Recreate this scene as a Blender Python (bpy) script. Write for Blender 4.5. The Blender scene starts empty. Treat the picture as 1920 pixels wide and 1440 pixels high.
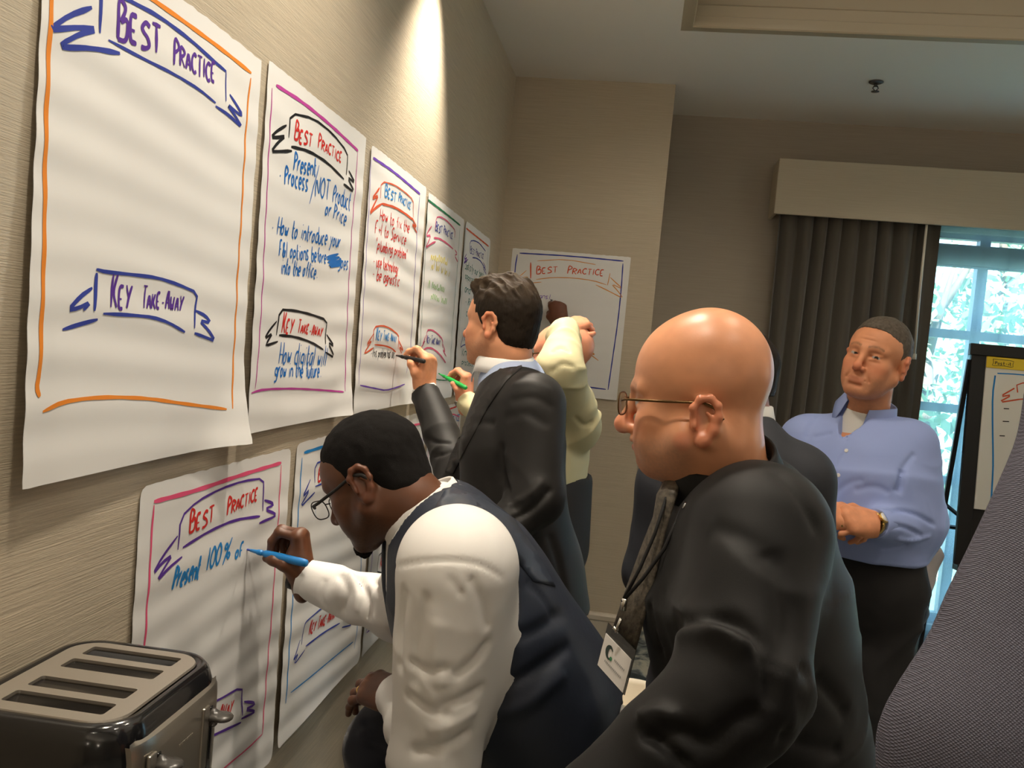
import bpy, bmesh, math, random
import numpy as np
from mathutils import Vector, Matrix
from mathutils.bvhtree import BVHTree
from mathutils.geometry import delaunay_2d_cdt

C = bpy.context.scene.collection
rng = random.Random(7)
V3 = lambda *a: np.array(a, dtype=float)
def nrm(v):
    v = np.asarray(v, dtype=float)
    return v / (np.linalg.norm(v) + 1e-12)

# ------------------------------------------------------------------ camera
FPX = 1636.17
CAM = V3(0.7987, 0.0, 1.60)
YAW, PITCH, ROLL = math.radians(8.0793), math.radians(-2.528), math.radians(5.385)
FW = V3(-math.sin(YAW) * math.cos(PITCH), math.cos(YAW) * math.cos(PITCH), math.sin(PITCH))
_r = V3(math.cos(YAW), math.sin(YAW), 0)
_u = np.cross(_r, FW)
RT = math.cos(ROLL) * _r + math.sin(ROLL) * _u
UP = -math.sin(ROLL) * _r + math.cos(ROLL) * _u
cam_data = bpy.data.cameras.new('camera')
cam_data.sensor_width = 36.0
cam_data.lens = FPX / 1920 * 36.0
cam_data.clip_start = 0.05
cam = bpy.data.objects.new('camera', cam_data)
C.objects.link(cam)
cam.matrix_world = Matrix(((RT[0], UP[0], -FW[0], CAM[0]), (RT[1], UP[1], -FW[1], CAM[1]), (RT[2], UP[2], -FW[2], CAM[2]), (0, 0, 0, 1)))
bpy.context.scene.camera = cam

# ------------------------------------------------------------------ world, sun, lamps, exposure
sc = bpy.context.scene
sc.view_settings.view_transform = 'Standard'
sc.view_settings.look = 'None'
sc.view_settings.gamma = 1.0
sc.view_settings.use_curve_mapping = False
sc.view_settings.exposure = 0.0
world = bpy.data.worlds.new('world')
sc.world = world
world.use_nodes = True
bg = world.node_tree.nodes['Background']
bg.inputs[0].default_value = (0.66, 0.86, 1.0, 1)
bg.inputs[1].default_value = 7.0

def lamp(name, kind, loc, energy, color, **kw):
    d = bpy.data.lights.new(name, kind)
    d.energy = energy
    d.color = color
    for k, v in kw.items():
        if k not in ('rot', 'aim'):
            setattr(d, k, v)
    o = bpy.data.objects.new(name, d)
    C.objects.link(o)
    o.location = loc
    if 'aim' in kw:
        o.rotation_euler = (Vector(kw['aim']) - Vector(loc)).to_track_quat('-Z', 'Y').to_euler()
    return o
WARM = (1.0, 0.88, 0.72)
lamp('sun_lamp', 'SUN', (3, -6, 9), 60.0, (1.0, 0.95, 0.86), angle=0.02, aim=(4.2, 6, 0))
# recessed downlight close to the left wall (makes the bright scallop)
lamp('downlight_scallop', 'SPOT', (0.20, 2.95, 3.02), 210, WARM, spot_size=math.radians(74), spot_blend=0.85, shadow_soft_size=0.035, aim=(0.10, 2.75, 1.4))
# other recessed downlights of the soffit
for (x, y, e) in ((0.46, 1.72, 92), (0.48, 0.80, 56), (0.60, -1.1, 40), (2.2, 4.3, 16)):
    lamp('downlight', 'SPOT', (x, y, 3.02), e, WARM, spot_size=math.radians(128), spot_blend=0.9, shadow_soft_size=0.05, aim=(x - 0.02, y, 0))
# lamps inside the coffer: downlights and an added ambient fill
for (x, y, e) in ((1.7, 0.5, 28), (1.5, 1.7, 30), (3.0, 1.6, 24), (3.2, -0.3, 24)):
    lamp('downlight', 'SPOT', (x, y, 3.34), e, WARM, spot_size=math.radians(120), spot_blend=0.9, shadow_soft_size=0.05, aim=(x, y, 0))
for (x, y, e) in ((6.2, -1.2, 60), (6.2, 3.4, 60), (2.4, -3.7, 60), (0.4, -3.2, 40)):      # unseen lamps added out of view to brighten the ceiling
    lamp('ceiling_fill', 'SPOT', (x, y, 1.95), e, WARM, spot_size=math.radians(150), spot_blend=0.6, shadow_soft_size=0.08, aim=(x * 0.8 + 0.5, y * 0.8, 3.03))
    lamp('ceiling_fill', 'POINT', (x, y, 2.05), 5, WARM, shadow_soft_size=0.12)
lamp('downlight', 'SPOT', (1.40, 2.9, 3.34), 78, WARM, spot_size=math.radians(80), spot_blend=1.0, shadow_soft_size=0.22, aim=(0.75, 4.68, 0.9))
lamp('coffer_fill', 'AREA', (3.2, 1.5, 3.36), 24, (1.0, 0.86, 0.68), shape='RECTANGLE', size=4.2, size_y=4.2, aim=(3.2, 1.5, 0))  # unseen area fill, added to raise the soft ambient light of the room
# ------------------------------------------------------------------ helpers
def ray(px, py):
    return FW + RT * (px - 960) / FPX - UP * (py - 720) / FPX
def at(px, py, D):
    return CAM + ray(px, py) * D
def onx(px, py, x):
    v = ray(px, py)
    return CAM + v * (x - CAM[0]) / v[0]
def ony(px, py, y):
    v = ray(px, py)
    return CAM + v * (y - CAM[1]) / v[1]
def onz(px, py, z):
    v = ray(px, py)
    return CAM + v * (z - CAM[2]) / v[2]

BASE = {}
def mesh_obj(name, verts, faces, mats, parent=None, base=(0, 0, 0), mi=None, smooth=True, col=None):
    """one mesh object; verts are world coordinates"""
    base = BASE[parent.name] if parent is not None else np.array(base, dtype=float)
    vv = np.asarray(verts, dtype=float) - base
    me = bpy.data.meshes.new(name)
    me.from_pydata(vv.tolist(), [], [tuple(int(i) for i in f) for f in faces])
    if not isinstance(mats, (list, tuple)):
        mats = [mats]
    for m in mats:
        me.materials.append(m)
    if mi is not None:
        me.polygons.foreach_set('material_index', np.asarray(mi, dtype=np.int32))
    if smooth:
        me.polygons.foreach_set('use_smooth', np.ones(len(me.polygons), dtype=bool))
    if col is not None:
        a = me.color_attributes.new('Col', 'FLOAT_COLOR', 'POINT')
        a.data.foreach_set('color', np.hstack([col, np.ones((len(col), 1))]).astype(np.float32).ravel())
    me.update()
    o = bpy.data.objects.new(name, me)
    C.objects.link(o)
    if parent is not None:
        o.parent = parent
        BASE[o.name] = base
    else:
        o.location = base
        BASE[o.name] = base
    return o
def empty(name, loc):
    o = bpy.data.objects.new(name, None)
    C.objects.link(o)
    o.location = loc
    BASE[o.name] = np.array(loc, dtype=float)
    return o
def tag(o, label=None, cat=None, group=None, kind=None):
    if label: o['label'] = label
    if cat: o['category'] = cat
    if group: o['group'] = group
    if kind: o['kind'] = kind
    return o

class MB:
    """collects simple solids as one mesh"""
    def __init__(s):
        s.v, s.f, s.m = [], [], []
    def add(s, v, f, m=0):
        n = len(s.v)
        s.v += [list(p) for p in v]
        s.f += [[i + n for i in q] for q in f]
        s.m += [m] * len(f)
        return s
    def box(s, lo, hi, m=0, M=None):
        x0, y0, z0 = lo; x1, y1, z1 = hi
        v = [(x0, y0, z0), (x1, y0, z0), (x1, y1, z0), (x0, y1, z0), (x0, y0, z1), (x1, y0, z1), (x1, y1, z1), (x0, y1, z1)]
        if M is not None: v = [M(p) for p in v]
        return s.add(v, [(0, 3, 2, 1), (4, 5, 6, 7), (0, 1, 5, 4), (1, 2, 6, 5), (2, 3, 7, 6), (3, 0, 4, 7)], m)
    def bbox(s, lo, hi, b=0.004, m=0, M=None, seg=2):
        bm = bmesh.new()
        bmesh.ops.create_cube(bm, size=1)
        lo, hi = np.array(lo, float), np.array(hi, float)
        for v in bm.verts:
            v.co = Vector((lo + hi) / 2 + np.array(v.co) * (hi - lo))
        bmesh.ops.bevel(bm, geom=bm.edges[:], offset=b, segments=seg, affect='EDGES', profile=0.5)
        bm.verts.index_update()
        vv = [tuple(v.co) for v in bm.verts]
        if M is not None: vv = [M(p) for p in vv]
        s.add(vv, [[v.index for v in f.verts] for f in bm.faces], m)
        bm.free()
        return s
    def tube(s, pts, r, n=8, m=0, cap=True, closed=False, flat=None):
        pts = [np.array(p, float) for p in pts]
        k = len(pts)
        rr = r if hasattr(r, '__len__') else [r] * k
        up = None
        base = len(s.v)
        for i, p in enumerate(pts):
            if closed:
                t = nrm(pts[(i + 1) % k] - pts[i - 1])
            else:
                t = nrm(pts[min(i + 1, k - 1)] - pts[max(i - 1, 0)])
            if up is None:
                up = nrm(np.cross(t, (0.31, 0.17, 0.93))) if flat is None else nrm(np.array(flat, float) - t * (np.array(flat, float) @ t))
            up = nrm(up - t * (up @ t))
            w = np.cross(t, up)
            for j in range(n):
                a = 2 * math.pi * j / n
                ru, rw = (rr[i] if not hasattr(rr[i], '__len__') else rr[i][0]), (rr[i] if not hasattr(rr[i], '__len__') else rr[i][1])
                s.v.append(list(p + up * math.cos(a) * ru + w * math.sin(a) * rw))
        for i in range(k if closed else k - 1):
            i2 = (i + 1) % k
            for j in range(n):
                j2 = (j + 1) % n
                s.f.append([base + i * n + j, base + i * n + j2, base + i2 * n + j2, base + i2 * n + j]); s.m.append(m)
        if cap and not closed:
            s.f.append([base + j for j in range(n)][::-1]); s.m.append(m)
            s.f.append([base + (k - 1) * n + j for j in range(n)]); s.m.append(m)
        return s
    def lathe(s, c, axis, prof, n=24, m=0):
        """prof: list of (radius, height along axis)"""
        axis = nrm(axis)
        pts = [np.array(c, float) + axis * h for r, h in prof]
        a = nrm(np.cross(axis, (0.3, 0.9, 0.2))); b = np.cross(axis, a)
        base = len(s.v)
        for (r, h), p in zip(prof, pts):
            for j in range(n):
                t = 2 * math.pi * j / n
                s.v.append(list(p + (a * math.cos(t) + b * math.sin(t)) * max(r, 1e-5)))
        for i in range(len(prof) - 1):
            for j in range(n):
                j2 = (j + 1) % n
                s.f.append([base + i * n + j, base + i * n + j2, base + (i + 1) * n + j2, base + (i + 1) * n + j]); s.m.append(m)
        s.f.append([base + j for j in range(n)][::-1]); s.m.append(m)
        s.f.append([base + (len(prof) - 1) * n + j for j in range(n)]); s.m.append(m)
        return s
    def grid(s, pts, m=0, flip=False):
        """pts: 2-D list of points"""
        base = len(s.v)
        R, Q = len(pts), len(pts[0])
        for row in pts:
            s.v += [list(p) for p in row]
        for i in range(R - 1):
            for j in range(Q - 1):
                q = [base + i * Q + j, base + i * Q + j + 1, base + (i + 1) * Q + j + 1, base + (i + 1) * Q + j]
                s.f.append(q[::-1] if flip else q); s.m.append(m)
        return s
    def build(s, name, mats, parent=None, base=(0, 0, 0), smooth=False):
        return mesh_obj(name, s.v, s.f, mats, parent, base, s.m, smooth)

# ------------------------------------------------------------------ materials
def mat(name, color, rough=0.6, metal=0.0, spec=0.5, bump=None, var=None, vcol=False, alpha=None, emit=None, aniso=None, sheen=None, coat=None, sss=None, trans=None, ior=None):
    """bump: (scale xyz, strength, distance) noise bump; var: (scale xyz, amount) brightness noise"""
    m = bpy.data.materials.new(name)
    m.use_nodes = True
    nt = m.node_tree
    b = nt.nodes['Principled BSDF']
    b.inputs['Base Color'].default_value = (*color, 1)
    b.inputs['Roughness'].default_value = rough
    b.inputs['Metallic'].default_value = metal
    b.inputs['Specular IOR Level'].default_value = spec
    if sheen: b.inputs['Sheen Weight'].default_value = sheen
    if coat: b.inputs['Coat Weight'].default_value = coat
    if trans: b.inputs['Transmission Weight'].default_value = trans
    if ior: b.inputs['IOR'].default_value = ior
    if alpha is not None: b.inputs['Alpha'].default_value = alpha
    if sss:
        b.inputs['Subsurface Weight'].default_value = sss
        b.inputs['Subsurface Radius'].default_value = (0.012, 0.005, 0.003)
        b.inputs['Subsurface Scale'].default_value = 1.0
    tc = nt.nodes.new('ShaderNodeTexCoord')
    colsock = None
    if vcol:
        a = nt.nodes.new('ShaderNodeVertexColor'); a.layer_name = 'Col'
        colsock = a.outputs[0]
    def noise(scale, detail=3.0, rgh=0.55):
        mp = nt.nodes.new('ShaderNodeMapping'); mp.inputs['Scale'].default_value = scale
        nt.links.new(tc.outputs['Object'], mp.inputs[0])
        n = nt.nodes.new('ShaderNodeTexNoise'); n.inputs['Scale'].default_value = 1.0
        n.inputs['Detail'].default_value = detail; n.inputs['Roughness'].default_value = rgh
        nt.links.new(mp.outputs[0], n.inputs['Vector'])
        return n
    if var:
        n = noise(var[0])
        mr = nt.nodes.new('ShaderNodeMapRange'); mr.inputs[1].default_value = 0.25; mr.inputs[2].default_value = 0.75
        mr.inputs[3].default_value = 1 - var[1]; mr.inputs[4].default_value = 1 + var[1]
        nt.links.new(n.outputs[0], mr.inputs[0])
        mx = nt.nodes.new('ShaderNodeVectorMath'); mx.operation = 'SCALE'
        if colsock: nt.links.new(colsock, mx.inputs[0])
        else: mx.inputs[0].default_value = color
        nt.links.new(mr.outputs[0], mx.inputs['Scale'])
        colsock = mx.outputs[0]
    if colsock: nt.links.new(colsock, b.inputs['Base Color'])
    if bump:
        prev = None
        for bs in (bump if isinstance(bump, list) else [bump]):
            n = noise(bs[0])
            bp = nt.nodes.new('ShaderNodeBump'); bp.inputs['Strength'].default_value = bs[1]; bp.inputs['Distance'].default_value = bs[2]
            nt.links.new(n.outputs[0], bp.inputs['Height'])
            if prev: nt.links.new(prev.outputs[0], bp.inputs['Normal'])
            prev = bp
        nt.links.new(prev.outputs[0], b.inputs['Normal'])
    return m

def weave(name, color, scale, rough=0.8, strength=0.6, dist=0.001, contrast=0.25, spec=0.2):
    """two crossed wave bands: visible woven cloth"""
    m = mat(name, color, rough, spec=spec)
    nt = m.node_tree; b = nt.nodes['Principled BSDF']
    tc = nt.nodes.new('ShaderNodeTexCoord')
    outs = []
    for ax in ((1, 0.25, 1), (-1, 0.25, 1)):
        mp = nt.nodes.new('ShaderNodeMapping'); mp.inputs['Scale'].default_value = [scale * a for a in ax]
        nt.links.new(tc.outputs['Object'], mp.inputs[0])
        w = nt.nodes.new('ShaderNodeTexWave'); w.bands_direction = 'DIAGONAL'; w.inputs['Scale'].default_value = 1.0
        w.inputs['Distortion'].default_value = 0.6; w.inputs['Detail'].default_value = 1.0
        nt.links.new(mp.outputs[0], w.inputs['Vector']); outs.append(w.outputs['Fac'])
    mul = nt.nodes.new('ShaderNodeMath'); mul.operation = 'MULTIPLY'
    nt.links.new(outs[0], mul.inputs[0]); nt.links.new(outs[1], mul.inputs[1])
    bp = nt.nodes.new('ShaderNodeBump'); bp.inputs['Strength'].default_value = strength; bp.inputs['Distance'].default_value = dist
    nt.links.new(mul.outputs[0], bp.inputs['Height']); nt.links.new(bp.outputs[0], b.inputs['Normal'])
    mr = nt.nodes.new('ShaderNodeMapRange'); mr.inputs[3].default_value = 1 - contrast; mr.inputs[4].default_value = 1 + contrast
    nt.links.new(mul.outputs[0], mr.inputs[0])
    mx = nt.nodes.new('ShaderNodeVectorMath'); mx.operation = 'SCALE'; mx.inputs[0].default_value = color
    nt.links.new(mr.outputs[0], mx.inputs['Scale']); nt.links.new(mx.outputs[0], b.inputs['Base Color'])
    return m

M = {}
WALLC = (0.50, 0.43, 0.325)
M['wall'] = mat('grasscloth', WALLC, 0.42, spec=0.55, var=((3, 5, 260), 0.16), bump=[((4, 7, 420), 0.32, 0.003), ((60, 60, 260), 0.25, 0.002)])
M['wall_end'] = mat('grasscloth_end', WALLC, 0.6, spec=0.3, var=((5, 3, 260), 0.10), bump=[((7, 4, 420), 0.4, 0.003)])
M['wall_back'] = mat('wall_paint', (0.36, 0.31, 0.25), 0.6, spec=0.3, var=((5, 3, 200), 0.06))
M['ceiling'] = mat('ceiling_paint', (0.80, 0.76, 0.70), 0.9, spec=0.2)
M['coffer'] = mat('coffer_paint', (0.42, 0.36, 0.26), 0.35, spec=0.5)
M['base'] = mat('baseboard_paint', (0.52, 0.46, 0.37), 0.45)
M['paper'] = mat('paper', (0.77, 0.765, 0.75), 0.65, spec=0.25)
INK = {}
for k, c in dict(orange=(0.78, 0.25, 0.03), indigo=(0.035, 0.055, 0.33), purple=(0.10, 0.035, 0.30), magenta=(0.50, 0.06, 0.33), black=(0.012, 0.012, 0.014),
                 red=(0.62, 0.03, 0.025), blue=(0.012, 0.14, 0.48), sky=(0.02, 0.24, 0.62), redor=(0.66, 0.10, 0.035), green=(0.02, 0.18, 0.08), lime=(0.30, 0.55, 0.20), yellow=(0.80, 0.68, 0.13),
                 pink=(0.78, 0.10, 0.22), rose=(0.62, 0.10, 0.20), tan=(0.72, 0.30, 0.08), teal=(0.03, 0.20, 0.18), violet=(0.15, 0.06, 0.45)).items():
    INK[k] = mat('ink_' + k, c, 0.6, spec=0.25)
# ------------------------------------------------------------------ the setting
def struct(mb, name, mats, smooth=False):
    o = mb.build(name, mats, smooth=smooth)
    o['kind'] = 'structure'
    return o
YE, XB, YB, ZC = 4.68, 0.847, 5.25, 3.035     # end wall, its outer corner, window wall, ceiling
M['carpet'] = mat('carpet', (0.2, 0.2, 0.2), 0.95, spec=0.1)
def carpet_nodes():
    nt = M['carpet'].node_tree; b = nt.nodes['Principled BSDF']
    tc = nt.nodes.new('ShaderNodeTexCoord')
    n1 = nt.nodes.new('ShaderNodeTexNoise'); n1.inputs['Scale'].default_value = 7.0; n1.inputs['Detail'].default_value = 5; n1.inputs['Distortion'].default_value = 1.2
    nt.links.new(tc.outputs['Object'], n1.inputs['Vector'])
    r = nt.nodes.new('ShaderNodeValToRGB')
    e = r.color_ramp.elements
    e[0].position = 0.38; e[0].color = (0.045, 0.055, 0.06, 1)
    e[1].position = 0.62; e[1].color = (0.42, 0.40, 0.33, 1)
    k = e.new(0.47); k.color = (0.16, 0.18, 0.18, 1)
    k = e.new(0.53); k.color = (0.30, 0.31, 0.27, 1)
    nt.links.new(n1.outputs[0], r.inputs[0]); nt.links.new(r.outputs[0], b.inputs['Base Color'])
    n2 = nt.nodes.new('ShaderNodeTexNoise'); n2.inputs['Scale'].default_value = 400
    nt.links.new(tc.outputs['Object'], n2.inputs['Vector'])
    bp = nt.nodes.new('ShaderNodeBump'); bp.inputs['Strength'].default_value = 0.6; bp.inputs['Distance'].default_value = 0.004
    nt.links.new(n2.outputs[0], bp.inputs['Height']); nt.links.new(bp.outputs[0], b.inputs['Normal'])
carpet_nodes()
struct(MB().box((-0.2, -4.2, -0.12), (6.7, YB + 0.25, 0.0)), 'floor', M['carpet'])
struct(MB().box((-0.15, -4.2, 0), (0, YE, ZC)), 'wall_left', M['wall'])
struct(MB().box((-0.15, YE, 0), (XB, YB + 0.2, ZC)), 'wall_end', M['wall_end'])
WX0, WX1, WZ0, WZ1 = 2.33, 4.95, 0.24, 2.47          # window opening
mb = MB().box((XB, YB, 0), (WX0, YB + 0.2, ZC)).box((WX1, YB, 0), (6.7, YB + 0.2, ZC)).box((WX0, YB, 0), (WX1, YB + 0.2, WZ0)).box((WX0, YB, WZ1), (WX1, YB + 0.2, ZC))
struct(mb, 'wall_back', M['wall_back'])
struct(MB().box((6.5, -4.2, 0), (6.7, YB + 0.2, ZC)), 'wall_right', M['wall_back'])
struct(MB().box((-0.15, -4.2, 0), (6.7, -4.0, ZC)), 'wall_front', M['wall_back'])
# ceiling: soffit ring with a recessed coffer
CX0, CX1, CY0, CY1, CZ = 0.886, 5.6, -0.9, 3.87, ZC + 0.34
mb = MB()
g_ = 0.05
mb.box((-0.15, -4.2, ZC), (CX0 - g_, YB + 0.25, ZC + 0.10)).box((CX1 + g_, -4.2, ZC), (6.7, YB + 0.25, ZC + 0.10))
mb.box((CX0 - g_, -4.2, ZC), (CX1 + g_, CY0 - g_, ZC + 0.10)).box((CX0 - g_, CY1 + g_, ZC), (CX1 + g_, YB + 0.25, ZC + 0.10))
mb.box((CX0 - 0.1, CY0 - 0.1, CZ), (CX1 + 0.1, CY1 + 0.1, CZ + 0.1))
struct(mb, 'ceiling', M['ceiling'])
# coffer sides with stepped moulding
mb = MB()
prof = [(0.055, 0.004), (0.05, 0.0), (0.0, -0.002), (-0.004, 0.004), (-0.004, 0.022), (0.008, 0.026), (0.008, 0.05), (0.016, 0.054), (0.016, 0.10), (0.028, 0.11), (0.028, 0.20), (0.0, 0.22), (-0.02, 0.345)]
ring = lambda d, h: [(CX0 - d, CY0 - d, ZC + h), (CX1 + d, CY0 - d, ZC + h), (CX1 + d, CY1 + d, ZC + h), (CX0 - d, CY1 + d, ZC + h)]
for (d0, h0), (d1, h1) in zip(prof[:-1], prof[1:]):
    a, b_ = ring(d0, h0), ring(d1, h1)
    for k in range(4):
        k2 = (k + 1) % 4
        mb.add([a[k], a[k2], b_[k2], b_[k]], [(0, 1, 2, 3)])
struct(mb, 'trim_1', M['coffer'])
# baseboards: tall board with cap and shoe steps
def baseboard(name, pts):
    mb = MB()
    prof = [(0.0, 0.215), (0.012, 0.212), (0.020, 0.200), (0.020, 0.178), (0.014, 0.170), (0.014, 0.078), (0.022, 0.070), (0.024, 0.0), (0.0, 0.0)]
    for (x0, y0, nx, ny), (x1, y1, mx, my) in zip(pts[:-1], pts[1:]):
        rows = [[(x0 + nx * d, y0 + ny * d, h), (x1 + mx * d, y1 + my * d, h)] for d, h in prof]
        mb.grid(rows)
    struct(mb, name, M['base'])
baseboard('baseboard_left', [(0, -4, 1, 0), (0, YE, 1, -1)])
baseboard('baseboard_end', [(0, YE, 1, -1), (XB, YE, 1, -1), (XB, YB, 1, -1)])
baseboard('baseboard_back', [(XB, YB, 1, -1), (WX0 - 0.1, YB, 0, -1)])

# window: dark bronze frame, mullions, panes
M['bronze'] = mat('bronze_frame', (0.10, 0.12, 0.14), 0.45, 0.3)
M['glass'] = mat('window_glass', (0.9, 0.97, 1.0), 0.02, trans=1.0, ior=1.02, spec=0.1)
win = empty('window_1', ((WX0 + WX1) / 2, YB + 0.08, WZ0)); win['kind'] = 'structure'
mb = MB()
y0, y1 = YB + 0.05, YB + 0.11
mb.box((WX0, y0, WZ0), (WX0 + 0.05, y1, WZ1)).box((WX1 - 0.05, y0, WZ0), (WX1, y1, WZ1)).box((WX0, y0, WZ0), (WX1, y1, WZ0 + 0.05)).box((WX0, y0, WZ1 - 0.03), (WX1, y1, WZ1))
xs = [WX0 + 0.34, WX0 + 1.02, WX0 + 1.70, WX0 + 2.28]
for x in xs: mb.box((x - 0.028, y0, WZ0), (x + 0.028, y1, WZ1))
for z in (2.33, 1.90, 1.475, 1.06, 0.62): mb.box((WX0, y0 + 0.005, z - 0.025), (WX1, y1 - 0.005, z + 0.025))
mb.build('window_frame', M['bronze'], win)
MB().box((WX0 + 0.02, YB + 0.075, WZ0 + 0.02), (WX1 - 0.02, YB + 0.081, WZ1 - 0.02)).build('pane', M['glass'], win)
MB().box((WX0 - 0.05, YB - 0.03, WZ0 - 0.035), (WX1 + 0.05, YB + 0.05, WZ0)).build('window_sill', M['base'], win)
# rolled shade in the head of the window
M['shade'] = mat('roller_shade', (0.20, 0.22, 0.24), 0.8)
sh = empty('roller_shade', ((WX0 + WX1) / 2, YB + 0.02, 2.28)); tag(sh, 'dark roller shade drawn just below the top of the window', 'window shade')
mb = MB(); mb.box((WX0 + 0.03, YB + 0.022, 2.285), (WX1 - 0.03, YB + 0.026, 2.405)); mb.build('shade_cloth', M['shade'], sh)
mb = MB().tube([(WX0 + 0.03, YB + 0.024, 2.283), (WX1 - 0.03, YB + 0.024, 2.283)], 0.009); mb.build('hem_bar', M['bronze'], sh)

# valance box, heavy drape, sheer, draw wand
M['valance'] = mat('valance_cloth', (0.50, 0.44, 0.34), 0.75, spec=0.2, var=((4, 4, 220), 0.06), bump=[((6, 6, 380), 0.3, 0.002)])
mb = MB()
VX0, VX1, VY, VZ0, VZ1 = 1.455, 5.4, 5.02, 2.463, 2.768
mb.bbox((VX0, VY, VZ0), (VX1, VY + 0.018, VZ1), 0.004).bbox((VX0, VY + 0.016, VZ0), (VX0 + 0.018, YB - 0.002, VZ1), 0.004).bbox((VX1 - 0.018, VY + 0.016, VZ0), (VX1, YB - 0.002, VZ1), 0.004)
mb.bbox((VX0 + 0.005, VY + 0.01, VZ1 - 0.02), (VX1 - 0.005, YB - 0.002, VZ1 - 0.004), 0.002)
v = mb.build('curtain_valance', M['valance']); tag(v, 'long beige fabric box valance over the window curtains', 'valance')
def pleated(x0, x1, y, z0, z1, amp, per, seed, nper=9, ph=0.0, th=0.004):
    r = random.Random(seed)
    n = int((x1 - x0) / per * nper)
    rows = []
    ph_j = [r.uniform(-0.7, 0.7) for _ in range(60)]; am_j = [r.uniform(0.6, 1.15) for _ in range(60)]
    zs = np.linspace(z1, z0, 14)
    for z in zs:
        k = (z1 - z) / (z1 - z0)
        row = []
        for i in range(n + 1):
            t = i / n
            u = t * (x1 - x0) / per
            c = int(u) % 58
            f = u - int(u)
            pj = ph_j[c] * (1 - f) + ph_j[c + 1] * f; aj = am_j[c] * (1 - f) + am_j[c + 1] * f
            a = 2 * math.pi * u + pj + ph
            yy = y + amp * aj * (0.75 + 0.4 * k) * (math.sin(a) + 0.25 * math.sin(2 * a + 1.0))
            xx = x0 + t * (x1 - x0) + 0.35 * amp * math.cos(a) + 0.012 * math.sin(3 * k + c)
            row.append((xx, yy, z))
        rows.append(row)
    mb = MB().grid(rows)
    back = [[(p[0], p[1] + th, p[2]) for p in row] for row in rows]
    mb.grid(back, flip=True)
    return mb
M['drape'] = mat('drape', (0.085, 0.074, 0.059), 0.75, spec=0.3, sheen=0.3, bump=[((500, 500, 60), 0.3, 0.001)])
d = pleated(1.485, 2.24, 5.10, 0.03, 2.52, 0.034, 0.088, 3).build('drape', M['drape'], base=(1.87, 5.10, 0.03), smooth=True)
tag(d, 'heavy dark taupe pleated curtain hanging left of the window', 'curtain')
d = pleated(2.235, 2.372, 5.165, 0.03, 2.52, 0.012, 0.09, 5).build('drape', M['drape'], base=(2.3, 5.165, 0.03), smooth=True)
tag(d, 'narrow dark curtain edge between the pleated drape and the bright glass', 'curtain')
M['sheer'] = bpy.data.materials.new('sheer')
def sheer_nodes():
    m = M['sheer']; m.use_nodes = True; nt = m.node_tree
    nt.nodes.clear()
    out = nt.nodes.new('ShaderNodeOutputMaterial')
    tr = nt.nodes.new('ShaderNodeBsdfTransparent'); tr.inputs[0].default_value = (0.86, 0.96, 1.0, 1)
    tl = nt.nodes.new('ShaderNodeBsdfTranslucent'); tl.inputs[0].default_value = (0.50, 0.74, 0.92, 1)
    df = nt.nodes.new('ShaderNodeBsdfDiffuse'); df.inputs[0].default_value = (0.55, 0.68, 0.76, 1)
    m1 = nt.nodes.new('ShaderNodeMixShader'); m1.inputs[0].default_value = 0.4
    nt.links.new(tl.outputs[0], m1.inputs[1]); nt.links.new(df.outputs[0], m1.inputs[2])
    m2 = nt.nodes.new('ShaderNodeMixShader'); m2.inputs[0].default_value = 0.28
    nt.links.new(tr.outputs[0], m2.inputs[1]); nt.links.new(m1.outputs[0], m2.inputs[2])
    nt.links.new(m2.outputs[0], out.inputs[0])
sheer_nodes()
d = pleated(2.36, 5.2, 5.175, 0.02, 2.52, 0.014, 0.13, 11, th=0.0).build('sheer_curtain', M['sheer'], base=(3.7, 5.175, 0.02), smooth=True)
tag(d, 'thin bluish sheer curtain hanging in front of the window panes', 'curtain')
M['wand'] = mat('wand', (0.62, 0.58, 0.50), 0.4)
w_ = MB().tube([(2.268, 5.045, 2.50), (2.272, 5.045, 2.1), (2.282, 5.045, 1.735)], 0.007).tube([(2.282, 5.045, 1.76), (2.283, 5.045, 1.73)], 0.011).tube([(2.268, 5.045, 2.49), (2.268, 5.10, 2.52), (2.268, 5.165, 2.52)], 0.006).build('curtain_wand', M['wand'], base=(2.28, 5.045, 1.73), smooth=True)
tag(w_, 'slim pale draw wand hanging beside the dark curtain edge', 'curtain wand')

# fire sprinkler on the soffit
M['chrome'] = mat('chrome', (0.55, 0.55, 0.56), 0.2, 1.0)
M['dark_metal'] = mat('dark_metal', (0.10, 0.10, 0.11), 0.35, 0.8)
sp = onz(1643, 153, ZC)
s_ = empty('fire_sprinkler', tuple(sp)); tag(s_, 'small metal fire sprinkler head under the ceiling', 'sprinkler')
MB().lathe(sp - V3(0, 0, 0.001), (0, 0, -1), [(0.034, 0), (0.034, 0.004), (0.022, 0.010), (0.010, 0.012)]).build('escutcheon', M['dark_metal'], s_, smooth=True)
mb = MB().lathe(sp - V3(0, 0, 0.012), (0, 0, -1), [(0.008, 0), (0.008, 0.012)], 12)
for s in (-1, 1): mb.tube([sp + V3(s * 0.007, 0, -0.022), sp + V3(s * 0.013, 0, -0.032), sp + V3(0, 0, -0.046)], 0.003, 6)
mb.build('body', M['dark_metal'], s_, smooth=True)
mb = MB().lathe(sp - V3(0, 0, 0.046), (0, 0, -1), [(0.004, 0), (0.019, 0.001), (0.019, 0.003), (0.004, 0.004)], 20)
mb.build('deflector', M['dark_metal'], s_, smooth=True)

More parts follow.
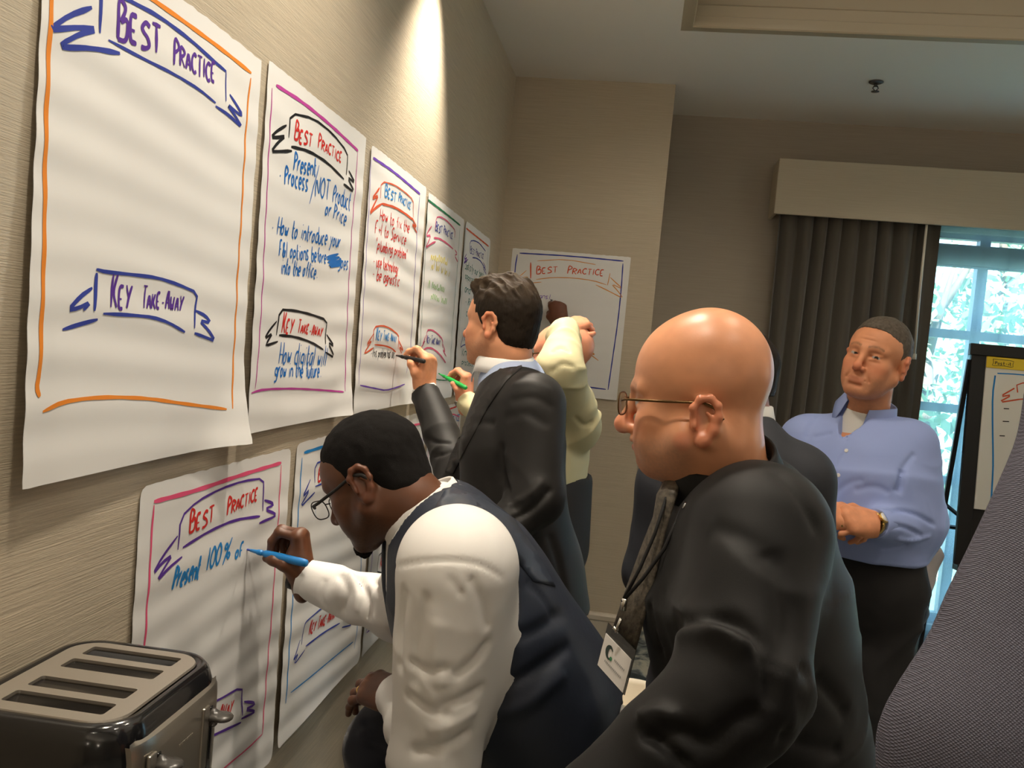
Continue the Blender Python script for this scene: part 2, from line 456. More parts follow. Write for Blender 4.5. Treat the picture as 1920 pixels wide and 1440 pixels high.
# outside: ground and trees seen through the sheer
M['lawn'] = mat('lawn', (0.42, 0.48, 0.34), 0.9, var=((2, 2, 2), 0.3))
g = MB().box((-6, YB + 0.22, -0.7), (16, 30, -0.62)).build('ground_outside', M['lawn']); g['kind'] = 'structure'
M['leaf'] = mat('leaf', (0.20, 0.36, 0.20), 0.6, spec=0.3, var=((1.5, 1.5, 1.5), 0.5))
M['bark'] = mat('bark', (0.12, 0.085, 0.06), 0.9, bump=[((20, 20, 4), 0.8, 0.03)])
def tree(x, y, h, r, n, seed, label):
    R = np.random.RandomState(seed)
    root = empty('tree', (x, y, -0.62)); tag(root, label, 'tree', 'trees outside the window')
    mb = MB()
    mb.tube([(x, y, -0.62), (x + 0.05, y, h * 0.35), (x - 0.1, y, h * 0.75)], [0.14, 0.10, 0.04], 8)
    for k in range(5):
        a = k * 1.26 + seed; mb.tube([(x, y, h * (0.3 + 0.08 * k)), (x + math.cos(a) * r * 0.7, y + math.sin(a) * r * 0.7, h * (0.5 + 0.09 * k))], [0.05, 0.015], 6)
    mb.build('trunk', M['bark'], root, smooth=True)
    cen = R.normal(size=(14, 3)) * np.array([r * 0.55, r * 0.55, h * 0.22]) + np.array([x, y, h * 0.6])
    P = cen[R.randint(0, 14, n)] + R.normal(size=(n, 3)) * r * 0.24
    v, f = [], []
    for p in P:
        a = nrm(R.normal(size=3)); b_ = nrm(np.cross(a, R.normal(size=3)))
        l, w = R.uniform(0.05, 0.10), R.uniform(0.025, 0.045)
        k = len(v)
        v += [p - a * l, p + b_ * w, p + a * l, p - b_ * w]; f.append((k, k + 1, k + 2, k + 3))
    mesh_obj('foliage', v, f, M['leaf'], root, smooth=False)
tree(3.25, 8.0, 3.4, 0.55, 1000, 1, 'leafy green tree outside the left window pane')
tree(4.75, 10.4, 4.4, 0.85, 1900, 2, 'bushy green tree outside the window, right of the mullion')
tree(3.0, 12.0, 5.0, 0.8, 1200, 3, 'distant green tree at the left edge of the window')
# ------------------------------------------------------------------ single-stroke marker lettering
# points: x 0-6, y 0-9 (2 = baseline, 6 = x-height, 9 = cap top)
G = dict(A='02 29 42|14 34', B='02 09 38 37 15|15 46 43 32 02', C='48 29 07 04 22 43', D='02 09 38 46 43 32 02', E='39 09 02 32|05 25', F='39 09 02|05 25', H='02 09|42 49|05 45', I='19 12', K='02 09|39 15 42',
 N='02 09 42 49', O='29 07 04 22 44 47 29', P='02 09 38 47 36 05', R='02 09 38 47 36 05|15 42', S='48 29 07 16 35 43 22 02', T='09 49|29 22', U='09 04 22 44 49', W='09 12 26 32 49', Y='09 25|49 25 12', L='09 02 42', V='09 22 49', X='09 42|49 02', J='39 34 22 03', Q='29 07 04 22 44 47 29|34 51',
 a='46 16 04 12 32 46 42', b='09 02 32 44 36 05', c='36 16 04 12 32', d='46 16 04 12 42|49 42', e='04 44 36 16 04 12 32', f='39 28 22|06 36', g='46 16 04 13 43|46 41 20 00', h='09 02|05 26 45 42', i='16 12|18 18.5', j='26 21 00|28 28.5', k='09 02|36 04 32', l='19 12', m='02 06|05 16 25 22|25 36 45 42', n='02 06|05 26 45 42', o='26 05 03 12 33 35 26', p='06 00|05 26 45 33 03', q='46 16 04 13 43|46 40', r='02 06|04 26 36', s='36 06 14 33 22 02', t='19 13 22 32|06 36', u='06 03 12 32 46|46 42', v='06 22 46', w='06 12 25 32 46', x='06 42|46 02', y='06 23|46 23 10 00', z='06 46 02 42')
G.update({'1': '19 12', '0': '29 07 04 22 44 47 29', '%': '49 02|18 07 16 27 18|35 24 33 44 35', '&': '42 07 18 28 27 04 12 32 45', '.': '22 22.6', ',': '22 11', '-': '15 35', '"': '19 17|29 27', "'": '19 17', '+': '15 55|37 33', '/': '49 02', '*': '14 14.6'})
GW = {'I': 3, 'i': 3, 'l': 3, 'j': 3.6, '.': 3, '1': 3, "'": 3, 'm': 5.6, 'w': 5.4, 'W': 6, 't': 4.4, 'f': 4.2, 'r': 4.4, '*': 3.2, ' ': 4.2}
def glyph(ch):
    out = []
    for st in G.get(ch, '').split('|'):
        if not st: continue
        pts = []
        for w in st.split():
            if '.' in w: pts.append((float(w[0]), float(w[1:])))
            else: pts.append((float(w[0]), float(w[1])))
        out.append(pts)
    return out
def smoothpl(p, it=2):
    p = [np.array(q, float) for q in p]
    for _ in range(it):
        if len(p) < 3: break
        q = [p[0]]
        for a, b in zip(p[:-1], p[1:]):
            q += [a * 0.78 + b * 0.22, a * 0.22 + b * 0.78]
        q.append(p[-1]); p = q
    return p

class Sheet:
    """one flip-chart sheet on a wall: paper and the ink on it, u along the wall, v up (metres)"""
    W, H = 0.635, 0.762
    def __init__(s, plane, u0, v0, seed, lift=0.012, curl=0.0, corner='r', tilt=0.0):
        s.plane, s.u0, s.v0 = plane, u0, v0
        s.mb = MB(); s.mats = [M['paper']]; s.ix = {}
        s.R = np.random.RandomState(seed); s.rr = random.Random(seed)
        s.ph = s.R.uniform(0, 6.28, 6); s.lift, s.curl, s.corner, s.tilt = lift, curl, corner, tilt
    def off(s, u, v):
        a, b = (u - s.u0) / s.W, (v - s.v0) / s.H
        d = 0.003 + 0.62 * s.lift * max(0.0, 1 - b) ** 1.5 * (0.75 + 0.25 * math.sin(2 * a + s.ph[0]))
        rip = 0.0007 * math.sin(b * 68 + 1.6 * math.sin(a * 3 + s.ph[1]) + s.ph[2]) + 0.0006 * math.sin(b * 41 + a * 4 + s.ph[3]) * math.sin(b * 13 + 2 * a + s.ph[5])
        d += (rip + 0.0009) * min(1, (1 - b) * 5)
        d += 0.0012 * (math.sin(a * 7 + s.ph[4]) + 1) * (1 - b)
        if s.curl:
            ca = a if s.corner == 'r' else 1 - a
            k = max(0.0, (ca + (1 - b)) - 1.72) / 0.28
            d += s.curl * k * k
        e = min(a, 1 - a)
        return d + 0.004 * max(0, 0.06 - e) / 0.06 * (1 - b)
    def P(s, u, v, extra=0.0):
        d = s.off(u, v) + extra
        if s.plane[0] == 'x': return (s.plane[1] + d, u, v)
        return (u, s.plane[1] - d, v)
    def uv(s, px, py):
        if s.plane[0] == 'x':
            q = onx(px, py, s.plane[1] + 0.006)
            return (q[1], q[2])
        q = ony(px, py, s.plane[1] - 0.006)
        return (q[0], q[2])
    def paper(s, rc=0.02):
        nu, nv = 40, 72
        rows = []
        jag = [s.R.uniform(-0.0015, 0.0015) for _ in range(nu + 1)]
        for j in range(nv + 1):
            b = j / nv
            row = []
            for i in range(nu + 1):
                a = i / nu
                u, v = s.u0 + a * s.W, s.v0 + b * s.H
                dx = min(a, 1 - a) * s.W; dz = min(b, 1 - b) * s.H
                if dx < rc and dz < rc:              # rounded corners
                    cx, cz = rc - dx, rc - dz
                    l = math.hypot(cx, cz)
                    mx = max(cx, cz)
                    if l > 1e-9:
                        k = mx / l
                        u += (1 if a < 0.5 else -1) * (cx - cx * k); v += (1 if b < 0.5 else -1) * (cz - cz * k)
                if j == nv: v += jag[i]
                u += s.tilt * (b - 1) * s.H
                row.append((u, v))
            rows.append(row)
        f = [[s.P(u, v) for u, v in row] for row in rows]
        bk = [[s.P(u, v, -0.0004) for u, v in row] for row in rows]
        s.mb.grid(f, 0, flip=s.plane[0] == 'x' and False)
        s.mb.grid(bk, 0, flip=True)
        return s
    def slot(s, ink):
        if ink not in s.ix:
            s.ix[ink] = len(s.mats); s.mats.append(INK[ink])
        return s.ix[ink]
    def line(s, pts, ink, w=0.004, taper=True, it=1, sm=True):
        """pts in (u, v)"""
        p = smoothpl(pts, it) if sm else [np.array(q, float) for q in pts]
        q = [p[0]]
        for a, b in zip(p[:-1], p[1:]):
            n = max(1, int(np.linalg.norm(b - a) / 0.009))
            q += [a + (b - a) * (k + 1) / n for k in range(n)]
        if len(q) < 2: return
        L, R_ = [], []
        n = len(q)
        for i in range(n):
            t = nrm(q[min(i + 1, n - 1)] - q[max(i - 1, 0)])
            nn = np.array([-t[1], t[0]])
            ww = w * 0.5 * (1 + 0.10 * math.sin(i * 0.7 + w * 900))
            if taper: ww *= min(1.0, 0.55 + 0.3 * min(i, n - 1 - i))
            L.append(s.P(*(q[i] + nn * ww), 0.0007)); R_.append(s.P(*(q[i] - nn * ww), 0.0007))
        s.mb.grid([R_, L] if s.plane[0] == 'x' else [R_, L], s.slot(ink))
    def px(s, pts, ink, w=0.004, it=1):
        s.line([s.uv(*p) for p in pts], ink, w, it=it)
    def text(s, txt, p0, p1, h, ink, w=0.0032, slant=0.12, jit=0.05, uvs=False):
        """baseline from pixel p0 to pixel p1, cap height h in metres"""
        a, b = (np.array(p0), np.array(p1)) if uvs else (np.array(s.uv(*p0)), np.array(s.uv(*p1)))
        d = b - a; Ln = np.linalg.norm(d); d = d / Ln; n = np.array([-d[1], d[0]])
        wid = [GW.get(c, 5.2) for c in txt]
        tot = sum(wid) - 1.0
        kx = Ln / tot; ky = h / 7.0
        x = 0.0; prev = ' '; caps = txt.isupper() and len(txt) > 3 or txt == 'KEY'
        for c, wd in zip(txt, wid):
            jy, js = s.rr.uniform(-jit, jit) * h, 1 + s.rr.uniform(-jit, jit)
            if caps: js *= 1.0 if prev in ' -' and c.isalpha() else 0.70
            prev = c
            for st in glyph(c):
                pts = []
                for gx, gy in st:
                    yy = (gy - 2) * ky * js
                    pts.append(a + d * ((x + gx) * kx + slant * yy) + n * (yy + jy))
                s.line(pts, ink, w, it=2)
            x += wd
    def scrib(s, p0, p1, h, ink, w=0.0025, seed=1):
        r = random.Random(seed)
        a, b = np.array(s.uv(*p0)), np.array(s.uv(*p1))
        d = b - a; n = max(8, int(np.linalg.norm(d) / (h * 0.42)))
        pts, run = [], []
        for i in range(n + 1):
            if r.random() < 0.10 and len(run) > 2:
                pts.append(run); run = []
                continue
            k = i / n
            run.append(a + d * k + np.array([0, (h if i % 2 else 0) * r.uniform(0.5, 1.2)]))
        if len(run) > 1: pts.append(run)
        for q in pts: s.line(q, ink, w, it=1)
    def done(s, label, group=None):
        o = s.mb.build('flip_chart_sheet', s.mats, base=s.P(s.u0 + s.W / 2, s.v0), smooth=True)
        tag(o, label, 'flip chart sheet', group)
        return o
LW = ('x', 0.0)
GU, GL = 'flip chart sheets of the upper row', 'flip chart sheets of the lower row'

# --- upper row, first: empty sheet with orange frame
s = Sheet(LW, 1.0256, 1.3526, 1, lift=0.030, curl=0.03).paper(0.004)
O, B_, T = 'orange', 'indigo', 'purple'
s.px([(101, -70), (97, 0), (88, 130), (80, 260), (76, 400), (72, 480), (66, 600), (58, 700), (52, 726), (57, 742)], O, 0.0085)
s.px([(180, -78), (290, 0), (350, 42), (420, 94), (473, 137)], O, 0.0075)
s.px([(472, 146), (462, 230), (453, 380), (445, 480), (437, 600), (430, 700), (423, 765)], O, 0.0055)
s.px([(62, 770), (100, 752), (150, 745), (200, 743), (270, 746), (330, 755), (414, 766)], O, 0.006)
s.px([(194, -46), (191, -5), (188, 62)], B_, 0.007)
s.px([(196, -44), (220, -12), (243, 0), (300, 30), (360, 75), (400, 112), (426, 134)], B_, 0.0065)
s.px([(426, 134), (425, 165), (424, 190)], B_, 0.004)
s.px([(204, 75), (260, 105), (330, 140), (375, 168), (405, 193)], B_, 0.005)
s.px([(173, 14), (130, 29), (95, 52), (100, 55), (150, 51), (184, 55), (150, 63), (114, 82), (118, 89), (170, 90), (225, 100)], B_, 0.0075)
s.px([(432, 177), (445, 198), (455, 216), (448, 214), (425, 194), (440, 215), (456, 241), (430, 216), (405, 199)], B_, 0.006)
s.text('BEST', (222, 70), (302, 103), 0.058, T, 0.0075, 0.05)
s.text('PRACTICE', (327, 119), (405, 157), 0.047, T, 0.006, 0.05)
s.px([(174, 511), (171, 545), (167, 582)], B_, 0.008)
s.px([(173, 504), (190, 509), (240, 514), (290, 520), (330, 533), (366, 549), (362, 580), (359, 615)], B_, 0.0055)
s.px([(184, 587), (240, 590), (280, 594), (310, 604), (341, 622)], B_, 0.0055)
s.px([(165, 539), (140, 555), (117, 580), (135, 577), (160, 565), (146, 580)], B_, 0.0065)
s.px([(107, 617), (140, 607), (174, 598)], B_, 0.006)
s.px([(363, 582), (382, 592), (391, 605), (368, 600), (385, 618), (398, 639), (380, 632), (359, 624)], B_, 0.006)
s.text('KEY', (199, 573), (238, 577), 0.050, T, 0.0055, 0.08)
s.text('TAKE-AWAY', (260, 575), (338, 584), 0.036, T, 0.005, 0.08)
s.done('upper-row sheet with orange frame, only a title and an empty take-away box', GU)

# --- upper row, second: magenta frame, blue notes
s = Sheet(LW, 1.6927, 1.3659, 2, lift=0.022, curl=0.02).paper(0.004)
F_, K, R_, U = 'magenta', 'black', 'red', 'blue'
s.px([(512, 165), (505, 270), (497, 400), (488, 550), (480, 650), (471, 728)], F_, 0.004)
s.px([(520, 160), (570, 192), (620, 233), (673, 283)], F_, 0.008)
s.px([(672, 285), (668, 340), (658, 450), (650, 580), (645, 680), (640, 733)], F_, 0.004)
s.px([(462, 736), (490, 729), (550, 728), (600, 731), (638, 734)], F_, 0.005)
s.px([(543, 258), (545, 212), (590, 222), (625, 250), (653, 286), (652, 310), (650, 328)], K, 0.0055, it=1)
s.px([(547, 275), (580, 283), (615, 305), (645, 336)], K, 0.007)
s.px([(538, 235), (520, 246), (508, 257), (520, 258), (538, 255), (520, 268), (508, 284), (525, 284), (548, 283)], K, 0.007)
s.px([(655, 320), (667, 344), (651, 331), (665, 362), (644, 345)], K, 0.007)
s.text('BEST', (553, 262), (585, 277), 0.042, R_, 0.006)
s.text('PRACTICE', (597, 277), (641, 305), 0.036, R_, 0.0055)
s.text('Present', (551, 318), (592, 331), 0.040, U, 0.006)
s.text('* Process', (523, 342), (578, 358), 0.040, U, 0.006)
s.px([(599, 310), (590, 345), (580, 382)], U, 0.004)
s.text('NOT', (591, 370), (617, 376), 0.048, U, 0.0055)
s.text('Product', (624, 378), (656, 395), 0.046, U, 0.0055)
s.text('or Price', (609, 402), (648, 422), 0.038, U, 0.0055)
s.text('* How to introduce your', (508, 436), (636, 464), 0.037, U, 0.005)
s.text('F&I options before', (521, 480), (610, 493), 0.035, U, 0.005)
s.px([(612, 482), (634, 476), (612, 486), (636, 482), (613, 492), (640, 488), (615, 497), (638, 494), (617, 500), (636, 498)], U, 0.006, it=0)
s.text('goes', (633, 500), (651, 506), 0.038, U, 0.0045)
s.text('into the office.', (525, 513), (593, 521), 0.034, U, 0.005)
s.px([(515, 628), (521, 580), (550, 582), (580, 589), (610, 600), (608, 625), (607, 645)], K, 0.006)
s.px([(520, 628), (550, 631), (580, 641), (602, 655)], K, 0.006)
s.px([(515, 602), (502, 618), (491, 635), (508, 624), (498, 638), (492, 648), (517, 640)], K, 0.006)
s.px([(610, 627), (624, 650), (611, 641), (624, 671), (606, 660)], K, 0.006)
s.text('KEY', (525, 622), (546, 625), 0.046, R_, 0.006)
s.text('TAKE-AWAY', (555, 622), (601, 631), 0.030, R_, 0.006)
s.text('How digital will', (518, 682), (607, 686), 0.048, U, 0.005)
s.text('grow in the future.', (509, 706), (596, 707), 0.036, U, 0.005)
s.done('upper-row sheet with magenta frame, black ribbon banner and large blue handwriting', GU)

# --- upper row, third: under the bright downlight
s = Sheet(LW, 2.380, 1.3612, 3, lift=0.018, curl=0.012).paper(0.012)
F_, K, R_, U = 'violet', 'redor', 'red', 'sky'
s.px([(697, 300), (690, 420), (682, 540), (675, 650), (669, 720)], F_, 0.003)
s.px([(701, 296), (740, 322), (789, 364)], F_, 0.008)
s.px([(788, 368), (783, 430), (775, 560), (770, 640), (760, 700)], F_, 0.0035)
s.px([(671, 722), (700, 728), (720, 732), (745, 725), (757, 720)], F_, 0.0045)
s.px([(714, 372), (716, 340), (740, 346), (760, 360), (776, 375), (776, 395), (776, 408)], K, 0.004)
s.px([(717, 382), (740, 388), (760, 400), (776, 413)], K, 0.007)
s.px([(713, 352), (697, 374), (711, 366), (702, 384), (692, 402), (704, 390), (717, 382)], K, 0.008)
s.px([(773, 408), (783, 428), (772, 418), (783, 437)], K, 0.006)
s.text('BEST', (722, 367), (743, 379), 0.040, U, 0.0055)
s.text('PRACTICE', (748, 378), (771, 394), 0.033, U, 0.005)
s.text('How to fix the', (712, 412), (768, 437), 0.036, R_, 0.005)
s.text('F+I to Service', (703, 438), (761, 459), 0.036, R_, 0.005)
s.text('"plumbing problem"', (703, 468), (764, 487), 0.034, R_, 0.005)
s.text('- use technology', (698, 498), (746, 513), 0.034, R_, 0.005)
s.text('- be agnostic', (697, 522), (748, 537), 0.034, R_, 0.005)
s.px([(697, 640), (699, 613), (715, 610), (730, 615), (747, 628), (746, 640), (745, 655)], K, 0.005)
s.px([(700, 646), (720, 648), (733, 653), (741, 660)], K, 0.005)
s.px([(698, 625), (684, 648), (696, 637), (686, 653), (679, 664), (698, 652)], K, 0.005)
s.px([(746, 638), (756, 660), (746, 648), (752, 663)], K, 0.005)
s.text('KEY', (702, 636), (712, 640), 0.040, U, 0.0055)
s.text('TAKE-AWAY', (716, 637), (741, 642), 0.030, U, 0.005)
s.text('-This problem has als', (692, 669), (738, 671), 0.028, 'black', 0.0035)
s.done('upper-row sheet lit by the downlight, red notes, black marker writing on it', GU)

# --- upper row, fourth
s = Sheet(LW, 3.052, 1.3532, 4, lift=0.016).paper(0.008)
K = 'rose'
s.px([(804, 375), (835, 399), (864, 423)], 'green', 0.008)
s.px([(803, 380), (795, 520), (783, 700)], 'teal', 0.0035)
s.px([(863, 428), (858, 500), (848, 600), (842, 680)], 'teal', 0.0035)
s.px([(785, 708), (803, 708), (823, 713), (850, 712)], 'green', 0.0045)
s.px([(816, 432), (819, 408), (826, 406), (838, 413), (848, 424), (854, 432), (853, 446)], K, 0.0055)
s.px([(814, 446), (824, 447), (838, 456), (850, 467)], K, 0.007)
s.px([(810, 424), (804, 433), (799, 443), (809, 441), (803, 453), (798, 465), (808, 457), (817, 453)], K, 0.007)
s.px([(853, 468), (858, 476), (852, 479), (858, 491)], K, 0.006)
s.text('BEST', (817, 431), (829, 438), 0.036, B_, 0.0055)
s.text('PRACTICE', (832, 438), (849, 449), 0.034, B_, 0.005)
for k, (a, b) in enumerate((((807, 488), (840, 500)), ((808, 506), (842, 519)))): s.scrib(a, b, 0.034, 'yellow', 0.006, k)
for k, (a, b) in enumerate((((802, 540), (832, 550)), ((806, 562), (836, 573)))): s.scrib(a, b, 0.030, 'lime', 0.005, k + 5)
s.px([(798, 640), (799, 619), (808, 618), (818, 625), (828, 637), (827, 652)], K, 0.006)
s.px([(782, 666), (797, 652), (807, 652), (820, 662), (833, 680)], K, 0.007)
s.px([(797, 628), (790, 647), (796, 638), (786, 656)], K, 0.006)
s.px([(828, 645), (833, 660), (827, 655), (834, 668)], K, 0.006)
s.text('KEY TAKE-AWAY', (798, 643), (822, 647), 0.030, B_, 0.005)
s.done('upper-row sheet with green top line, pink banner and pale yellow notes', GU)

# --- upper row, fifth
s = Sheet(LW, 3.726, 1.3567, 5, lift=0.014).paper(0.03)
s.px([(875, 428), (896, 445), (917, 462)], 'redor', 0.008)
s.px([(874, 432), (868, 520), (858, 640)], 'teal', 0.003)
s.px([(916, 466), (912, 520), (905, 600)], 'teal', 0.003)
s.px([(881, 475), (882, 452), (890, 451), (900, 456), (911, 471)], B_, 0.005)
s.px([(886, 483), (894, 484), (902, 490), (911, 507)], B_, 0.006)
s.px([(875, 476), (870, 487), (877, 482), (868, 496), (878, 486)], T, 0.006)
s.px([(906, 492), (911, 503), (905, 501), (912, 514)], T, 0.005)
s.text('BEST PRACTICE', (882, 475), (907, 486), 0.034, B_, 0.0045)
for k, (t_, a, b) in enumerate((('Satisfy our best', (872, 503), (906, 522)), ('opposed to what', (872, 523), (906, 541)), ('and finish', (871, 547), (901, 558)), ('- Refer to', (871, 571), (897, 580)), ('com', (873, 592), (884, 596)))):
    s.text(t_, a, b, 0.034, 'teal', 0.005)
s.px([(866, 640), (868, 618), (876, 615), (886, 622)], B_, 0.005)
s.px([(866, 632), (861, 652), (868, 646), (880, 645)], B_, 0.005)
s.text('KEY', (868, 640), (880, 642), 0.034, B_, 0.005)
s.text('Know', (864, 666), (882, 668), 0.034, 'teal', 0.005)
s.text('process', (863, 684), (884, 686), 0.030, 'teal', 0.0045)
s.done('upper-row sheet nearest the corner with red top line and green notes', GU)

# --- lower row, first: being written on with the blue marker
s = Sheet(LW, 1.3436, 0.5455, 6, lift=0.016).paper(0.02)
F_, K, R_, U = 'pink', 'purple', 'red', 'sky'
s.px([(291, 947), (286, 1000), (282, 1061), (276, 1140), (271, 1210), (255, 1390), (251, 1440)], F_, 0.0055)
s.px([(291, 941), (370, 920), (450, 892), (529, 868)], F_, 0.0085)
s.px([(529, 872), (521, 992), (505, 1180), (497, 1251), (486, 1375)], F_, 0.0045)
s.px([(486, 1375), (460, 1402), (400, 1452), (340, 1500)], F_, 0.004)
s.px([(335, 1031), (340, 971), (372, 940), (415, 917), (458, 902), (496, 897), (495, 930), (494, 958)], K, 0.005)
s.px([(344, 1027), (394, 996), (441, 975), (488, 968)], K, 0.006)
s.px([(497, 938), (512, 943), (514, 947), (497, 955), (516, 963), (516, 968), (486, 981)], K, 0.0065)
s.px([(334, 1005), (305, 1045), (286, 1078), (305, 1055), (325, 1040), (308, 1065), (293, 1090), (315, 1066), (342, 1044)], K, 0.006)
s.text('BEST', (356, 1001), (401, 977), 0.044, R_, 0.006)
s.text('PRACTICE', (427, 966), (484, 938), 0.038, R_, 0.006)
s.text('Present', (324, 1104), (373, 1083), 0.042, U, 0.007)
s.text('100', (386, 1072), (412, 1060), 0.044, U, 0.006)
s.text('%', (418, 1057), (431, 1050), 0.050, U, 0.006)
s.text('oF', (441, 1048), (456, 1041), 0.030, U, 0.006)
s.px([(330, 1350), (402, 1315), (451, 1286), (450, 1315), (450, 1341)], K, 0.005)
s.px([(330, 1415), (392, 1380), (448, 1354)], K, 0.006)
s.px([(454, 1315), (470, 1316), (473, 1320), (454, 1330), (472, 1332), (473, 1335), (448, 1347)], K, 0.006)
s.text('KEY TAKE-AWAY', (345, 1378), (432, 1334), 0.034, R_, 0.005)
s.done('lower-row sheet with pink frame being written on with the blue marker', GL)

# --- lower row, second: light blue frame
s = Sheet(LW, 2.0139, 0.5523, 7, lift=0.016).paper(0.02)
F_, K = 'sky', 'indigo'
s.px([(572, 849), (613, 836), (660, 820)], F_, 0.008)
s.px([(568, 858), (563, 922), (556, 1009), (548, 1111), (538, 1237), (531, 1318)], F_, 0.005)
s.px([(680, 990), (677, 1033), (667, 1167), (660, 1215)], F_, 0.004)
s.px([(540, 1298), (590, 1258), (658, 1203)], F_, 0.004)
s.px([(591, 905), (592, 870), (610, 862), (670, 842)], K, 0.0045)
s.px([(591, 912), (608, 905), (668, 882)], K, 0.0045)
s.px([(583, 899), (566, 934), (582, 915), (562, 954), (590, 923)], K, 0.0055)
s.text('BEST PRACTICE', (597, 903), (670, 868), 0.044, 'red', 0.006)
s.px([(562, 1208), (567, 1170), (572, 1163), (602, 1138), (630, 1124), (638, 1150)], K, 0.004)
s.px([(569, 1211), (602, 1186), (634, 1168)], K, 0.005)
s.px([(639, 1160), (654, 1169), (655, 1172), (638, 1176)], K, 0.0045)
s.px([(560, 1199), (552, 1222), (545, 1240), (556, 1222), (546, 1248), (567, 1218)], K, 0.0045)
s.text('KEY TAKE-AWAY', (576, 1189), (626, 1158), 0.036, 'red', 0.006)
s.done('lower-row sheet with light blue frame, beside the bending person', GL)

# --- lower row, third and fourth: mostly hidden
s = Sheet(LW, 2.685, 0.5523, 8, lift=0.012).paper(0.01)
s.line([(2.73, 1.27), (3.0, 1.275), (3.28, 1.27)], 'pink', 0.008)
for u in (2.725, 3.285): s.line([(u, 1.26), (u, 0.62)], 'violet', 0.004)
s.line([(2.73, 0.62), (3.28, 0.615)], 'violet', 0.005)
s.line([(2.80, 1.22), (3.0, 1.235), (3.2, 1.22), (3.2, 1.14), (3.0, 1.155), (2.8, 1.14), (2.8, 1.22)], 'black', 0.004)
s.text('BEST PRACTICE', (2.82, 1.16), (3.18, 1.16), 0.05, 'red', 0.005, uvs=True)
s.line([(2.80, 0.86), (3.0, 0.875), (3.2, 0.86), (3.2, 0.79), (3.0, 0.80), (2.8, 0.79), (2.8, 0.86)], 'black', 0.004)
s.text('KEY TAKE-AWAY', (2.83, 0.81), (3.17, 0.81), 0.04, 'red', 0.005, uvs=True)
s.done('lower-row sheet mostly hidden behind the outstretched white sleeve', GL)
s = Sheet(LW, 3.365, 0.5523, 9, lift=0.012).paper(0.01)
s.px([(811, 776), (828, 771), (845, 767), (868, 758)], 'red', 0.007)
for u in (3.40, 3.96): s.line([(u, 1.26), (u, 0.62)], 'rose', 0.004)
s.px([(815, 796), (817, 787), (834, 779), (851, 776), (862, 782)], 'pink', 0.006)
s.text('BEST PRACTICE', (821, 801), (862, 788), 0.042, 'blue', 0.006)
s.px([(829, 810), (838, 806), (850, 803)], 'pink', 0.006)
s.line([(3.48, 0.86), (3.68, 0.875), (3.88, 0.86), (3.88, 0.79), (3.68, 0.80), (3.48, 0.79), (3.48, 0.86)], 'pink', 0.005)
s.text('KEY TAKE-AWAY', (3.51, 0.81), (3.85, 0.81), 0.04, 'blue', 0.005, uvs=True)
s.done('lower-row sheet with red top line, seen under the raised dark sleeve', GL)

# --- on the end wall
s = Sheet(('y', YE), 0.0692, 1.3605, 10, lift=0.010).paper(0.003)
K, R_ = 'tan', 'redor'
s.px([(974, 474.5), (1070, 480), (1169, 489.5)], 'indigo', 0.007)
s.px([(970, 477), (966, 500), (962, 560), (957, 640), (950, 720)], 'indigo', 0.006)
s.px([(1168, 494), (1165, 540), (1159, 600), (1146, 690), (1140, 731)], 'indigo', 0.006)
s.px([(960, 705), (1020, 715), (1089, 724), (1136, 730)], 'indigo', 0.007)
s.px([(995, 492), (995, 522)], 'redor', 0.007)
s.px([(1007, 489), (1060, 486), (1117, 496)], K, 0.004)
s.px([(1144, 512), (1139, 535)], K, 0.004)
s.px([(1005, 524), (1037, 520), (1075, 521), (1112, 526), (1137, 534)], K, 0.0045)
s.px([(987, 507), (971, 521), (994, 519), (976, 528), (991, 531), (1015, 529)], K, 0.0045)
s.px([(1144, 520), (1169, 543), (1146, 532), (1158, 545), (1169, 560), (1140, 545), (1117, 534)], K, 0.005)
s.text('BEST', (1006, 514), (1045, 511), 0.045, R_, 0.0055)
s.text('PRACTICE', (1064, 513), (1132, 517), 0.045, R_, 0.0055)
s.text('Transl', (1000, 557), (1031, 561), 0.026, 'violet', 0.003)
s.px([(1003, 637), (1010, 627), (1060, 622), (1108, 634), (1106, 655)], K, 0.0045)
s.px([(1008, 655), (1050, 648), (1104, 664)], K, 0.0045)
s.px([(1104, 659), (1117, 665), (1106, 664), (1122, 676)], K, 0.0055)
s.px([(1003, 636), (990, 646), (1003, 640), (985, 664)], K, 0.005)
s.text('KEY TAKE-AWAY', (1014, 645), (1098, 652), 0.035, R_, 0.005)
s.done('flip chart sheet alone on the end wall with a blue frame')
# ------------------------------------------------------------------ figures: signed-distance modelling, surface nets
def hash3(ix, iy, iz):
    n = (ix * 73856093) ^ (iy * 19349663) ^ (iz * 83492791)
    n = (n ^ (n >> 13)) * 1274126177
    n = n ^ (n >> 16)
    return (n & 0xffff).astype(np.float64) / 32767.5 - 1.0
def vnoise(P):
    P = np.asarray(P, float)
    I = np.floor(P).astype(np.int64); f = P - I
    f = f * f * (3 - 2 * f)
    r = 0
    for dx in (0, 1):
        wx = f[:, 0] if dx else 1 - f[:, 0]
        for dy in (0, 1):
            wy = f[:, 1] if dy else 1 - f[:, 1]
            for dz in (0, 1):
                wz = f[:, 2] if dz else 1 - f[:, 2]
                r = r + wx * wy * wz * hash3(I[:, 0] + dx, I[:, 1] + dy, I[:, 2] + dz)
    return r
def fbm(P, o=3):
    r, a = 0, 1.0
    for k in range(o):
        r = r + a * vnoise(P * (2 ** k) + 17.3 * k); a *= 0.5
    return r

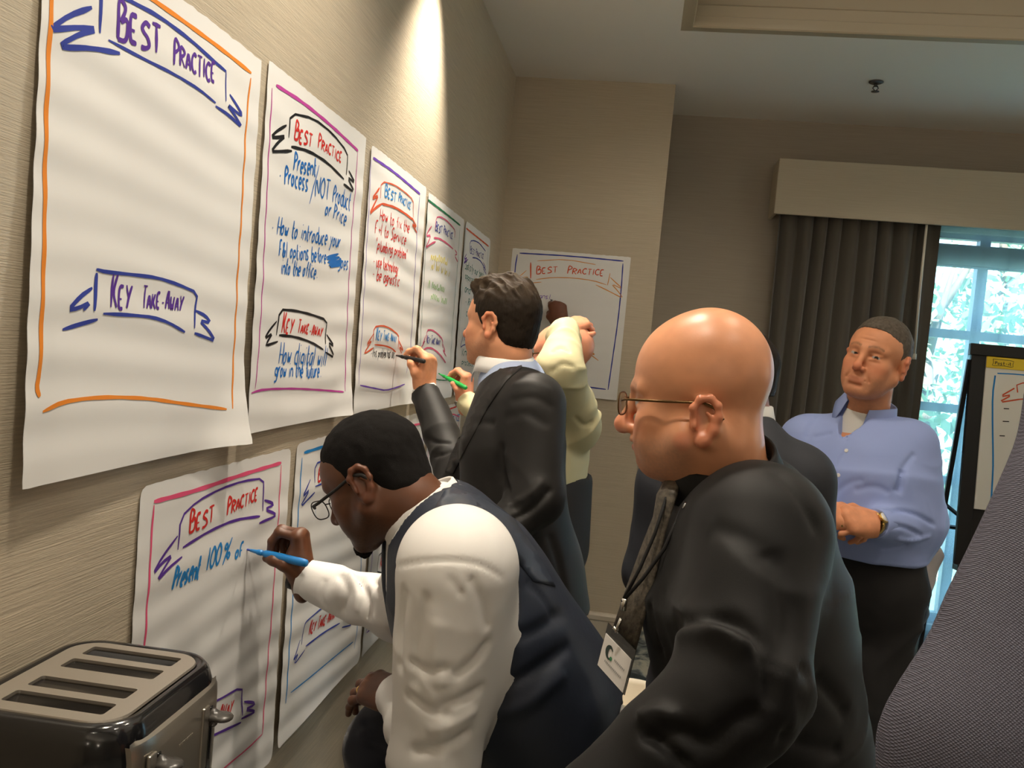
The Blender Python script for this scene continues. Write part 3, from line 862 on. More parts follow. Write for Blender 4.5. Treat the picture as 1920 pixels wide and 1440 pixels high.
class SDF:
    def __init__(s, off=0.0):
        s.p = []; s.off = off; s.hard = []
    def cap(s, a, b, ra, rb=None, k=0.02, op=1, n=None, fl=1.0):
        rb = ra if rb is None else rb
        s.p.append(('c', np.array(a, float), np.array(b, float), ra + s.off * (op > 0), rb + s.off * (op > 0), k, op, None if n is None else nrm(n), fl)); return s
    def chain(s, pts, rs, k=0.02, op=1, n=None, fl=1.0):
        for i in range(len(pts) - 1): s.cap(pts[i], pts[i + 1], rs[i], rs[i + 1], k, op, n, fl)
        return s
    def ell(s, c, r, R=None, k=0.02, op=1):
        r = np.array(r, float) + s.off * (op > 0)
        s.p.append(('e', np.array(c, float), r, np.eye(3) if R is None else np.array(R, float), k, op)); return s
    def sph(s, c, r, k=0.02, op=1): return s.ell(c, (r, r, r), None, k, op)
    def cut(s, p, n, R, k=0.0):
        """remove everything beyond the plane (p, n) within distance R of p"""
        s.p.append(('h', np.array(p, float), nrm(n), R, k)); return s
    def xf(s, T):
        """rigid/scale transform of all primitives so far: T = (3x3 rot cols, origin, scale)"""
        R, o, sc_ = T; q = []
        tp = lambda v: o + R @ (v * sc_)
        for p in s.p:
            if p[0] == 'c': q.append(('c', tp(p[1]), tp(p[2]), p[3] * sc_, p[4] * sc_, p[5] * sc_, p[6], None if p[7] is None else R @ p[7], p[8]))
            elif p[0] == 'e': q.append(('e', tp(p[1]), p[2] * sc_, R @ p[3], p[4] * sc_, p[5]))
            else: q.append(('h', tp(p[1]), R @ p[2], p[3] * sc_, p[4] * sc_))
        s.p = q; return s
    def __add__(s, o):
        r = SDF(); r.p = s.p + o.p; return r
    def __call__(s, P):
        P = np.asarray(P, float)
        d = np.full(len(P), 0.30)
        for p in s.p:
            if p[0] == 'c':
                _, a, b, ra, rb, k, op, n, fl = p
                c, rad = (a + b) / 2, np.linalg.norm(b - a) / 2 + max(ra, rb)
            elif p[0] == 'e':
                _, c, r, R, k, op = p; rad = r.max()
            else:
                _, c, n, rad, k = p; op = -1
            m = np.nonzero(((P - c) ** 2).sum(1) < (rad + k + 0.10) ** 2)[0]
            if len(m) == 0: continue
            Q = P[m]
            if p[0] == 'c':
                A, B = a, b
                q = Q
                if n is not None and fl != 1.0:
                    q = Q + np.outer((Q - a) @ n, n) * (fl - 1)
                    B = b + n * ((b - a) @ n) * (fl - 1)
                ab = B - A
                t = np.clip(((q - A) @ ab) / (ab @ ab + 1e-12), 0, 1)
                e = q - A - t[:, None] * ab
                e = np.sqrt((e * e).sum(1)) - (ra + (rb - ra) * t)
                if fl > 1.0: e = e / (1 + 0.5 * (fl - 1))
            elif p[0] == 'e':
                q = (Q - c) @ R
                k0 = np.sqrt(((q / r) ** 2).sum(1)); k1 = np.sqrt(((q / (r * r)) ** 2).sum(1))
                e = np.where(k0 < 1e-6, -r.min(), k0 * (k0 - 1) / (k1 + 1e-12))
            else:
                e = np.maximum(-((Q - c) @ n), np.sqrt(((Q - c) ** 2).sum(1)) - rad)
            dm = d[m]
            if op > 0:
                if k > 0:
                    h = np.maximum(k - np.abs(dm - e), 0) / k
                    dm = np.minimum(dm, e) - h * h * k * 0.25
                else: dm = np.minimum(dm, e)
            else:
                if k > 0:
                    h = np.maximum(k - np.abs(dm + e), 0) / k
                    dm = np.maximum(dm, -e) + h * h * k * 0.25
                else: dm = np.maximum(dm, -e)
            d[m] = dm
        return d

def nets(f, lo, hi, h):
    """surface nets of f inside the box lo..hi with cell h -> (verts, quads)"""
    lo, hi = np.array(lo, float), np.array(hi, float)
    B = 8
    nb = np.maximum(1, np.ceil((hi - lo) / (h * B)).astype(int))
    N = nb * B + 1
    D = np.full(N, 1.0, np.float32)
    bi = np.stack(np.meshgrid(*[np.arange(n) for n in nb], indexing='ij'), -1).reshape(-1, 3)
    cen = lo + (bi + 0.5) * h * B
    dc = f(cen)
    g = np.stack(np.meshgrid(*[np.arange(B + 1)] * 3, indexing='ij'), -1).reshape(-1, 3)
    act = np.abs(dc) < h * B * 0.87 * 1.7 + 0.004
    for b in bi[~act & (dc < 0)]:
        D[b[0] * B:b[0] * B + B + 1, b[1] * B:b[1] * B + B + 1, b[2] * B:b[2] * B + B + 1] = -1
    ab = bi[act]
    CH = 260
    for i in range(0, len(ab), CH):
        blk = ab[i:i + CH]
        idx = (blk[:, None, :] * B + g[None]).reshape(-1, 3)
        D[idx[:, 0], idx[:, 1], idx[:, 2]] = f(lo + idx * h)
    S = D < 0
    cnt = np.zeros(np.array(N) - 1, np.int8)
    for dx in (0, 1):
        for dy in (0, 1):
            for dz in (0, 1):
                cnt += S[dx:N[0] - 1 + dx, dy:N[1] - 1 + dy, dz:N[2] - 1 + dz]
    cell = np.argwhere((cnt > 0) & (cnt < 8))
    if len(cell) == 0: return np.zeros((0, 3)), []
    ids = np.full(cnt.shape, -1, np.int64); ids[tuple(cell.T)] = np.arange(len(cell))
    co = np.array([(x, y, z) for x in (0, 1) for y in (0, 1) for z in (0, 1)])
    val = np.stack([D[tuple((cell + c).T)] for c in co], 1).astype(float)
    acc = np.zeros((len(cell), 3)); num = np.zeros(len(cell))
    for i in range(8):
        for j in range(i + 1, 8):
            if np.abs(co[i] - co[j]).sum() != 1: continue
            a, b = val[:, i], val[:, j]
            m = (a < 0) != (b < 0)
            t = np.where(m, a / np.where(m, a - b, 1), 0)
            acc += np.where(m[:, None], co[i] + t[:, None] * (co[j] - co[i]), 0); num += m
    V = lo + (cell + acc / num[:, None]) * h
    F = []
    for ax in range(3):
        o = [1, 1, 1]; o[ax] = 0
        sl0 = [slice(1, N[0] - 1)] * 3
        A = S[tuple(slice(1, N[i] - 1) if i != ax else slice(0, N[i] - 1) for i in range(3))]
        Bq = S[tuple(slice(1, N[i] - 1) if i != ax else slice(1, N[i]) for i in range(3))]
        e = np.argwhere(A != Bq)
        if len(e) == 0: continue
        flip = A[tuple(e.T)]
        base = e.copy()
        for i in range(3):
            if i != ax: base[:, i] += 1
        u, v = [(1, 2), (2, 0), (0, 1)][ax]
        def cidx(du, dv):
            c = base.copy(); c[:, u] -= du; c[:, v] -= dv
            return ids[tuple(c.T)]
        q = np.stack([cidx(1, 1), cidx(0, 1), cidx(0, 0), cidx(1, 0)], 1)
        q[~flip] = q[~flip][:, ::-1]
        F.append(q[(q >= 0).all(1)])
    return V, np.vstack(F)
def grad(f, V, e=0.002):
    g = np.stack([f(V + d) - f(V - d) for d in np.eye(3) * e], 1)
    return g / (np.linalg.norm(g, axis=1)[:, None] + 1e-9)
def relax(V, F, it=2, lam=0.5):
    F = np.asarray(F)
    e = np.vstack([F[:, [0, 1]], F[:, [1, 2]], F[:, [2, 3]], F[:, [3, 0]]])
    e = np.vstack([e, e[:, ::-1]])
    for _ in range(it):
        acc = np.zeros_like(V); n = np.zeros(len(V))
        np.add.at(acc, e[:, 0], V[e[:, 1]]); np.add.at(n, e[:, 0], 1)
        V = V + lam * (acc / np.maximum(n, 1)[:, None] - V)
    return V

class Skin:
    """a meshed surface that can be sculpted along lines seen in the picture"""
    def __init__(s, f, lo, hi, h, sm=1):
        s.f = f; s.V, s.F = nets(f, lo, hi, h)
        if sm: s.V = relax(s.V, s.F, sm)
        s.N = grad(f, s.V)
        s._t = None
    def tree(s):
        if s._t is None: s._t = BVHTree.FromPolygons(s.V.tolist(), np.asarray(s.F).tolist())
        return s._t
    def hit(s, px, py):
        r = ray(px, py); r = r / np.linalg.norm(r)
        q = s.tree().ray_cast(Vector(CAM), Vector(r), 20)
        return None if q[0] is None else (np.array(q[0]), np.array(q[1]), q[2])
    def folds(s, a, b, rad, amp, fa, fp, seed=0, sharp=1.6, ends=None):
        """noise folds around the limb a-b: fa cycles/m along, fp around"""
        a, b = np.array(a, float), np.array(b, float)
        ab = b - a; L = np.linalg.norm(ab); t = (s.V - a) @ ab / (L * L)
        ax = ab / L
        q = s.V - a - np.clip(t, 0, 1)[:, None] * ab
        w = np.clip(1 - (np.linalg.norm(q, axis=1) - rad) / 0.05, 0, 1) * np.clip(1 - (np.abs(t - 0.5) - 0.5) / 0.25, 0, 1)
        if ends is not None: w = w * np.interp(t, np.linspace(0, 1, len(ends)), ends)
        al = (s.V - a) @ ax
        per = (s.V - a) - np.outer(al, ax)
        Q = per * fp + np.outer(al * fa, ax) + seed * 7.7
        n = vnoise(Q + 0.6 * np.stack([vnoise(Q * 0.7 + 5), vnoise(Q * 0.7 + 9), vnoise(Q * 0.7 + 13)], 1))
        n2 = vnoise(Q * 1.9 + 31)
        rdg = 1 - np.abs(n) * 2.2
        s.V = s.V + s.N * (amp * w * (0.75 * np.sign(rdg) * np.abs(rdg) ** sharp + 0.3 * n2))[:, None]
        s._t = None; return s
    def crease(s, pts, amp, w, taper=True):
        """push in (amp<0) or out along a line given in picture points, on the visible side"""
        H = [s.hit(*p) for p in smoothpl(pts, 2)]
        H = [h[0] for h in H if h is not None]
        if len(H) < 2: return s
        best = np.full(len(s.V), 9.0); tt = np.zeros(len(s.V))
        H = np.array(H)
        lo_, hi_ = H.min(0) - 4 * w, H.max(0) + 4 * w
        idx = np.nonzero(((s.V > lo_) & (s.V < hi_)).all(1))[0]
        P = s.V[idx]; bd = np.full(len(idx), 9.0); bt = np.zeros(len(idx)); n = len(H) - 1
        for i in range(n):
            ab = H[i + 1] - H[i]
            if np.linalg.norm(ab) > 0.15: continue
            t = np.clip((P - H[i]) @ ab / (ab @ ab + 1e-12), 0, 1)
            dd = np.linalg.norm(P - H[i] - t[:, None] * ab, axis=1)
            m = dd < bd; bd[m] = dd[m]; bt[m] = (i + t[m]) / n
        g = np.exp(-(bd / w) ** 2)
        if taper: g = g * np.clip(np.minimum(bt, 1 - bt) * 5 + 0.15, 0, 1)
        s.V[idx] = P + s.N[idx] * (amp * g)[:, None]
        s._t = None; return s
    def patch(s, poly, off, step=10, inset=0.0015):
        """a thin layer lying on the surface inside a picture polygon -> verts, faces"""
        p = [np.array(q, float) for q in poly]
        bd = []
        for a, b in zip(p, p[1:] + p[:1]):
            n = max(1, int(np.linalg.norm(b - a) / step))
            bd += [a + (b - a) * k / n for k in range(n)]
        lo_, hi_ = np.min(bd, 0), np.max(bd, 0)
        def inside(x, y):
            c = False
            for a, b in zip(p, p[1:] + p[:1]):
                if (a[1] > y) != (b[1] > y) and x < (b[0] - a[0]) * (y - a[1]) / (b[1] - a[1]) + a[0]: c = not c
            return c
        pts = list(bd)
        y = lo_[1] + step * 0.5
        while y < hi_[1]:
            x = lo_[0] + step * 0.5
            while x < hi_[0]:
                if inside(x, y) and min(np.linalg.norm(np.array(bd) - (x, y), axis=1)) > step * 0.55: pts.append(np.array([x, y]))
                x += step
            y += step
        nb = len(bd)
        r = delaunay_2d_cdt([Vector(q) for q in pts], [], [list(range(nb))], 1, 1e-4)
        vs, fs = r[0], r[2]
        hv = [s.hit(q[0], q[1]) for q in vs]
        ok = [h for h in hv if h is not None]
        if not ok: return [], []
        loc = []
        for q, h in zip(vs, hv):
            if h is None:
                h = min(ok, key=lambda g: np.linalg.norm(np.cross(g[0] - CAM, nrm(ray(q[0], q[1])))))
            loc.append((h[0], h[1] if (h[1] @ (CAM - h[0])) > 0 else -h[1]))
        n = len(loc)
        V = [l + nn * off for l, nn in loc] + [l - nn * inset for l, nn in loc]
        F = []
        from collections import Counter
        ec = {}
        for f in fs:
            f = list(f)
            a, b, c = V[f[0]], V[f[1]], V[f[2]]
            if np.cross(b - a, c - a) @ (CAM - a) < 0: f = f[::-1]
            F.append(f); F.append([i + n for i in f[::-1]])
            for i in range(len(f)): ec[(f[i], f[(i + 1) % len(f)])] = 1
        for (a, b) in ec:
            if (b, a) not in ec: F.append([b, a, a + n, b + n])
        return V, F
    def obj(s, name, m, parent=None, base=(0, 0, 0), col=None):
        return mesh_obj(name, s.V, s.F, m, parent, base, None, True, col)
def join(*parts):
    """(V, F, col) pieces -> one mesh"""
    V, F, Cc = [], [], []
    n = 0
    for v, f, c in parts:
        V.append(np.asarray(v)); F += [[i + n for i in q] for q in np.asarray(f).tolist()]; Cc.append(c); n += len(v)
    return np.vstack(V), F, np.vstack(Cc)

# ------------------------------------------------------------------ head, hand
def frame(fwd, up):
    """columns: x (the person's right), y forward, z up"""
    y = nrm(fwd); z = nrm(np.array(up) - y * (np.array(up) @ y)); x = np.cross(y, z)
    return np.stack([x, y, z], 1)
def head_sdf(o={}):
    g = lambda k, d: o.get(k, d)
    S = SDF()
    w = g('w', 1.0); jaw = g('jaw', 1.0); back = g('back', 1.0); cr = g('crown', 0.0); fz = g('fz', 1.0); cb = g('cb', 0.0)
    S.ell((0, -0.016, 0.036 + cr * 0.5), (0.0765 * w, 0.0975 * back, 0.080 + cr * 0.5))
    S.ell((0, 0.028, 0.028 + cr * 0.45), (0.067 * w, 0.064, 0.062 + cr * 0.4), k=0.03)                # forehead
    S.ell((0, 0.030, -0.040), (0.058 * w, 0.057, 0.070), k=0.03)              # face block
    for s in (-1, 1):
        S.cap((s * 0.055 * w * jaw, 0.004, -0.052), (s * 0.020, 0.070 - cb, -0.100 * fz), 0.020 * jaw, 0.016, k=0.03)   # jaw line
        S.ell((s * 0.044 * w, 0.058, -0.026), (0.020, 0.020, 0.017), k=0.025)     # cheekbone
        S.ell((s * 0.036, 0.062, -0.058), (0.020, 0.020, 0.024), k=0.025)         # cheek
        S.cap((s * 0.012, 0.089, 0.021), (s * 0.046 * w, 0.070, 0.020), 0.0095, 0.008, k=0.016)  # brow ridge
    S.ell((0, 0.073 - cb, -0.099 * fz), (0.021, 0.017, 0.016), k=0.02)                   # chin
    S.ell((0, 0.080 - cb * 0.4, -0.070 * fz), (0.024, 0.013, 0.022), k=0.018)                  # muzzle
    for s in (-1, 1):
        S.ell((s * 0.031, 0.096, 0.001), (0.018, 0.017, 0.0125), k=0.014, op=-1)  # eye socket
        S.sph((s * 0.0305, 0.0735, 0.001), 0.0128, k=0.003)                       # eyeball
        S.cap((s * 0.018, 0.084, 0.0085), (s * 0.043, 0.076, 0.0065), 0.0038, 0.0035, k=0.005)   # upper lid
        S.cap((s * 0.019, 0.084, -0.0075), (s * 0.042, 0.077, -0.0070), 0.003, 0.003, k=0.006)   # lower lid
    nl = g('nose', 1.0)
    S.cap((0, 0.090, 0.012), (0, 0.101 + 0.010 * nl, -0.030), 0.0075, 0.0095, k=0.014)
    S.sph((0, 0.103 + 0.011 * nl, -0.036), 0.0105, k=0.010)
    for s in (-1, 1):
        S.ell((s * 0.0125, 0.097, -0.041), (0.0075, 0.0105, 0.0075), k=0.008)
        S.sph((s * 0.007, 0.106, -0.0475), 0.0032, k=0.003, op=-1)
    lb = np.array((0, -cb * 0.5, 0.07 * (1 - fz)))
    S.cap(lb + (-0.019, 0.086, -0.0665), lb + (0.019, 0.086, -0.0665), 0.0048, k=0.008)
    S.cap(lb + (-0.006, 0.0935, -0.0650), lb + (0.006, 0.0935, -0.0650), 0.0048, k=0.008)
    S.cap(lb + (-0.015, 0.0885, -0.0765), lb + (0.015, 0.0885, -0.0765), 0.0058, k=0.008)
    S.cap(lb + (-0.025, 0.089, -0.0715), lb + (0.025, 0.089, -0.0715), 0.0020, k=0.003, op=-1)
    S.cap(lb + (-0.014, 0.090, -0.087), lb + (0.014, 0.090, -0.087), 0.005, k=0.010, op=-1)
    for s in (-1, 1):                                                          # ears
        a = math.radians(24)
        n = nrm((s * math.cos(a), -math.sin(a), 0.06)); f_ = nrm(np.cross((0, 0, 1), n) * s); z_ = np.cross(n, f_); 
        if z_[2] < 0: z_ = -z_
        R = np.stack([n, f_, z_], 1)
        c = np.array((s * 0.0775 * w, -0.012 + g('eary', 0.0), -0.010 + g('earz', 0.0)))
        E = lambda y, z, x=0.0: c + R @ np.array((x, y, z))
        S.ell(E(0, 0.002, -0.004), (0.0065, 0.0185, 0.030), R, k=0.010)
        pts = [E(0.013 * 1, 0.004, 0.004), E(0.016, 0.018, 0.006), E(0.006, 0.031, 0.008), E(-0.008, 0.032, 0.010), E(-0.018, 0.022, 0.011), E(-0.020, 0.006, 0.010), E(-0.014, -0.012, 0.007), E(-0.004, -0.026, 0.004)]
        S.chain(pts, [0.0035, 0.0042, 0.0046, 0.0048, 0.0048, 0.0046, 0.0048, 0.0056], k=0.007)
        S.ell(E(0.002, -0.027, 0.003), (0.0055, 0.0085, 0.0095), R, k=0.006)
        S.ell(E(0.003, -0.004, 0.0075), (0.0050, 0.0075, 0.010), R, k=0.004, op=-1)
        S.ell(E(-0.004, 0.017, 0.0085), (0.003, 0.006, 0.007), R, k=0.004, op=-1)
        S.chain([E(-0.010, -0.012, 0.006), E(-0.012, 0.004, 0.007), E(-0.004, 0.012, 0.007)], [0.0028] * 3, k=0.004)
        S.ell(E(0.013, -0.006, 0.004), (0.005, 0.004, 0.007), R, k=0.005)
    return S
def lin(c): return np.array([((x / 255) ** 2.2) for x in c])
def blend(col, c, w):
    w = np.clip(w, 0, 1)[:, None]
    return col * (1 - w) + np.array(c) * w
def head_color(L, skin, o={}):
    """L: local head coordinates; colours that belong to the skin itself"""
    n = len(L); x, y, z = L.T; ax = np.abs(x)
    col = np.tile(np.array(skin, float), (n, 1))
    col *= (1 + 0.06 * fbm(L * 60, 2) + 0.05 * vnoise(L * 22))[:, None]
    G3 = lambda c, r: np.exp(-(((L - np.array(c)) / np.array(r)) ** 2).sum(1))
    GS = lambda c, r: np.exp(-(((np.stack([ax, y, z], 1) - np.array(c)) / np.array(r)) ** 2).sum(1))
    red = np.array(o.get('red', np.array(skin) * np.array((1.04, 0.76, 0.70))))
    col = blend(col, red, 0.75 * G3((0, 0.112, -0.037), (0.018, 0.02, 0.018)) + 0.45 * GS((0.045, 0.07, -0.035), (0.022, 0.03, 0.022)))
    ear = np.clip((ax - 0.0800) / 0.004, 0, 1) * (np.abs(y + 0.012) < 0.05) * (np.abs(z + 0.02) < 0.06)
    col = blend(col, red, 0.5 * ear)
    lip = np.array(o.get('lip', np.array(skin) * np.array((0.92, 0.52, 0.50))))
    col = blend(col, lip, 0.9 * np.clip(1.6 * np.exp(-((ax / 0.021) ** 4) - (((z + 0.0715) / 0.0085) ** 4)) * (y > 0.07), 0, 1))
    hair = np.array(o.get('hair', (0.03, 0.02, 0.015)))
    st = o.get('stubble', 0.0)
    if st:
        reg = np.clip((-0.040 - z) / 0.02, 0, 1) * np.clip((y + 0.02) / 0.03, 0, 1)
        reg *= 1 - np.exp(-((ax / 0.026) ** 4) - (((z + 0.0715) / 0.010) ** 4)); reg *= 1 - 0.6 * GS((0.04, 0.075, -0.045), (0.02, 0.03, 0.014))
        col = blend(col, np.array(o.get('stcol', hair)), st * reg * (0.8 + 0.3 * vnoise(L * 400)))
    bz = 0.0255 + 0.004 * np.sin(np.clip((ax - 0.012) / 0.036, 0, 1) * 3.14) - 0.10 * np.clip(ax - 0.035, 0, 1)
    br = np.exp(-(((z - bz) / 0.0042) ** 2)) * (ax > 0.010) * (ax < 0.050) * (y > 0.05)
    col = blend(col, np.array(o.get('brow', hair)), br * o.get('browk', 0.85) * (0.85 + 0.3 * vnoise(L * 500)))
    de = np.sqrt((ax - 0.0305) ** 2 + (y - 0.0735) ** 2 + (z - 0.001) ** 2)
    eye = (de < 0.0136) & (np.abs(z - 0.001) < o.get('lidgap', 0.0052)) & (y > 0.078)
    gx = o.get('gaze', 0.0)
    dpx = np.sqrt((x - np.sign(x) * 0.0305 - gx) ** 2 + (z - 0.001 - o.get('gazez', 0.0)) ** 2)
    col[eye] = (0.42, 0.38, 0.35)
    col[eye & (dpx < 0.0056)] = o.get('iris', (0.05, 0.035, 0.025))
    col[eye & (dpx < 0.0026)] = (0.005, 0.005, 0.005)
    return np.clip(col, 0.001, 1)
HAND_REST = dict(index=(18, 22, 14), middle=(22, 26, 16), ring=(26, 30, 18), pinky=(30, 32, 20))
def hand_sdf(origin, Y, Z, right=True, sc_=1.0, curl=HAND_REST, thumb=None, spread=1.0, side=None):
    """origin: wrist; Y: wrist to knuckles; Z: out of the back of the hand -> (SDF, dict of joint points)"""
    Y = nrm(Y); Z = nrm(np.array(Z) - Y * (np.array(Z) @ Y)); T = np.cross(Z, Y) if right else np.cross(Y, Z)
    R = np.stack([T, Y, Z], 1)
    W = lambda t, y, z: np.array(origin) + R @ (np.array((t, y, z)) * sc_)
    S = SDF(); J = {'W': W, 'R': R}
    kn = dict(index=(0.030, 0.092, 0.004), middle=(0.009, 0.097, 0.007), ring=(-0.012, 0.091, 0.005), pinky=(-0.031, 0.080, 0.0))
    ln = dict(index=(0.043, 0.026, 0.021), middle=(0.047, 0.030, 0.022), ring=(0.043, 0.028, 0.022), pinky=(0.034, 0.021, 0.019))
    rd = dict(index=0.0098, middle=0.0100, ring=0.0095, pinky=0.0082)
    S.cap(W(0, -0.03, 0), W(0, 0.012, 0), 0.029 * sc_, 0.028 * sc_, n=Z, fl=1.45)
    for k, (t, y, z) in kn.items():
        S.cap(W(t * 0.55, 0.012, 0), W(t, y, z - 0.002), 0.0175 * sc_, 0.0135 * sc_, k=0.022 * sc_)
    S.ell(W(0.026, 0.034, -0.012), np.array((0.017, 0.030, 0.015)) * sc_, R, k=0.02 * sc_)     # thumb ball
    S.ell(W(-0.026, 0.036, -0.009), np.array((0.013, 0.032, 0.012)) * sc_, R, k=0.02 * sc_)
    for k, (t, y, z) in kn.items():
        p = np.array((t, y, z)); a = 0.0; pts = [p]
        sp = {'index': 0.10, 'middle': 0.02, 'ring': -0.06, 'pinky': -0.15}[k] * spread
        for L, c in zip(ln[k], curl[k]):
            a += math.radians(c)
            p = p + np.array((math.sin(sp) * math.cos(a), math.cos(sp) * math.cos(a), -math.sin(a))) * L
            pts.append(p)
        wp = [W(*q) for q in pts]; J[k] = wp
        r = rd[k] * sc_
        S.chain(wp, [r * 1.06, r, r * 0.93, r * 0.80], k=0.003 * sc_)
        for q in wp[:2]: S.sph(q + R @ np.array((0, 0, 0.002 * sc_)), r * 1.07, k=0.006 * sc_)
    th = thumb or [(0.030, 0.022, -0.006), (0.052, 0.050, -0.016), (0.060, 0.080, -0.022), (0.058, 0.104, -0.024)]
    wp = [W(*q) for q in th]; J['thumb'] = wp
    S.chain(wp, [0.0155 * sc_, 0.0125 * sc_, 0.0112 * sc_, 0.0088 * sc_], k=0.010 * sc_)
    return S, J
def box_of(*pts, pad=0.05):
    p = np.array(pts); return p.min(0) - pad, p.max(0) + pad

SKIN_BUMP = [((700, 700, 700), 0.12, 0.0004), ((140, 140, 140), 0.12, 0.001)]
M['skin'] = mat('skin', (0.5, 0.3, 0.2), 0.38, spec=0.5, vcol=True, sss=0.04, bump=SKIN_BUMP)
M['skin_matte'] = mat('skin_matte', (0.5, 0.3, 0.2), 0.5, spec=0.35, vcol=True, sss=0.04, bump=SKIN_BUMP)

def collar(name, c, ax, fwd, rx, ry, h, m, parent, gap=0.5, leaf=0.045, flare=0.010, th=0.0022, point=0.03, tilt=0.0, droop=0.0):
    """turned-down shirt collar around the neck: stand up, leaf folded outside"""
    ax = nrm(ax); R = frame(fwd, ax)
    c = np.array(c, float)
    rows = []
    n = 44
    for i in range(n + 1):
        t = gap / 2 + (2 * math.pi - gap) * i / n          # angle from the front
        d = np.array((math.sin(t), math.cos(t), 0))
        fr = max(0, math.cos(t)) ** 2                        # 1 at the front
        e = lambda k, z: c + R @ np.array((d[0] * (rx + k), d[1] * (ry + k), z - droop * fr))
        lf = leaf + point * math.exp(-((min(t, 2 * math.pi - t) - gap / 2) / 0.35) ** 2)
        prof = [e(-0.002, -0.01), e(-0.001, h * 0.5), e(0.0, h), e(0.003, h + 0.0025), e(0.006, h), e(flare * 0.6 + 0.004, h - lf * 0.5), e(flare + 0.006, h - lf)]
        inner = [e(flare + 0.006 - th, h - lf), e(flare * 0.6 + 0.004 - th, h - lf * 0.5), e(0.004, h - 0.004), e(0.002, h * 0.5), e(0.001, -0.01)]
        rows.append(prof + inner)
    mb = MB().grid(rows)
    for end in (0, n):
        pass
    return mb.build(name, m, parent, smooth=True)
# ------------------------------------------------------------------ people: shared steps
def facing(px, away, pitch=0.0):
    """horizontal direction in the room: degrees turned from picture-left, positive away from the viewer"""
    f = ray(px, 720); f = nrm((f[0], f[1], 0)); r = V3(f[1], -f[0], 0)
    a, p = math.radians(away), math.radians(pitch)
    h = -r * math.cos(a) + f * math.sin(a)
    return nrm(h * math.cos(p) + V3(0, 0, 1) * math.sin(p))
def rot_about(v, ax, deg):
    ax = nrm(ax); a = math.radians(deg); v = np.array(v, float)
    return v * math.cos(a) + np.cross(ax, v) * math.sin(a) + ax * (ax @ v) * (1 - math.cos(a))
def inner(S, d):
    """the body inside a garment: the same limbs, thinner"""
    r = SDF()
    for p in S.p:
        if p[0] == 'c' and p[6] > 0: r.p.append(('c', p[1], p[2], max(0.02, p[3] - d), max(0.02, p[4] - d), p[5], 1, p[7], p[8]))
        elif p[0] == 'e' and p[5] > 0: r.p.append(('e', p[1], np.maximum(0.015, p[2] - d), p[3], p[4], 1))
    return r
def bounds(S, pad=0.03):
    lo, hi = [], []
    for p in S.p:
        if p[0] == 'c':
            r = max(p[3], p[4]); lo += [p[1] - r, p[2] - r]; hi += [p[1] + r, p[2] + r]
        elif p[0] == 'e': lo.append(p[1] - p[2].max()); hi.append(p[1] + p[2].max())
    return np.min(lo, 0) - pad, np.max(hi, 0) + pad
def piece(S, lo, hi, h, color, sm=1):
    V, F = nets(S, lo, hi, h)
    if sm: V = relax(V, F, sm)
    if callable(color): c = color(V)
    else: c = np.tile(np.array(color, float), (len(V), 1))
    return V, F, c
def body_mesh(name, label, base, head, hT, neck, rest, hands, skin, ho, m, hh=0.0026, h2=0.0024, hr=0.012, clip=False):
    """the whole body as one mesh: head and neck, hands, and what the clothes cover"""
    R, o, s_ = hT
    H = head.xf(hT)
    allb = SDF(); allb.p = H.p[:]
    for p in neck.p: allb.p.append(p)
    lo, hi = bounds(H, 0.02)
    zc = max(p[1][2] for p in neck.p)
    bot = min(min(p[1][2], p[2][2]) for p in neck.p)
    nlo, nhi = bounds(neck, 0.01)
    lo = np.minimum(lo, nlo); hi = np.maximum(hi, nhi)
    if clip: lo[2] = bot
    def hc(V):
        L = (V - o) @ R / s_
        return head_color(L, skin, ho)
    ps = [piece(allb, lo, hi, hh, hc)]
    if rest is not None:
        r2 = SDF(); r2.p = rest.p + neck.p
        a, b = bounds(rest, 0.03)
        ps.append(piece(r2, a, b, hr, skin))
    for S, (a, b) in hands:
        def cc(V): return np.array(skin) * (1 + 0.10 * vnoise(V * 60) + 0.05 * vnoise(V * 200))[:, None] * np.array((1.0, 0.97, 0.95))
        ps.append(piece(S, a, b, h2, cc))
    V, F, c = join(*ps)
    ob = mesh_obj(name, V, F, m, None, base, None, True, c)
    tag(ob, label, 'person')
    return ob
def shoe(name, heel, toe, m, parent, w=0.048, label=None):
    heel, toe = np.array(heel, float), np.array(toe, float)
    d = toe - heel; S = SDF()
    up = V3(0, 0, 1); f = nrm((d[0], d[1], 0)); l = np.cross(up, f)
    z = heel[2]
    g = lambda t, y, q: heel + f * np.linalg.norm(d) * t + l * y + V3(0, 0, q)
    S.cap(g(0.05, 0, 0.045), g(0.55, 0, 0.04), 0.040, w, n=up, fl=1.15)
    S.cap(g(0.55, 0, 0.035), g(0.92, 0, 0.026), w, 0.036, k=0.02, n=up, fl=1.6)
    S.cap(g(0.12, 0, 0.05), g(0.16, 0, 0.10), 0.040, 0.042, k=0.03)
    S.cut(g(0.5, 0, 0.002), (0, 0, -1), 0.4)
    V, F = nets(S, *bounds(S, 0.02), 0.006)
    return mesh_obj(name, relax(V, F, 1), F, m, parent)
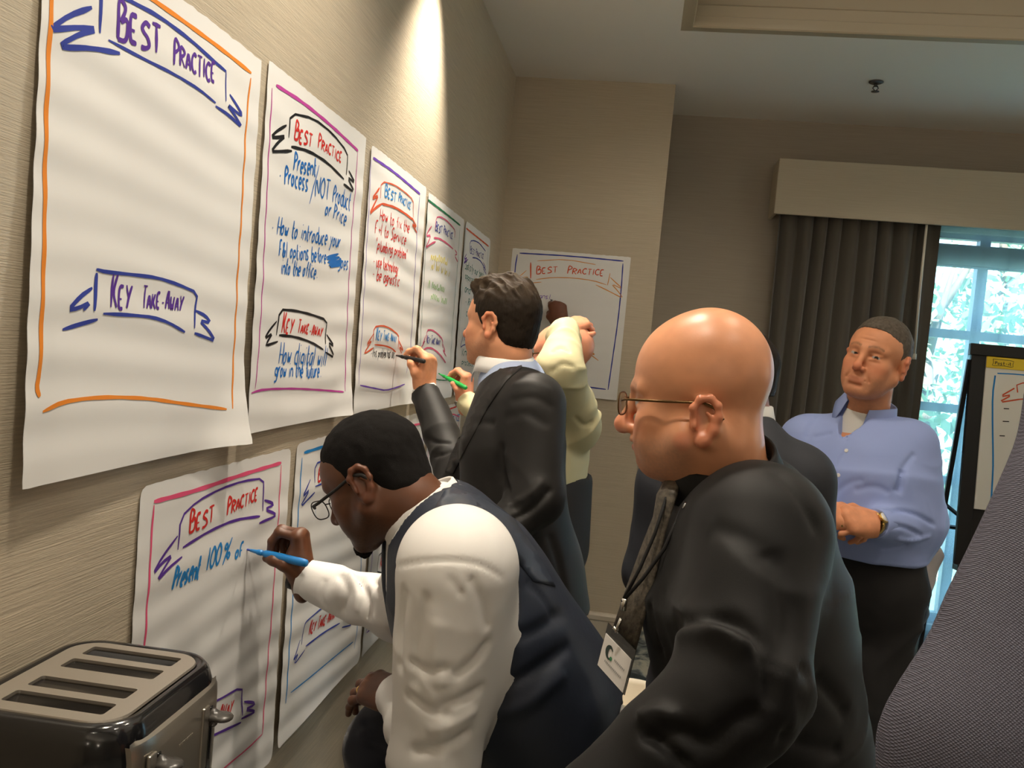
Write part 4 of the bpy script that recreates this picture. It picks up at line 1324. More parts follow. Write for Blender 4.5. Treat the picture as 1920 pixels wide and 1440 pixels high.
def trousers(name, hipL, hipR, kneeL, kneeR, ankL, ankR, waistp, m, parent, rt=0.098, rk=0.072, ra=0.060, wr=0.17, nfl=None, fl=1.35, h=0.009, fold=0.010, belt=None):
    S = SDF()
    S.cap(waistp, (np.array(hipL) + np.array(hipR)) / 2 + V3(0, 0, 0.02), wr * 0.96, wr, n=nfl, fl=fl)
    for hp, kn, an in ((hipL, kneeL, ankL), (hipR, kneeR, ankR)):
        S.cap(hp, kn, rt, rk, k=0.05).cap(kn, an, rk, ra, k=0.03)
    lo, hi = bounds(S, 0.03)
    S.cut(np.array(waistp), nrm(np.array(waistp) - (np.array(hipL) + np.array(hipR)) / 2), 0.30)
    for kn, an in ((kneeL, ankL), (kneeR, ankR)): S.cut(an, np.array(an) - np.array(kn), 0.10)
    k = Skin(S, lo, hi, h)
    for q, (hp, kn, an) in enumerate(((hipL, kneeL, ankL), (hipR, kneeR, ankR))):
        k.folds(hp, kn, rt, fold, 9, 7, seed=q + 1); k.folds(kn, an, rk, fold, 11, 7, seed=q + 5)
    return k, S
def glasses(name, label, cat, R, o, m_frame, m_lens, s_=1.0, lw=0.025, lh=0.017, rim=0.0011, temple=0.0016, halfrim=False, tip=None, dy=0.0, dz=0.0, ez=0.0, ey=0.0):
    """spectacles in head coordinates"""
    W = lambda x, y, z: o + R @ (np.array((x, y + dy, z + dz)) * s_)
    root = empty(name, tuple(W(0, 0.1, 0))); tag(root, label, cat)
    for s in (-1, 1):
        c = (s * 0.0325, 0.108, -0.003)
        pts = []
        for k in range(28):
            a = 2 * math.pi * k / 28
            cx, cz = math.copysign(abs(math.cos(a)) ** 0.65, math.cos(a)) * lw, math.copysign(abs(math.sin(a)) ** 0.75, math.sin(a)) * lh
            pts.append(W(c[0] + cx, c[1] - 0.10 * (abs(c[0] + cx) ** 1.5), c[2] + cz))
        MB().tube(pts, rim, 6, closed=True).build('rim', m_frame, root, smooth=True)
        ctr = np.mean(pts, 0)
        mb = MB()
        fr = [p * 0.97 + ctr * 0.03 for p in pts]
        nrm_ = R @ np.array((0, 1, 0)) * 0.0008
        mb.v = [list(p + nrm_) for p in fr] + [list(p - nrm_) for p in fr]
        n = len(fr); mb.f = [list(range(n)), list(range(n, 2 * n))[::-1]] + [[i, (i + 1) % n, n + (i + 1) % n, n + i] for i in range(n)]; mb.m = [0] * len(mb.f)
        mb.build('lens', m_lens, root)
        t = MB().tube([W(s * 0.057, 0.101, 0.002), W(s * 0.070, 0.094, 0.004), W(s * 0.0745, 0.080, 0.004), W(s * 0.079, 0.03, 0.010 + ez * 0.5), W(s * 0.082, -0.010 + ey, 0.017 + ez), W(s * 0.081, -0.026 + ey, 0.010 + ez), W(s * 0.079, -0.038 + ey, -0.006 + ez)], [temple] * 5 + [temple * 1.3] * 2, 8).build('temple', m_frame, root, smooth=True)
    MB().tube([W(-0.0085, 0.1065, 0.004), W(0, 0.1125, 0.006), W(0.0085, 0.1065, 0.004)], rim * 1.1, 6).build('bridge', m_frame, root, smooth=True)
    return root
def on_surface(k, pts, off=0.003):
    out = []
    for p in pts:
        h = k.hit(*p)
        if h is not None:
            n = h[1] if h[1] @ (CAM - h[0]) > 0 else -h[1]
            out.append(h[0] + n * off)
    return out
def button(k, p, r, m, parent, name='button'):
    h = k.hit(*p)
    if h is None: return
    n = h[1] if h[1] @ (CAM - h[0]) > 0 else -h[1]
    MB().lathe(h[0] - n * 0.001, n, [(r, 0), (r, 0.0025), (r * 0.8, 0.0035), (r * 0.5, 0.0028)], 14).build(name, m, parent, smooth=True)
def frame_pts(px, py, D, dx, dy):  # small helper for points at equal depth
    return at(px + dx, py + dy, D)
def at_len(px, py, P, L, sgn=1):
    """point on the line of sight at distance L from P (sgn -1 nearer, +1 farther)"""
    r = nrm(ray(px, py)); q = P - CAM
    b = q @ r; c = q @ q - L * L; disc = max(0.0, b * b - c)
    return CAM + r * (b + sgn * math.sqrt(disc))
def hair_local(top=0.012, side=0.006, line=None, quiff=0.0, w=1.0, back=1.0, wave=0.0, seed=3, cut=0.5):
    """hair volume in head coordinates, as a callable"""
    S = SDF()
    S.ell((0, -0.016, 0.036), np.array((0.0765 * w, 0.0975 * back, 0.080)) + side)
    S.ell((0, -0.006, 0.060), (0.064 * w + side * 0.5, 0.082, 0.058 + top), k=0.02)
    S.ell((0, -0.055, -0.030), np.array((0.058 * w, 0.045, 0.050)) + side, k=0.03)
    if quiff:
        for i, (x, y, z, r) in enumerate(((-0.030, 0.062, 0.098, 0.022), (0.0, 0.070, 0.102, 0.024), (0.028, 0.062, 0.098, 0.022), (-0.02, 0.03, 0.116, 0.022), (0.02, 0.03, 0.116, 0.022), (0.0, -0.02, 0.118, 0.026), (0.0, -0.06, 0.102, 0.026))):
            S.sph((x, y, z), r * quiff, k=0.02)
    ys, zs = zip(*(line or [(-0.13, -0.075), (-0.075, -0.072), (-0.045, -0.060), (-0.034, -0.028), (-0.024, 0.016), (-0.006, 0.024), (0.008, 0.012), (0.014, -0.018), (0.026, -0.020), (0.034, 0.012), (0.046, 0.040), (0.058, 0.054), (0.072, 0.070), (0.10, 0.078)]))
    def f(L):
        d = S(L)
        n = fbm(L * 70 + seed, 2) * 0.0012
        if wave:
            q = np.stack([L[:, 0] * 55, L[:, 1] * 26 + L[:, 2] * 14, L[:, 2] * 40 - L[:, 1] * 30], 1)
            a = np.clip((L[:, 2] - 0.060) / 0.03, 0, 1)
            n = n + wave * a * (np.abs(vnoise(q + seed)) - 0.3) + wave * 0.35 * a * vnoise(q * np.array((3.5, 1, 1)) + 9)
            n = n + 0.0010 * vnoise(np.stack([L[:, 0] * 300, L[:, 1] * 300, L[:, 2] * 60], 1)) * (1 - a)
        ax = np.abs(L[:, 0])
        zl = np.interp(L[:, 1], ys, zs) - np.where(L[:, 1] > 0.045, 0.10 * np.clip(ax - 0.040, 0, 1), 0)
        g = (zl - L[:, 2]) * cut + 0.0012 * vnoise(L * 160)
        return np.maximum(d + n, g)
    return f
def hair_obj(name, f, hT, m, parent, h=0.0026, colf=None):
    R, o, s_ = hT
    V, F = nets(f, (-0.10, -0.15, -0.10), (0.10, 0.12, 0.16), h)
    V = relax(V, F, 1, 0.35)
    c = colf(V) if colf else None
    return mesh_obj(name, o + V @ R.T * s_, F, m, parent, (0, 0, 0), None, True, c)
M['hair'] = mat('hair', (0.03, 0.02, 0.015), 0.65, spec=0.15, vcol=True, bump=[((600, 600, 130), 0.5, 0.0015)])
M['hair_matte'] = mat('hair_cropped', (0.01, 0.008, 0.007), 0.85, spec=0.2, vcol=True, bump=[((900, 900, 900), 0.9, 0.0012)])
def marker_pen(tip, tail, m_body, label, cat='marker', grip=None, r=0.0078, m_tip=None, nib=0.012):
    tip, tail = np.array(tip), np.array(tail)
    ax = nrm(tail - tip); L = np.linalg.norm(tail - tip)
    root = empty('marker_pen', tuple(tip)); tag(root, label, cat)
    MB().lathe(tip, ax, [(0.0012, 0), (0.0022, 0.003), (0.0024, nib)], 12).build('nib', m_tip or INK['black'], root, smooth=True)
    MB().lathe(tip, ax, [(0.0030, nib - 0.003), (0.0046, nib + 0.012), (0.0062, nib + 0.016), (0.0066, nib + 0.024), (0.0048, nib + 0.026), (0.0048, nib + 0.030)], 18).build('grip', grip or m_body, root, smooth=True)
    MB().lathe(tip, ax, [(0.0055, nib + 0.026), (r * 0.92, nib + 0.034), (r, nib + 0.055), (r, L - 0.010), (r * 0.9, L - 0.003), (r * 0.55, L)], 20).build('barrel', m_body, root, smooth=True)
    return root
def cuff(name, wr, el, r, m, parent, w=0.03, th=0.003):
    """shirt cuff ring at the wrist"""
    a = nrm(np.array(wr) - np.array(el)); p = np.array(wr, float)
    MB().lathe(p - a * w, a, [(r * 1.02, 0), (r + th, 0.001), (r + th, w - 0.001), (r, w), (r - 0.004, w - 0.002)], 28).build(name, m, parent, smooth=True)

def pen_hand(tip, tail, frac, wrist, Y, Z, right, s_, curl, thumb, spread=0.5, near=0.010):
    """a writing hand whose pinch meets the pen at the given fraction of its length"""
    S, J = hand_sdf(wrist, Y, Z, right, s_, curl, thumb, spread)
    pinch = (J['index'][3] + J['thumb'][3]) / 2
    q = np.array(tip) + (np.array(tail) - np.array(tip)) * frac
    d = q + nrm(q - CAM) * near - pinch
    S, J = hand_sdf(np.array(wrist) + d, Y, Z, right, s_, curl, thumb, spread)
    return S, J, np.array(wrist) + d
# ------------------------------------------------------------------ bald person in black shirt, nearest
M['blackshirt'] = mat('black_shirt', (0.0045, 0.0043, 0.0043), 0.62, spec=0.25, sheen=0.05, bump=[((900, 900, 900), 0.2, 0.0006)])
M['blackpants'] = mat('charcoal_trousers', (0.04, 0.037, 0.035), 0.8, bump=[((700, 700, 700), 0.3, 0.0006)])
M['shoe_black'] = mat('black_leather', (0.012, 0.012, 0.012), 0.35)
def bald_person():
    skin = lin((210, 146, 108))
    fw = facing(1300, 11, -4)
    R = frame(fw, V3(0.02, 0.0, 1.0)); o = at(1307, 757, 1.30); s_ = 1.0
    hs = head_sdf(dict(w=1.02, jaw=1.12, nose=1.0, crown=0.027, fz=0.90, cb=0.012, back=0.95, eary=-0.012, earz=-0.012))
    hs.ell((0, 0.004, -0.078), (0.045, 0.055, 0.032), k=0.04)
    hs.sph((0, 0.110, -0.037), 0.0112, k=0.012)
    hs.cap((-0.012, 0.0925, -0.057), (0.012, 0.0925, -0.057), 0.0058, k=0.006).cap((-0.011, 0.0885, -0.068), (0.011, 0.0885, -0.068), 0.0058, k=0.005)
    hs.cap((-0.022, 0.093, -0.0628), (0.022, 0.093, -0.0628), 0.0016, k=0.003, op=-1).ell((0, 0.068, -0.088), (0.018, 0.014, 0.013), k=0.014)       # soft under-chin
    hs.ell((0, -0.050, -0.050), (0.055, 0.042, 0.05), k=0.04)       # full nape
    nk = SDF()
    n0, n1 = o + R @ V3(0, -0.022, -0.06), at(1372, 935, 1.315)
    nk.cap(n0, n1, 0.064, 0.070, k=0.03)
    bf = facing(1370, 12)                                            # body front
    lat = np.cross(V3(0, 0, 1), bf)                                  # toward the person's left
    pel, wst, chs, up = at(1462, 1440, 1.36), at(1420, 1240, 1.345), at(1392, 1085, 1.335), at(1394, 1030, 1.33)
    shL, shR = at(1430, 1000, 1.185), up + (up - at(1430, 1000, 1.185)) * V3(0.3, 1, 0.2)
    elL, wrL = at(1378, 1300, 1.06), at(1075, 1560, 1.02)
    elR, wrR = shR + V3(0.10, -0.01, -0.30), shR + V3(0.13, -0.06, -0.54)
    S = SDF()
    S.cap(pel, wst, 0.180, 0.178, k=0.05, n=bf, fl=1.30)
    S.cap(wst, chs, 0.178, 0.190, k=0.06, n=bf, fl=1.42)
    S.cap(chs, up, 0.185, 0.118, k=0.06, n=bf, fl=1.35)
    S.cap(shL + V3(0.0, 0.02, 0), shR - V3(0, 0.02, 0), 0.062, k=0.06)
    S.cap(shL, elL, 0.088, 0.076, k=0.06); S.cap(elL, wrL, 0.074, 0.054, k=0.03)
    S.cap(shR, elR, 0.085, 0.068, k=0.05); S.cap(elR, wrR, 0.066, 0.045, k=0.03)
    lo, hi = bounds(S, 0.03)
    S2 = SDF(); S2.p = S.p[:]
    S2.cut(wrL, wrL - elL, 0.09).cut(wrR, wrR - elR, 0.09).cut(pel - V3(0, 0, 0.10), (0, 0, -1), 0.32)
    S2.cap(n0, n1 + (n1 - n0) * 0.05, 0.066, 0.070, op=-1, k=0.004)
    k = Skin(S2, lo, hi, 0.0062)
    k.folds(shL, elL, 0.09, 0.011, 7, 6, 2, ends=(0.4, 0.5, 1, 1.3)); k.folds(elL, wrL, 0.07, 0.010, 14, 6, 4)
    k.folds(wst, pel, 0.2, 0.007, 10, 5, 6)
    k.folds(up, wst, 0.2, 0.005, 5, 5, 9)
    for pts, a, w in (
        ([(1262, 1178), (1310, 1160), (1372, 1165), (1425, 1200), (1448, 1255), (1440, 1330)], -0.012, 0.012),
        ([(1275, 1190), (1320, 1180), (1365, 1185), (1410, 1220)], 0.010, 0.014),
        ([(1220, 1380), (1270, 1370), (1330, 1400), (1370, 1360), (1430, 1330)], -0.010, 0.012),
        ([(1205, 1370), (1250, 1400), (1290, 1440)], -0.012, 0.008), ([(1195, 1350), (1230, 1330), (1270, 1352)], 0.008, 0.010),
        ([(1440, 1030), (1480, 1110), (1475, 1190), (1455, 1260)], -0.008, 0.018), ([(1500, 1250), (1550, 1290), (1590, 1340)], -0.008, 0.012),
        ([(1460, 1380), (1520, 1400), (1580, 1410)], -0.007, 0.012), ([(1330, 990), (1400, 1010), (1440, 1050)], -0.004, 0.014),
        ([(1215, 1130), (1222, 1180), (1240, 1230)], -0.006, 0.010), ([(1450, 880), (1500, 930), (1535, 1000)], -0.004, 0.010)):
        k.crease(pts, a, w)
    hdL, _ = hand_sdf(wrL, wrL - elL, V3(0.1, 0, 1), right=False)
    hdR, _ = hand_sdf(wrR, wrR - elR, V3(-1, 0.2, 0.3), right=True)
    rest = inner(S, 0.02)
    b = body_mesh('person', 'bald person in black shirt and glasses leaning in at front, wearing a lanyard', (1.05, 1.38, 0.0), hs, (R, o, s_), nk, rest,
                  [(hdL, bounds(hdL, 0.01)), (hdR, bounds(hdR, 0.01))], skin, dict(red=lin((204, 112, 84)), stubble=0.5, stcol=lin((140, 112, 96)), brow=lin((110, 75, 50)), browk=0.5, hair=lin((110, 85, 70)), lip=lin((176, 88, 78))), M['skin'], hh=0.0021)
    k.obj('shirt', M['blackshirt'], b)
    ax = nrm(n0 - n1)
    collar('shirt_collar', at(1352, 893, 1.312), nrm(ax + V3(-0.12, 0.0, 0.0)), bf, 0.072, 0.074, 0.046, M['blackshirt'], b, gap=0.3, leaf=0.046, flare=0.018, point=0.035, droop=0.022)
    # shoulder yoke seam and a snap button at the collar
    button(k, (1284, 948), 0.0055, M['chrome'], b, 'collar_button')
    hipL, hipR = pel + lat * 0.09 - V3(0, 0, 0.06), pel - lat * 0.09 - V3(0, 0, 0.06)
    fl = bf * 0.02
    kL, kR = hipL + bf * 0.03 + V3(0, 0, -0.43), hipR + bf * 0.05 + V3(0, 0, -0.43)
    aL, aR = V3(kL[0], kL[1], 0.10) - bf * 0.03, V3(kR[0], kR[1], 0.10) - bf * 0.03
    t, _ = trousers('trousers', hipL, hipR, kL, kR, aL, aR, pel - V3(0, 0, 0.02), M['blackpants'], b, wr=0.172, nfl=bf, fl=1.2)
    t.obj('trousers', M['blackpants'], b)
    for a in (aL, aR): shoe('shoe', V3(a[0], a[1], 0.0) - bf * 0.06, V3(a[0], a[1], 0.0) + bf * 0.21, M['shoe_black'], b)
    # patterned tie hanging from the collar
    M['tie'] = mat('tie_silk', (0.10, 0.085, 0.065), 0.5, spec=0.5, var=((130, 130, 130), 0.75), bump=[((160, 160, 160), 0.5, 0.002)])
    pts = [at(1262, 900, 1.29), at(1250, 930, 1.27), at(1238, 975, 1.27), at(1218, 1040, 1.275), at(1195, 1115, 1.28), at(1168, 1205, 1.28)]
    wd = nrm(lat * 0.72 - bf * 0.35 * 0 + RT * 0.55)
    rr = [(0.018, 0.009), (0.020, 0.010), (0.018, 0.004), (0.024, 0.004), (0.029, 0.004), (0.032, 0.004)]
    MB().tube(pts, rr, 10, flat=wd).build('necktie', M['tie'], b, smooth=True)
    # spectacles
    M['bronze_rim'] = mat('bronze_wire', (0.13, 0.075, 0.03), 0.28, 0.85)
    M['lens'] = mat('lens', (1, 1, 1), 0.02, trans=1.0, ior=1.05, alpha=0.35)
    glasses('eyeglasses', 'thin bronze wire eyeglasses worn by the bald person in black', 'glasses', R, o, M['bronze_rim'], M['lens'], 1.0, rim=0.0013, temple=0.0019, dy=-0.002, dz=0.0, ez=-0.013, ey=-0.012)
    # lanyard with badge
    root = empty('name_badge', tuple(at(1150, 1240, 1.27))); tag(root, 'white name badge on a black lanyard hanging at the black shirt', 'badge')
    M['cord'] = mat('black_cord', (0.01, 0.01, 0.011), 0.7)
    cl = at(1167, 1128, 1.262)
    MB().tube([at(1252, 925, 1.262), at(1228, 1000, 1.255), at(1200, 1065, 1.255), cl], 0.0028, 6).tube([at(1285, 940, 1.245), at(1245, 1030, 1.24), at(1205, 1085, 1.25), cl], 0.0028, 6).build('lanyard_cord', M['cord'], root, smooth=True)
    M['silver'] = mat('silver', (0.6, 0.58, 0.54), 0.25, 1.0)
    mb = MB().tube([at(1172, 1122, 1.262), at(1168, 1144, 1.262)], 0.0048, 8).tube([at(1165, 1160, 1.262), at(1160, 1172, 1.262), at(1156, 1186, 1.262)], 0.0032, 8).tube([at(1150, 1176, 1.262), at(1160, 1186, 1.261)], 0.0026, 8)
    mb.build('clip', M['silver'], root, smooth=True)
    D = 1.27; k_ = D / FPX
    tl = at(1136, 1187, D + 0.03)
    hx = RT * 48 * k_ - UP * 50 * k_; hx = hx - nrm(ray(1160, 1210)) * 0.060
    vy = -RT * 16 * k_ - UP * 61 * k_
    n = nrm(np.cross(hx, vy)); n = n if n @ (CAM - tl) > 0 else -n
    P = lambda u, v, e=0.0: tl + hx * u + vy * v + n * e
    M['card'] = mat('badge_card', (0.72, 0.69, 0.66), 0.5)
    M['holder'] = mat('badge_holder', (0.05, 0.05, 0.05), 0.15, spec=0.6, alpha=0.75)
    quad = lambda mb, u0, v0, u1, v1, e, m=0: mb.add([P(u0, v0, e), P(u1, v0, e), P(u1, v1, e), P(u0, v1, e), P(u0, v0, e - 0.0012), P(u1, v0, e - 0.0012), P(u1, v1, e - 0.0012), P(u0, v1, e - 0.0012)], [(0, 3, 2, 1), (4, 5, 6, 7), (0, 1, 5, 4), (1, 2, 6, 5), (2, 3, 7, 6), (3, 0, 4, 7)], m)
    mb = quad(MB(), -0.04, -0.30, 1.04, 1.03, -0.0014); mb.build('card_holder', M['holder'], root)
    M['logo_dark'] = mat('logo_dark', (0.03, 0.05, 0.045), 0.5); M['logo_green'] = mat('logo_green', (0.05, 0.22, 0.10), 0.5); M['print_grey'] = mat('print_grey', (0.32, 0.32, 0.31), 0.6)
    mb = quad(MB(), 0.0, 0.0, 1.0, 1.0, 0.0002)
    L = lambda pts, w, m: mb.grid([[P(u - dv_ * w, v + du_ * w, 0.0008) for (u, v, du_, dv_) in pts], [P(u + dv_ * w, v - du_ * w, 0.0008) for (u, v, du_, dv_) in pts]], m)
    def arc(cu, cv, r, a0, a1, w, m):
        pts = []
        for i in range(15):
            a = math.radians(a0 + (a1 - a0) * i / 14)
            pts.append((cu + r * 0.62 * math.cos(a), cv + r * math.sin(a), -math.sin(a), math.cos(a)))
        ws = [w * math.sin(math.pi * (0.12 + 0.76 * i / 14)) for i in range(15)]
        mb.grid([[P(u - b_ * q, v + a_ * q, 0.0008) for (u, v, a_, b_), q in zip(pts, ws)], [P(u + b_ * q, v - a_ * q, 0.0008) for (u, v, a_, b_), q in zip(pts, ws)]], m)
    arc(0.30, 0.38, 0.17, 60, 320, 0.055, 1); arc(0.30, 0.38, 0.17, 20, 75, 0.05, 2)
    for v, u0, u1 in ((0.40, 0.50, 0.86), (0.66, 0.2, 0.85)):
        u = u0
        while u < u1:
            w = 0.03; mb.add([P(u, v, 0.0008), P(u + w, v, 0.0008), P(u + w, v + 0.06, 0.0008), P(u, v + 0.06, 0.0008)], [(0, 1, 2, 3)], 3); u += 0.05
    mb.build('card', [M['card'], M['logo_dark'], M['logo_green'], M['print_grey']], root)
bald_person()
# ------------------------------------------------------------------ person bending to write, white shirt and navy vest
M['whiteshirt'] = mat('white_shirt', (0.82, 0.80, 0.77), 0.6, spec=0.3, bump=[((900, 900, 900), 0.12, 0.0005)])
M['vest'] = mat('navy_vest', (0.020, 0.026, 0.042), 0.5, spec=0.45, bump=[((900, 900, 900), 0.2, 0.0005), ((30, 30, 30), 0.10, 0.01)])
M['vestback'] = mat('navy_satin', (0.045, 0.056, 0.080), 0.33, spec=0.6, bump=[((25, 25, 25), 0.15, 0.01)])
M['navy'] = mat('navy_trousers', (0.010, 0.012, 0.022), 0.75, sheen=0.15, bump=[((800, 800, 800), 0.2, 0.0006)])
def bending_person():
    skin = lin((98, 64, 46))
    fw = facing(700, 27, -34)
    R = frame(fw, V3(0.04, 0.0, 1.0)); o = at(702, 897, 1.60)
    hs = head_sdf(dict(w=1.03, jaw=1.10, nose=0.75))
    hs.ell((0, -0.06, -0.065), (0.052, 0.042, 0.05), k=0.04)
    nk = SDF(); n0, n1 = o + R @ V3(0, -0.025, -0.053), at(826, 992, 1.60)
    nk.cap(n0, n1, 0.062, 0.068, k=0.03)
    pel, wst, chs, up = at(1052, 1392, 1.66), at(985, 1285, 1.645), at(893, 1140, 1.62), at(850, 1048, 1.61)
    sp = nrm(up - wst)
    lat0 = at(865, 1050, 1.43) - at(830, 1010, 1.78)
    bf = nrm(np.cross(sp, lat0)); bf = bf if bf @ facing(900, 0) > 0 else -bf
    shL, elL, wrL = at(856, 1066, 1.41), at(818, 1428, 1.44), at(752, 1302, 1.69)
    shR, elR, wrR = at(822, 1020, 1.75), at(752, 1145, 1.88), at(556, 1084, 1.735)
    tip = onx(462, 1030, 0.004); tail = at_len(577, 1057, tip, 0.142, -1)
    hR, jR, wh = pen_hand(tip, tail, 0.36, wrR, nrm(V3(-0.16, 0.05, 1)), V3(1, 0.10, 0.1), True, 0.98,
                      dict(index=(72, 66, 30), middle=(76, 72, 36), ring=(82, 78, 40), pinky=(86, 80, 42)), [(0.028, 0.018, -0.008), (0.044, 0.036, -0.026), (0.045, 0.047, -0.048), (0.036, 0.050, -0.066)], 0.5)
    wrR = wh
    T_ = SDF()
    T_.cap(wst, chs, 0.178, 0.182, k=0.06, n=bf, fl=1.22)
    T_.cap(chs, up, 0.178, 0.145, k=0.06, n=bf, fl=1.45)
    T_.cap(pel, wst, 0.165, 0.175, k=0.06, n=bf, fl=1.25)
    T_.cap(shL - V3(0, -0.03, -0.01), shR + V3(0, -0.03, 0.01), 0.070, k=0.06)
    T_.cap(n1, up, 0.066, 0.11, k=0.05)
    A_ = SDF()
    A_.cap(shL, elL, 0.097, 0.070, k=0.05); A_.cap(elL, wrL, 0.066, 0.045, k=0.03)
    A_.cap(shR, elR, 0.088, 0.066, k=0.05); A_.cap(elR, wrR, 0.062, 0.038, k=0.03)
    S = T_ + A_
    lo, hi = bounds(S, 0.03)
    S2 = SDF(); S2.p = S.p[:]
    S2.cut(wrL, wrL - elL, 0.07).cut(wrR, wrR - elR, 0.07)
    S2.cap(n0, n1 + (n1 - n0) * 0.1, 0.064, 0.066, op=-1, k=0.004)
    k = Skin(S2, lo, hi, 0.0058)
    k.folds(shL, elL, 0.09, 0.007, 5, 9, 2, ends=(0.3, 0.6, 0.9, 1.5)); k.folds(elL, wrL, 0.06, 0.008, 12, 7, 4)
    k.folds(elR, wrR, 0.055, 0.012, 12, 8, 6, ends=(1.3, 1.2, 0.7, 0.15)); k.folds(shR, elR, 0.08, 0.009, 9, 7, 7)
    for pts, a, w in (
        ([(740, 1062), (790, 1052), (850, 1050), (905, 1058), (945, 1085)], -0.0035, 0.004),
        ([(760, 1100), (750, 1180), (748, 1260)], -0.006, 0.010), ([(800, 1110), (785, 1200), (775, 1290)], -0.005, 0.010),
        ([(840, 1080), (870, 1120)], -0.004, 0.006), ([(880, 1080), (905, 1130), (915, 1180)], -0.005, 0.008),
        ([(920, 1200), (890, 1240), (850, 1270)], -0.006, 0.009), ([(905, 1290), (870, 1310), (820, 1330)], -0.007, 0.009), ([(895, 1330), (850, 1360), (800, 1370)], 0.004, 0.010),
        ([(760, 1300), (800, 1330), (850, 1345)], -0.006, 0.008), ([(885, 1370), (840, 1400), (770, 1410)], -0.007, 0.009), ([(765, 1240), (800, 1260), (840, 1250)], -0.006, 0.008),
        ([(640, 1075), (652, 1110), (640, 1150)], -0.010, 0.008), ([(670, 1075), (690, 1120), (690, 1165)], -0.012, 0.008), ([(700, 1080), (712, 1120), (730, 1150)], -0.010, 0.007),
        ([(655, 1070), (672, 1105), (668, 1150)], 0.008, 0.008), ([(610, 1085), (600, 1115), (610, 1140)], -0.005, 0.006), ([(820, 1160), (815, 1230), (830, 1290)], 0.005, 0.012)):
        k.crease(pts, a, w)
    # right hand writing, left hand on the knee
    A_r = SDF(); A_r.cap(elR, wrR, 0.04, 0.028)
    hR.cap(elR + (wrR - elR) * 0.75, wrR, 0.030, 0.028, k=0.02)
    hL, jL = hand_sdf(wrL, nrm(at(700, 1300, 1.745) - wrL + V3(0, 0, 0.012)), V3(-0.15, -0.35, 1), False, 1.0,
                      dict(index=(20, 26, 12), middle=(24, 30, 14), ring=(26, 32, 16), pinky=(20, 26, 14)), None, 1.3)
    hL.cap(elL + (wrL - elL) * 0.75, wrL, 0.031, 0.028, k=0.02)
    rest = inner(S, 0.02)
    hk = lambda S_, J, wr: (S_, box_of(J['W'](0.08, -0.05, -0.1), J['W'](-0.06, 0.21, 0.05), J['W'](0.08, 0.16, 0.05), J['W'](-0.06, 0, -0.1), pad=0.01))
    b = body_mesh('person', 'person in white shirt and navy vest bending down to write on the lower sheet', (0.75, 1.68, 0.0), hs, (R, o, 0.96), nk, rest,
                  [hk(hR, jR, wrR), hk(hL, jL, wrL)], skin, dict(red=lin((104, 60, 42)), stubble=0.5, stcol=lin((22, 16, 13)), brow=(0.006, 0.005, 0.004), hair=(0.006, 0.005, 0.004), lip=lin((86, 44, 38))), M['skin'], hh=0.0024, h2=0.0020)
    # hands and face share one base skin tone
    k.obj('shirt', M['whiteshirt'], b)
    cuff('cuff', wrR, elR, 0.0385, M['whiteshirt'], b, 0.045)
    cuff('cuff', wrL, elL, 0.043, M['whiteshirt'], b, 0.045)
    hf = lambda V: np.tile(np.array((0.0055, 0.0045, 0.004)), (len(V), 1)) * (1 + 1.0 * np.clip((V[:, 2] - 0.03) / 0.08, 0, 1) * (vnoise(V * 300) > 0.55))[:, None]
    hair_obj('hair', hair_local(0.006, 0.005, w=1.03, line=[(-0.13, -0.062), (-0.075, -0.060), (-0.045, -0.050), (-0.034, -0.020), (-0.024, 0.018), (-0.006, 0.024), (0.008, 0.012), (0.014, -0.012), (0.028, -0.012), (0.036, 0.020), (0.050, 0.046), (0.064, 0.060), (0.078, 0.068), (0.10, 0.072)]), (R, o, 0.96), M['hair_matte'], b, 0.0026, hf)
    g = SDF(); g.ell((0, 0.084, -0.108), (0.020, 0.016, 0.020)).ell((0, 0.078, -0.100), (0.024, 0.018, 0.014), k=0.01)
    f = lambda V: g(V) + 0.0022 * vnoise(V * 260)
    V, F = nets(f, (-0.05, 0.03, -0.15), (0.05, 0.13, -0.06), 0.0022)
    mesh_obj('goatee', o + V @ R.T * 0.96, F, M['hair_matte'], b, col=np.tile((0.006, 0.005, 0.0045), (len(V), 1)))
    # vest over the shirt
    VS = SDF(); VS.p = [p for p in T_.p]
    VV = SDF(0.0); 
    for p in T_.p: VV.p.append(('c', p[1], p[2], p[3] + 0.011, p[4] + 0.011, p[5], p[6], p[7], p[8]))
    lv, hv = bounds(VV, 0.03)
    lat = nrm(shL - shR)
    VV.cap(shL + lat * 0.005 - sp * 0.045 + bf * 0.015, shL + lat * 0.30 - sp * 0.05 + bf * 0.02, 0.094, 0.13, op=-1, k=0.012)
    VV.cap(shR - lat * 0.02 - sp * 0.03 + bf * 0.01, shR - lat * 0.30 - sp * 0.03, 0.085, 0.12, op=-1, k=0.012)
    VV.cap(n0 + (n0 - n1) * 0.2, n1 + (n1 - n0) * 0.15, 0.088, 0.088, op=-1, k=0.006)
    VV.cap(n1 + bf * 0.07 + sp * 0.05, up + bf * 0.20 - sp * 0.03, 0.05, 0.035, op=-1, k=0.01)
    VV.cut(pel + (wst - pel) * 0.35, pel - wst, 0.35)
    v = Skin(VV, lv, hv, 0.0058)
    v.folds(up, wst, 0.19, 0.003, 4, 7, 3); v.folds(wst, pel, 0.19, 0.004, 9, 5, 5)
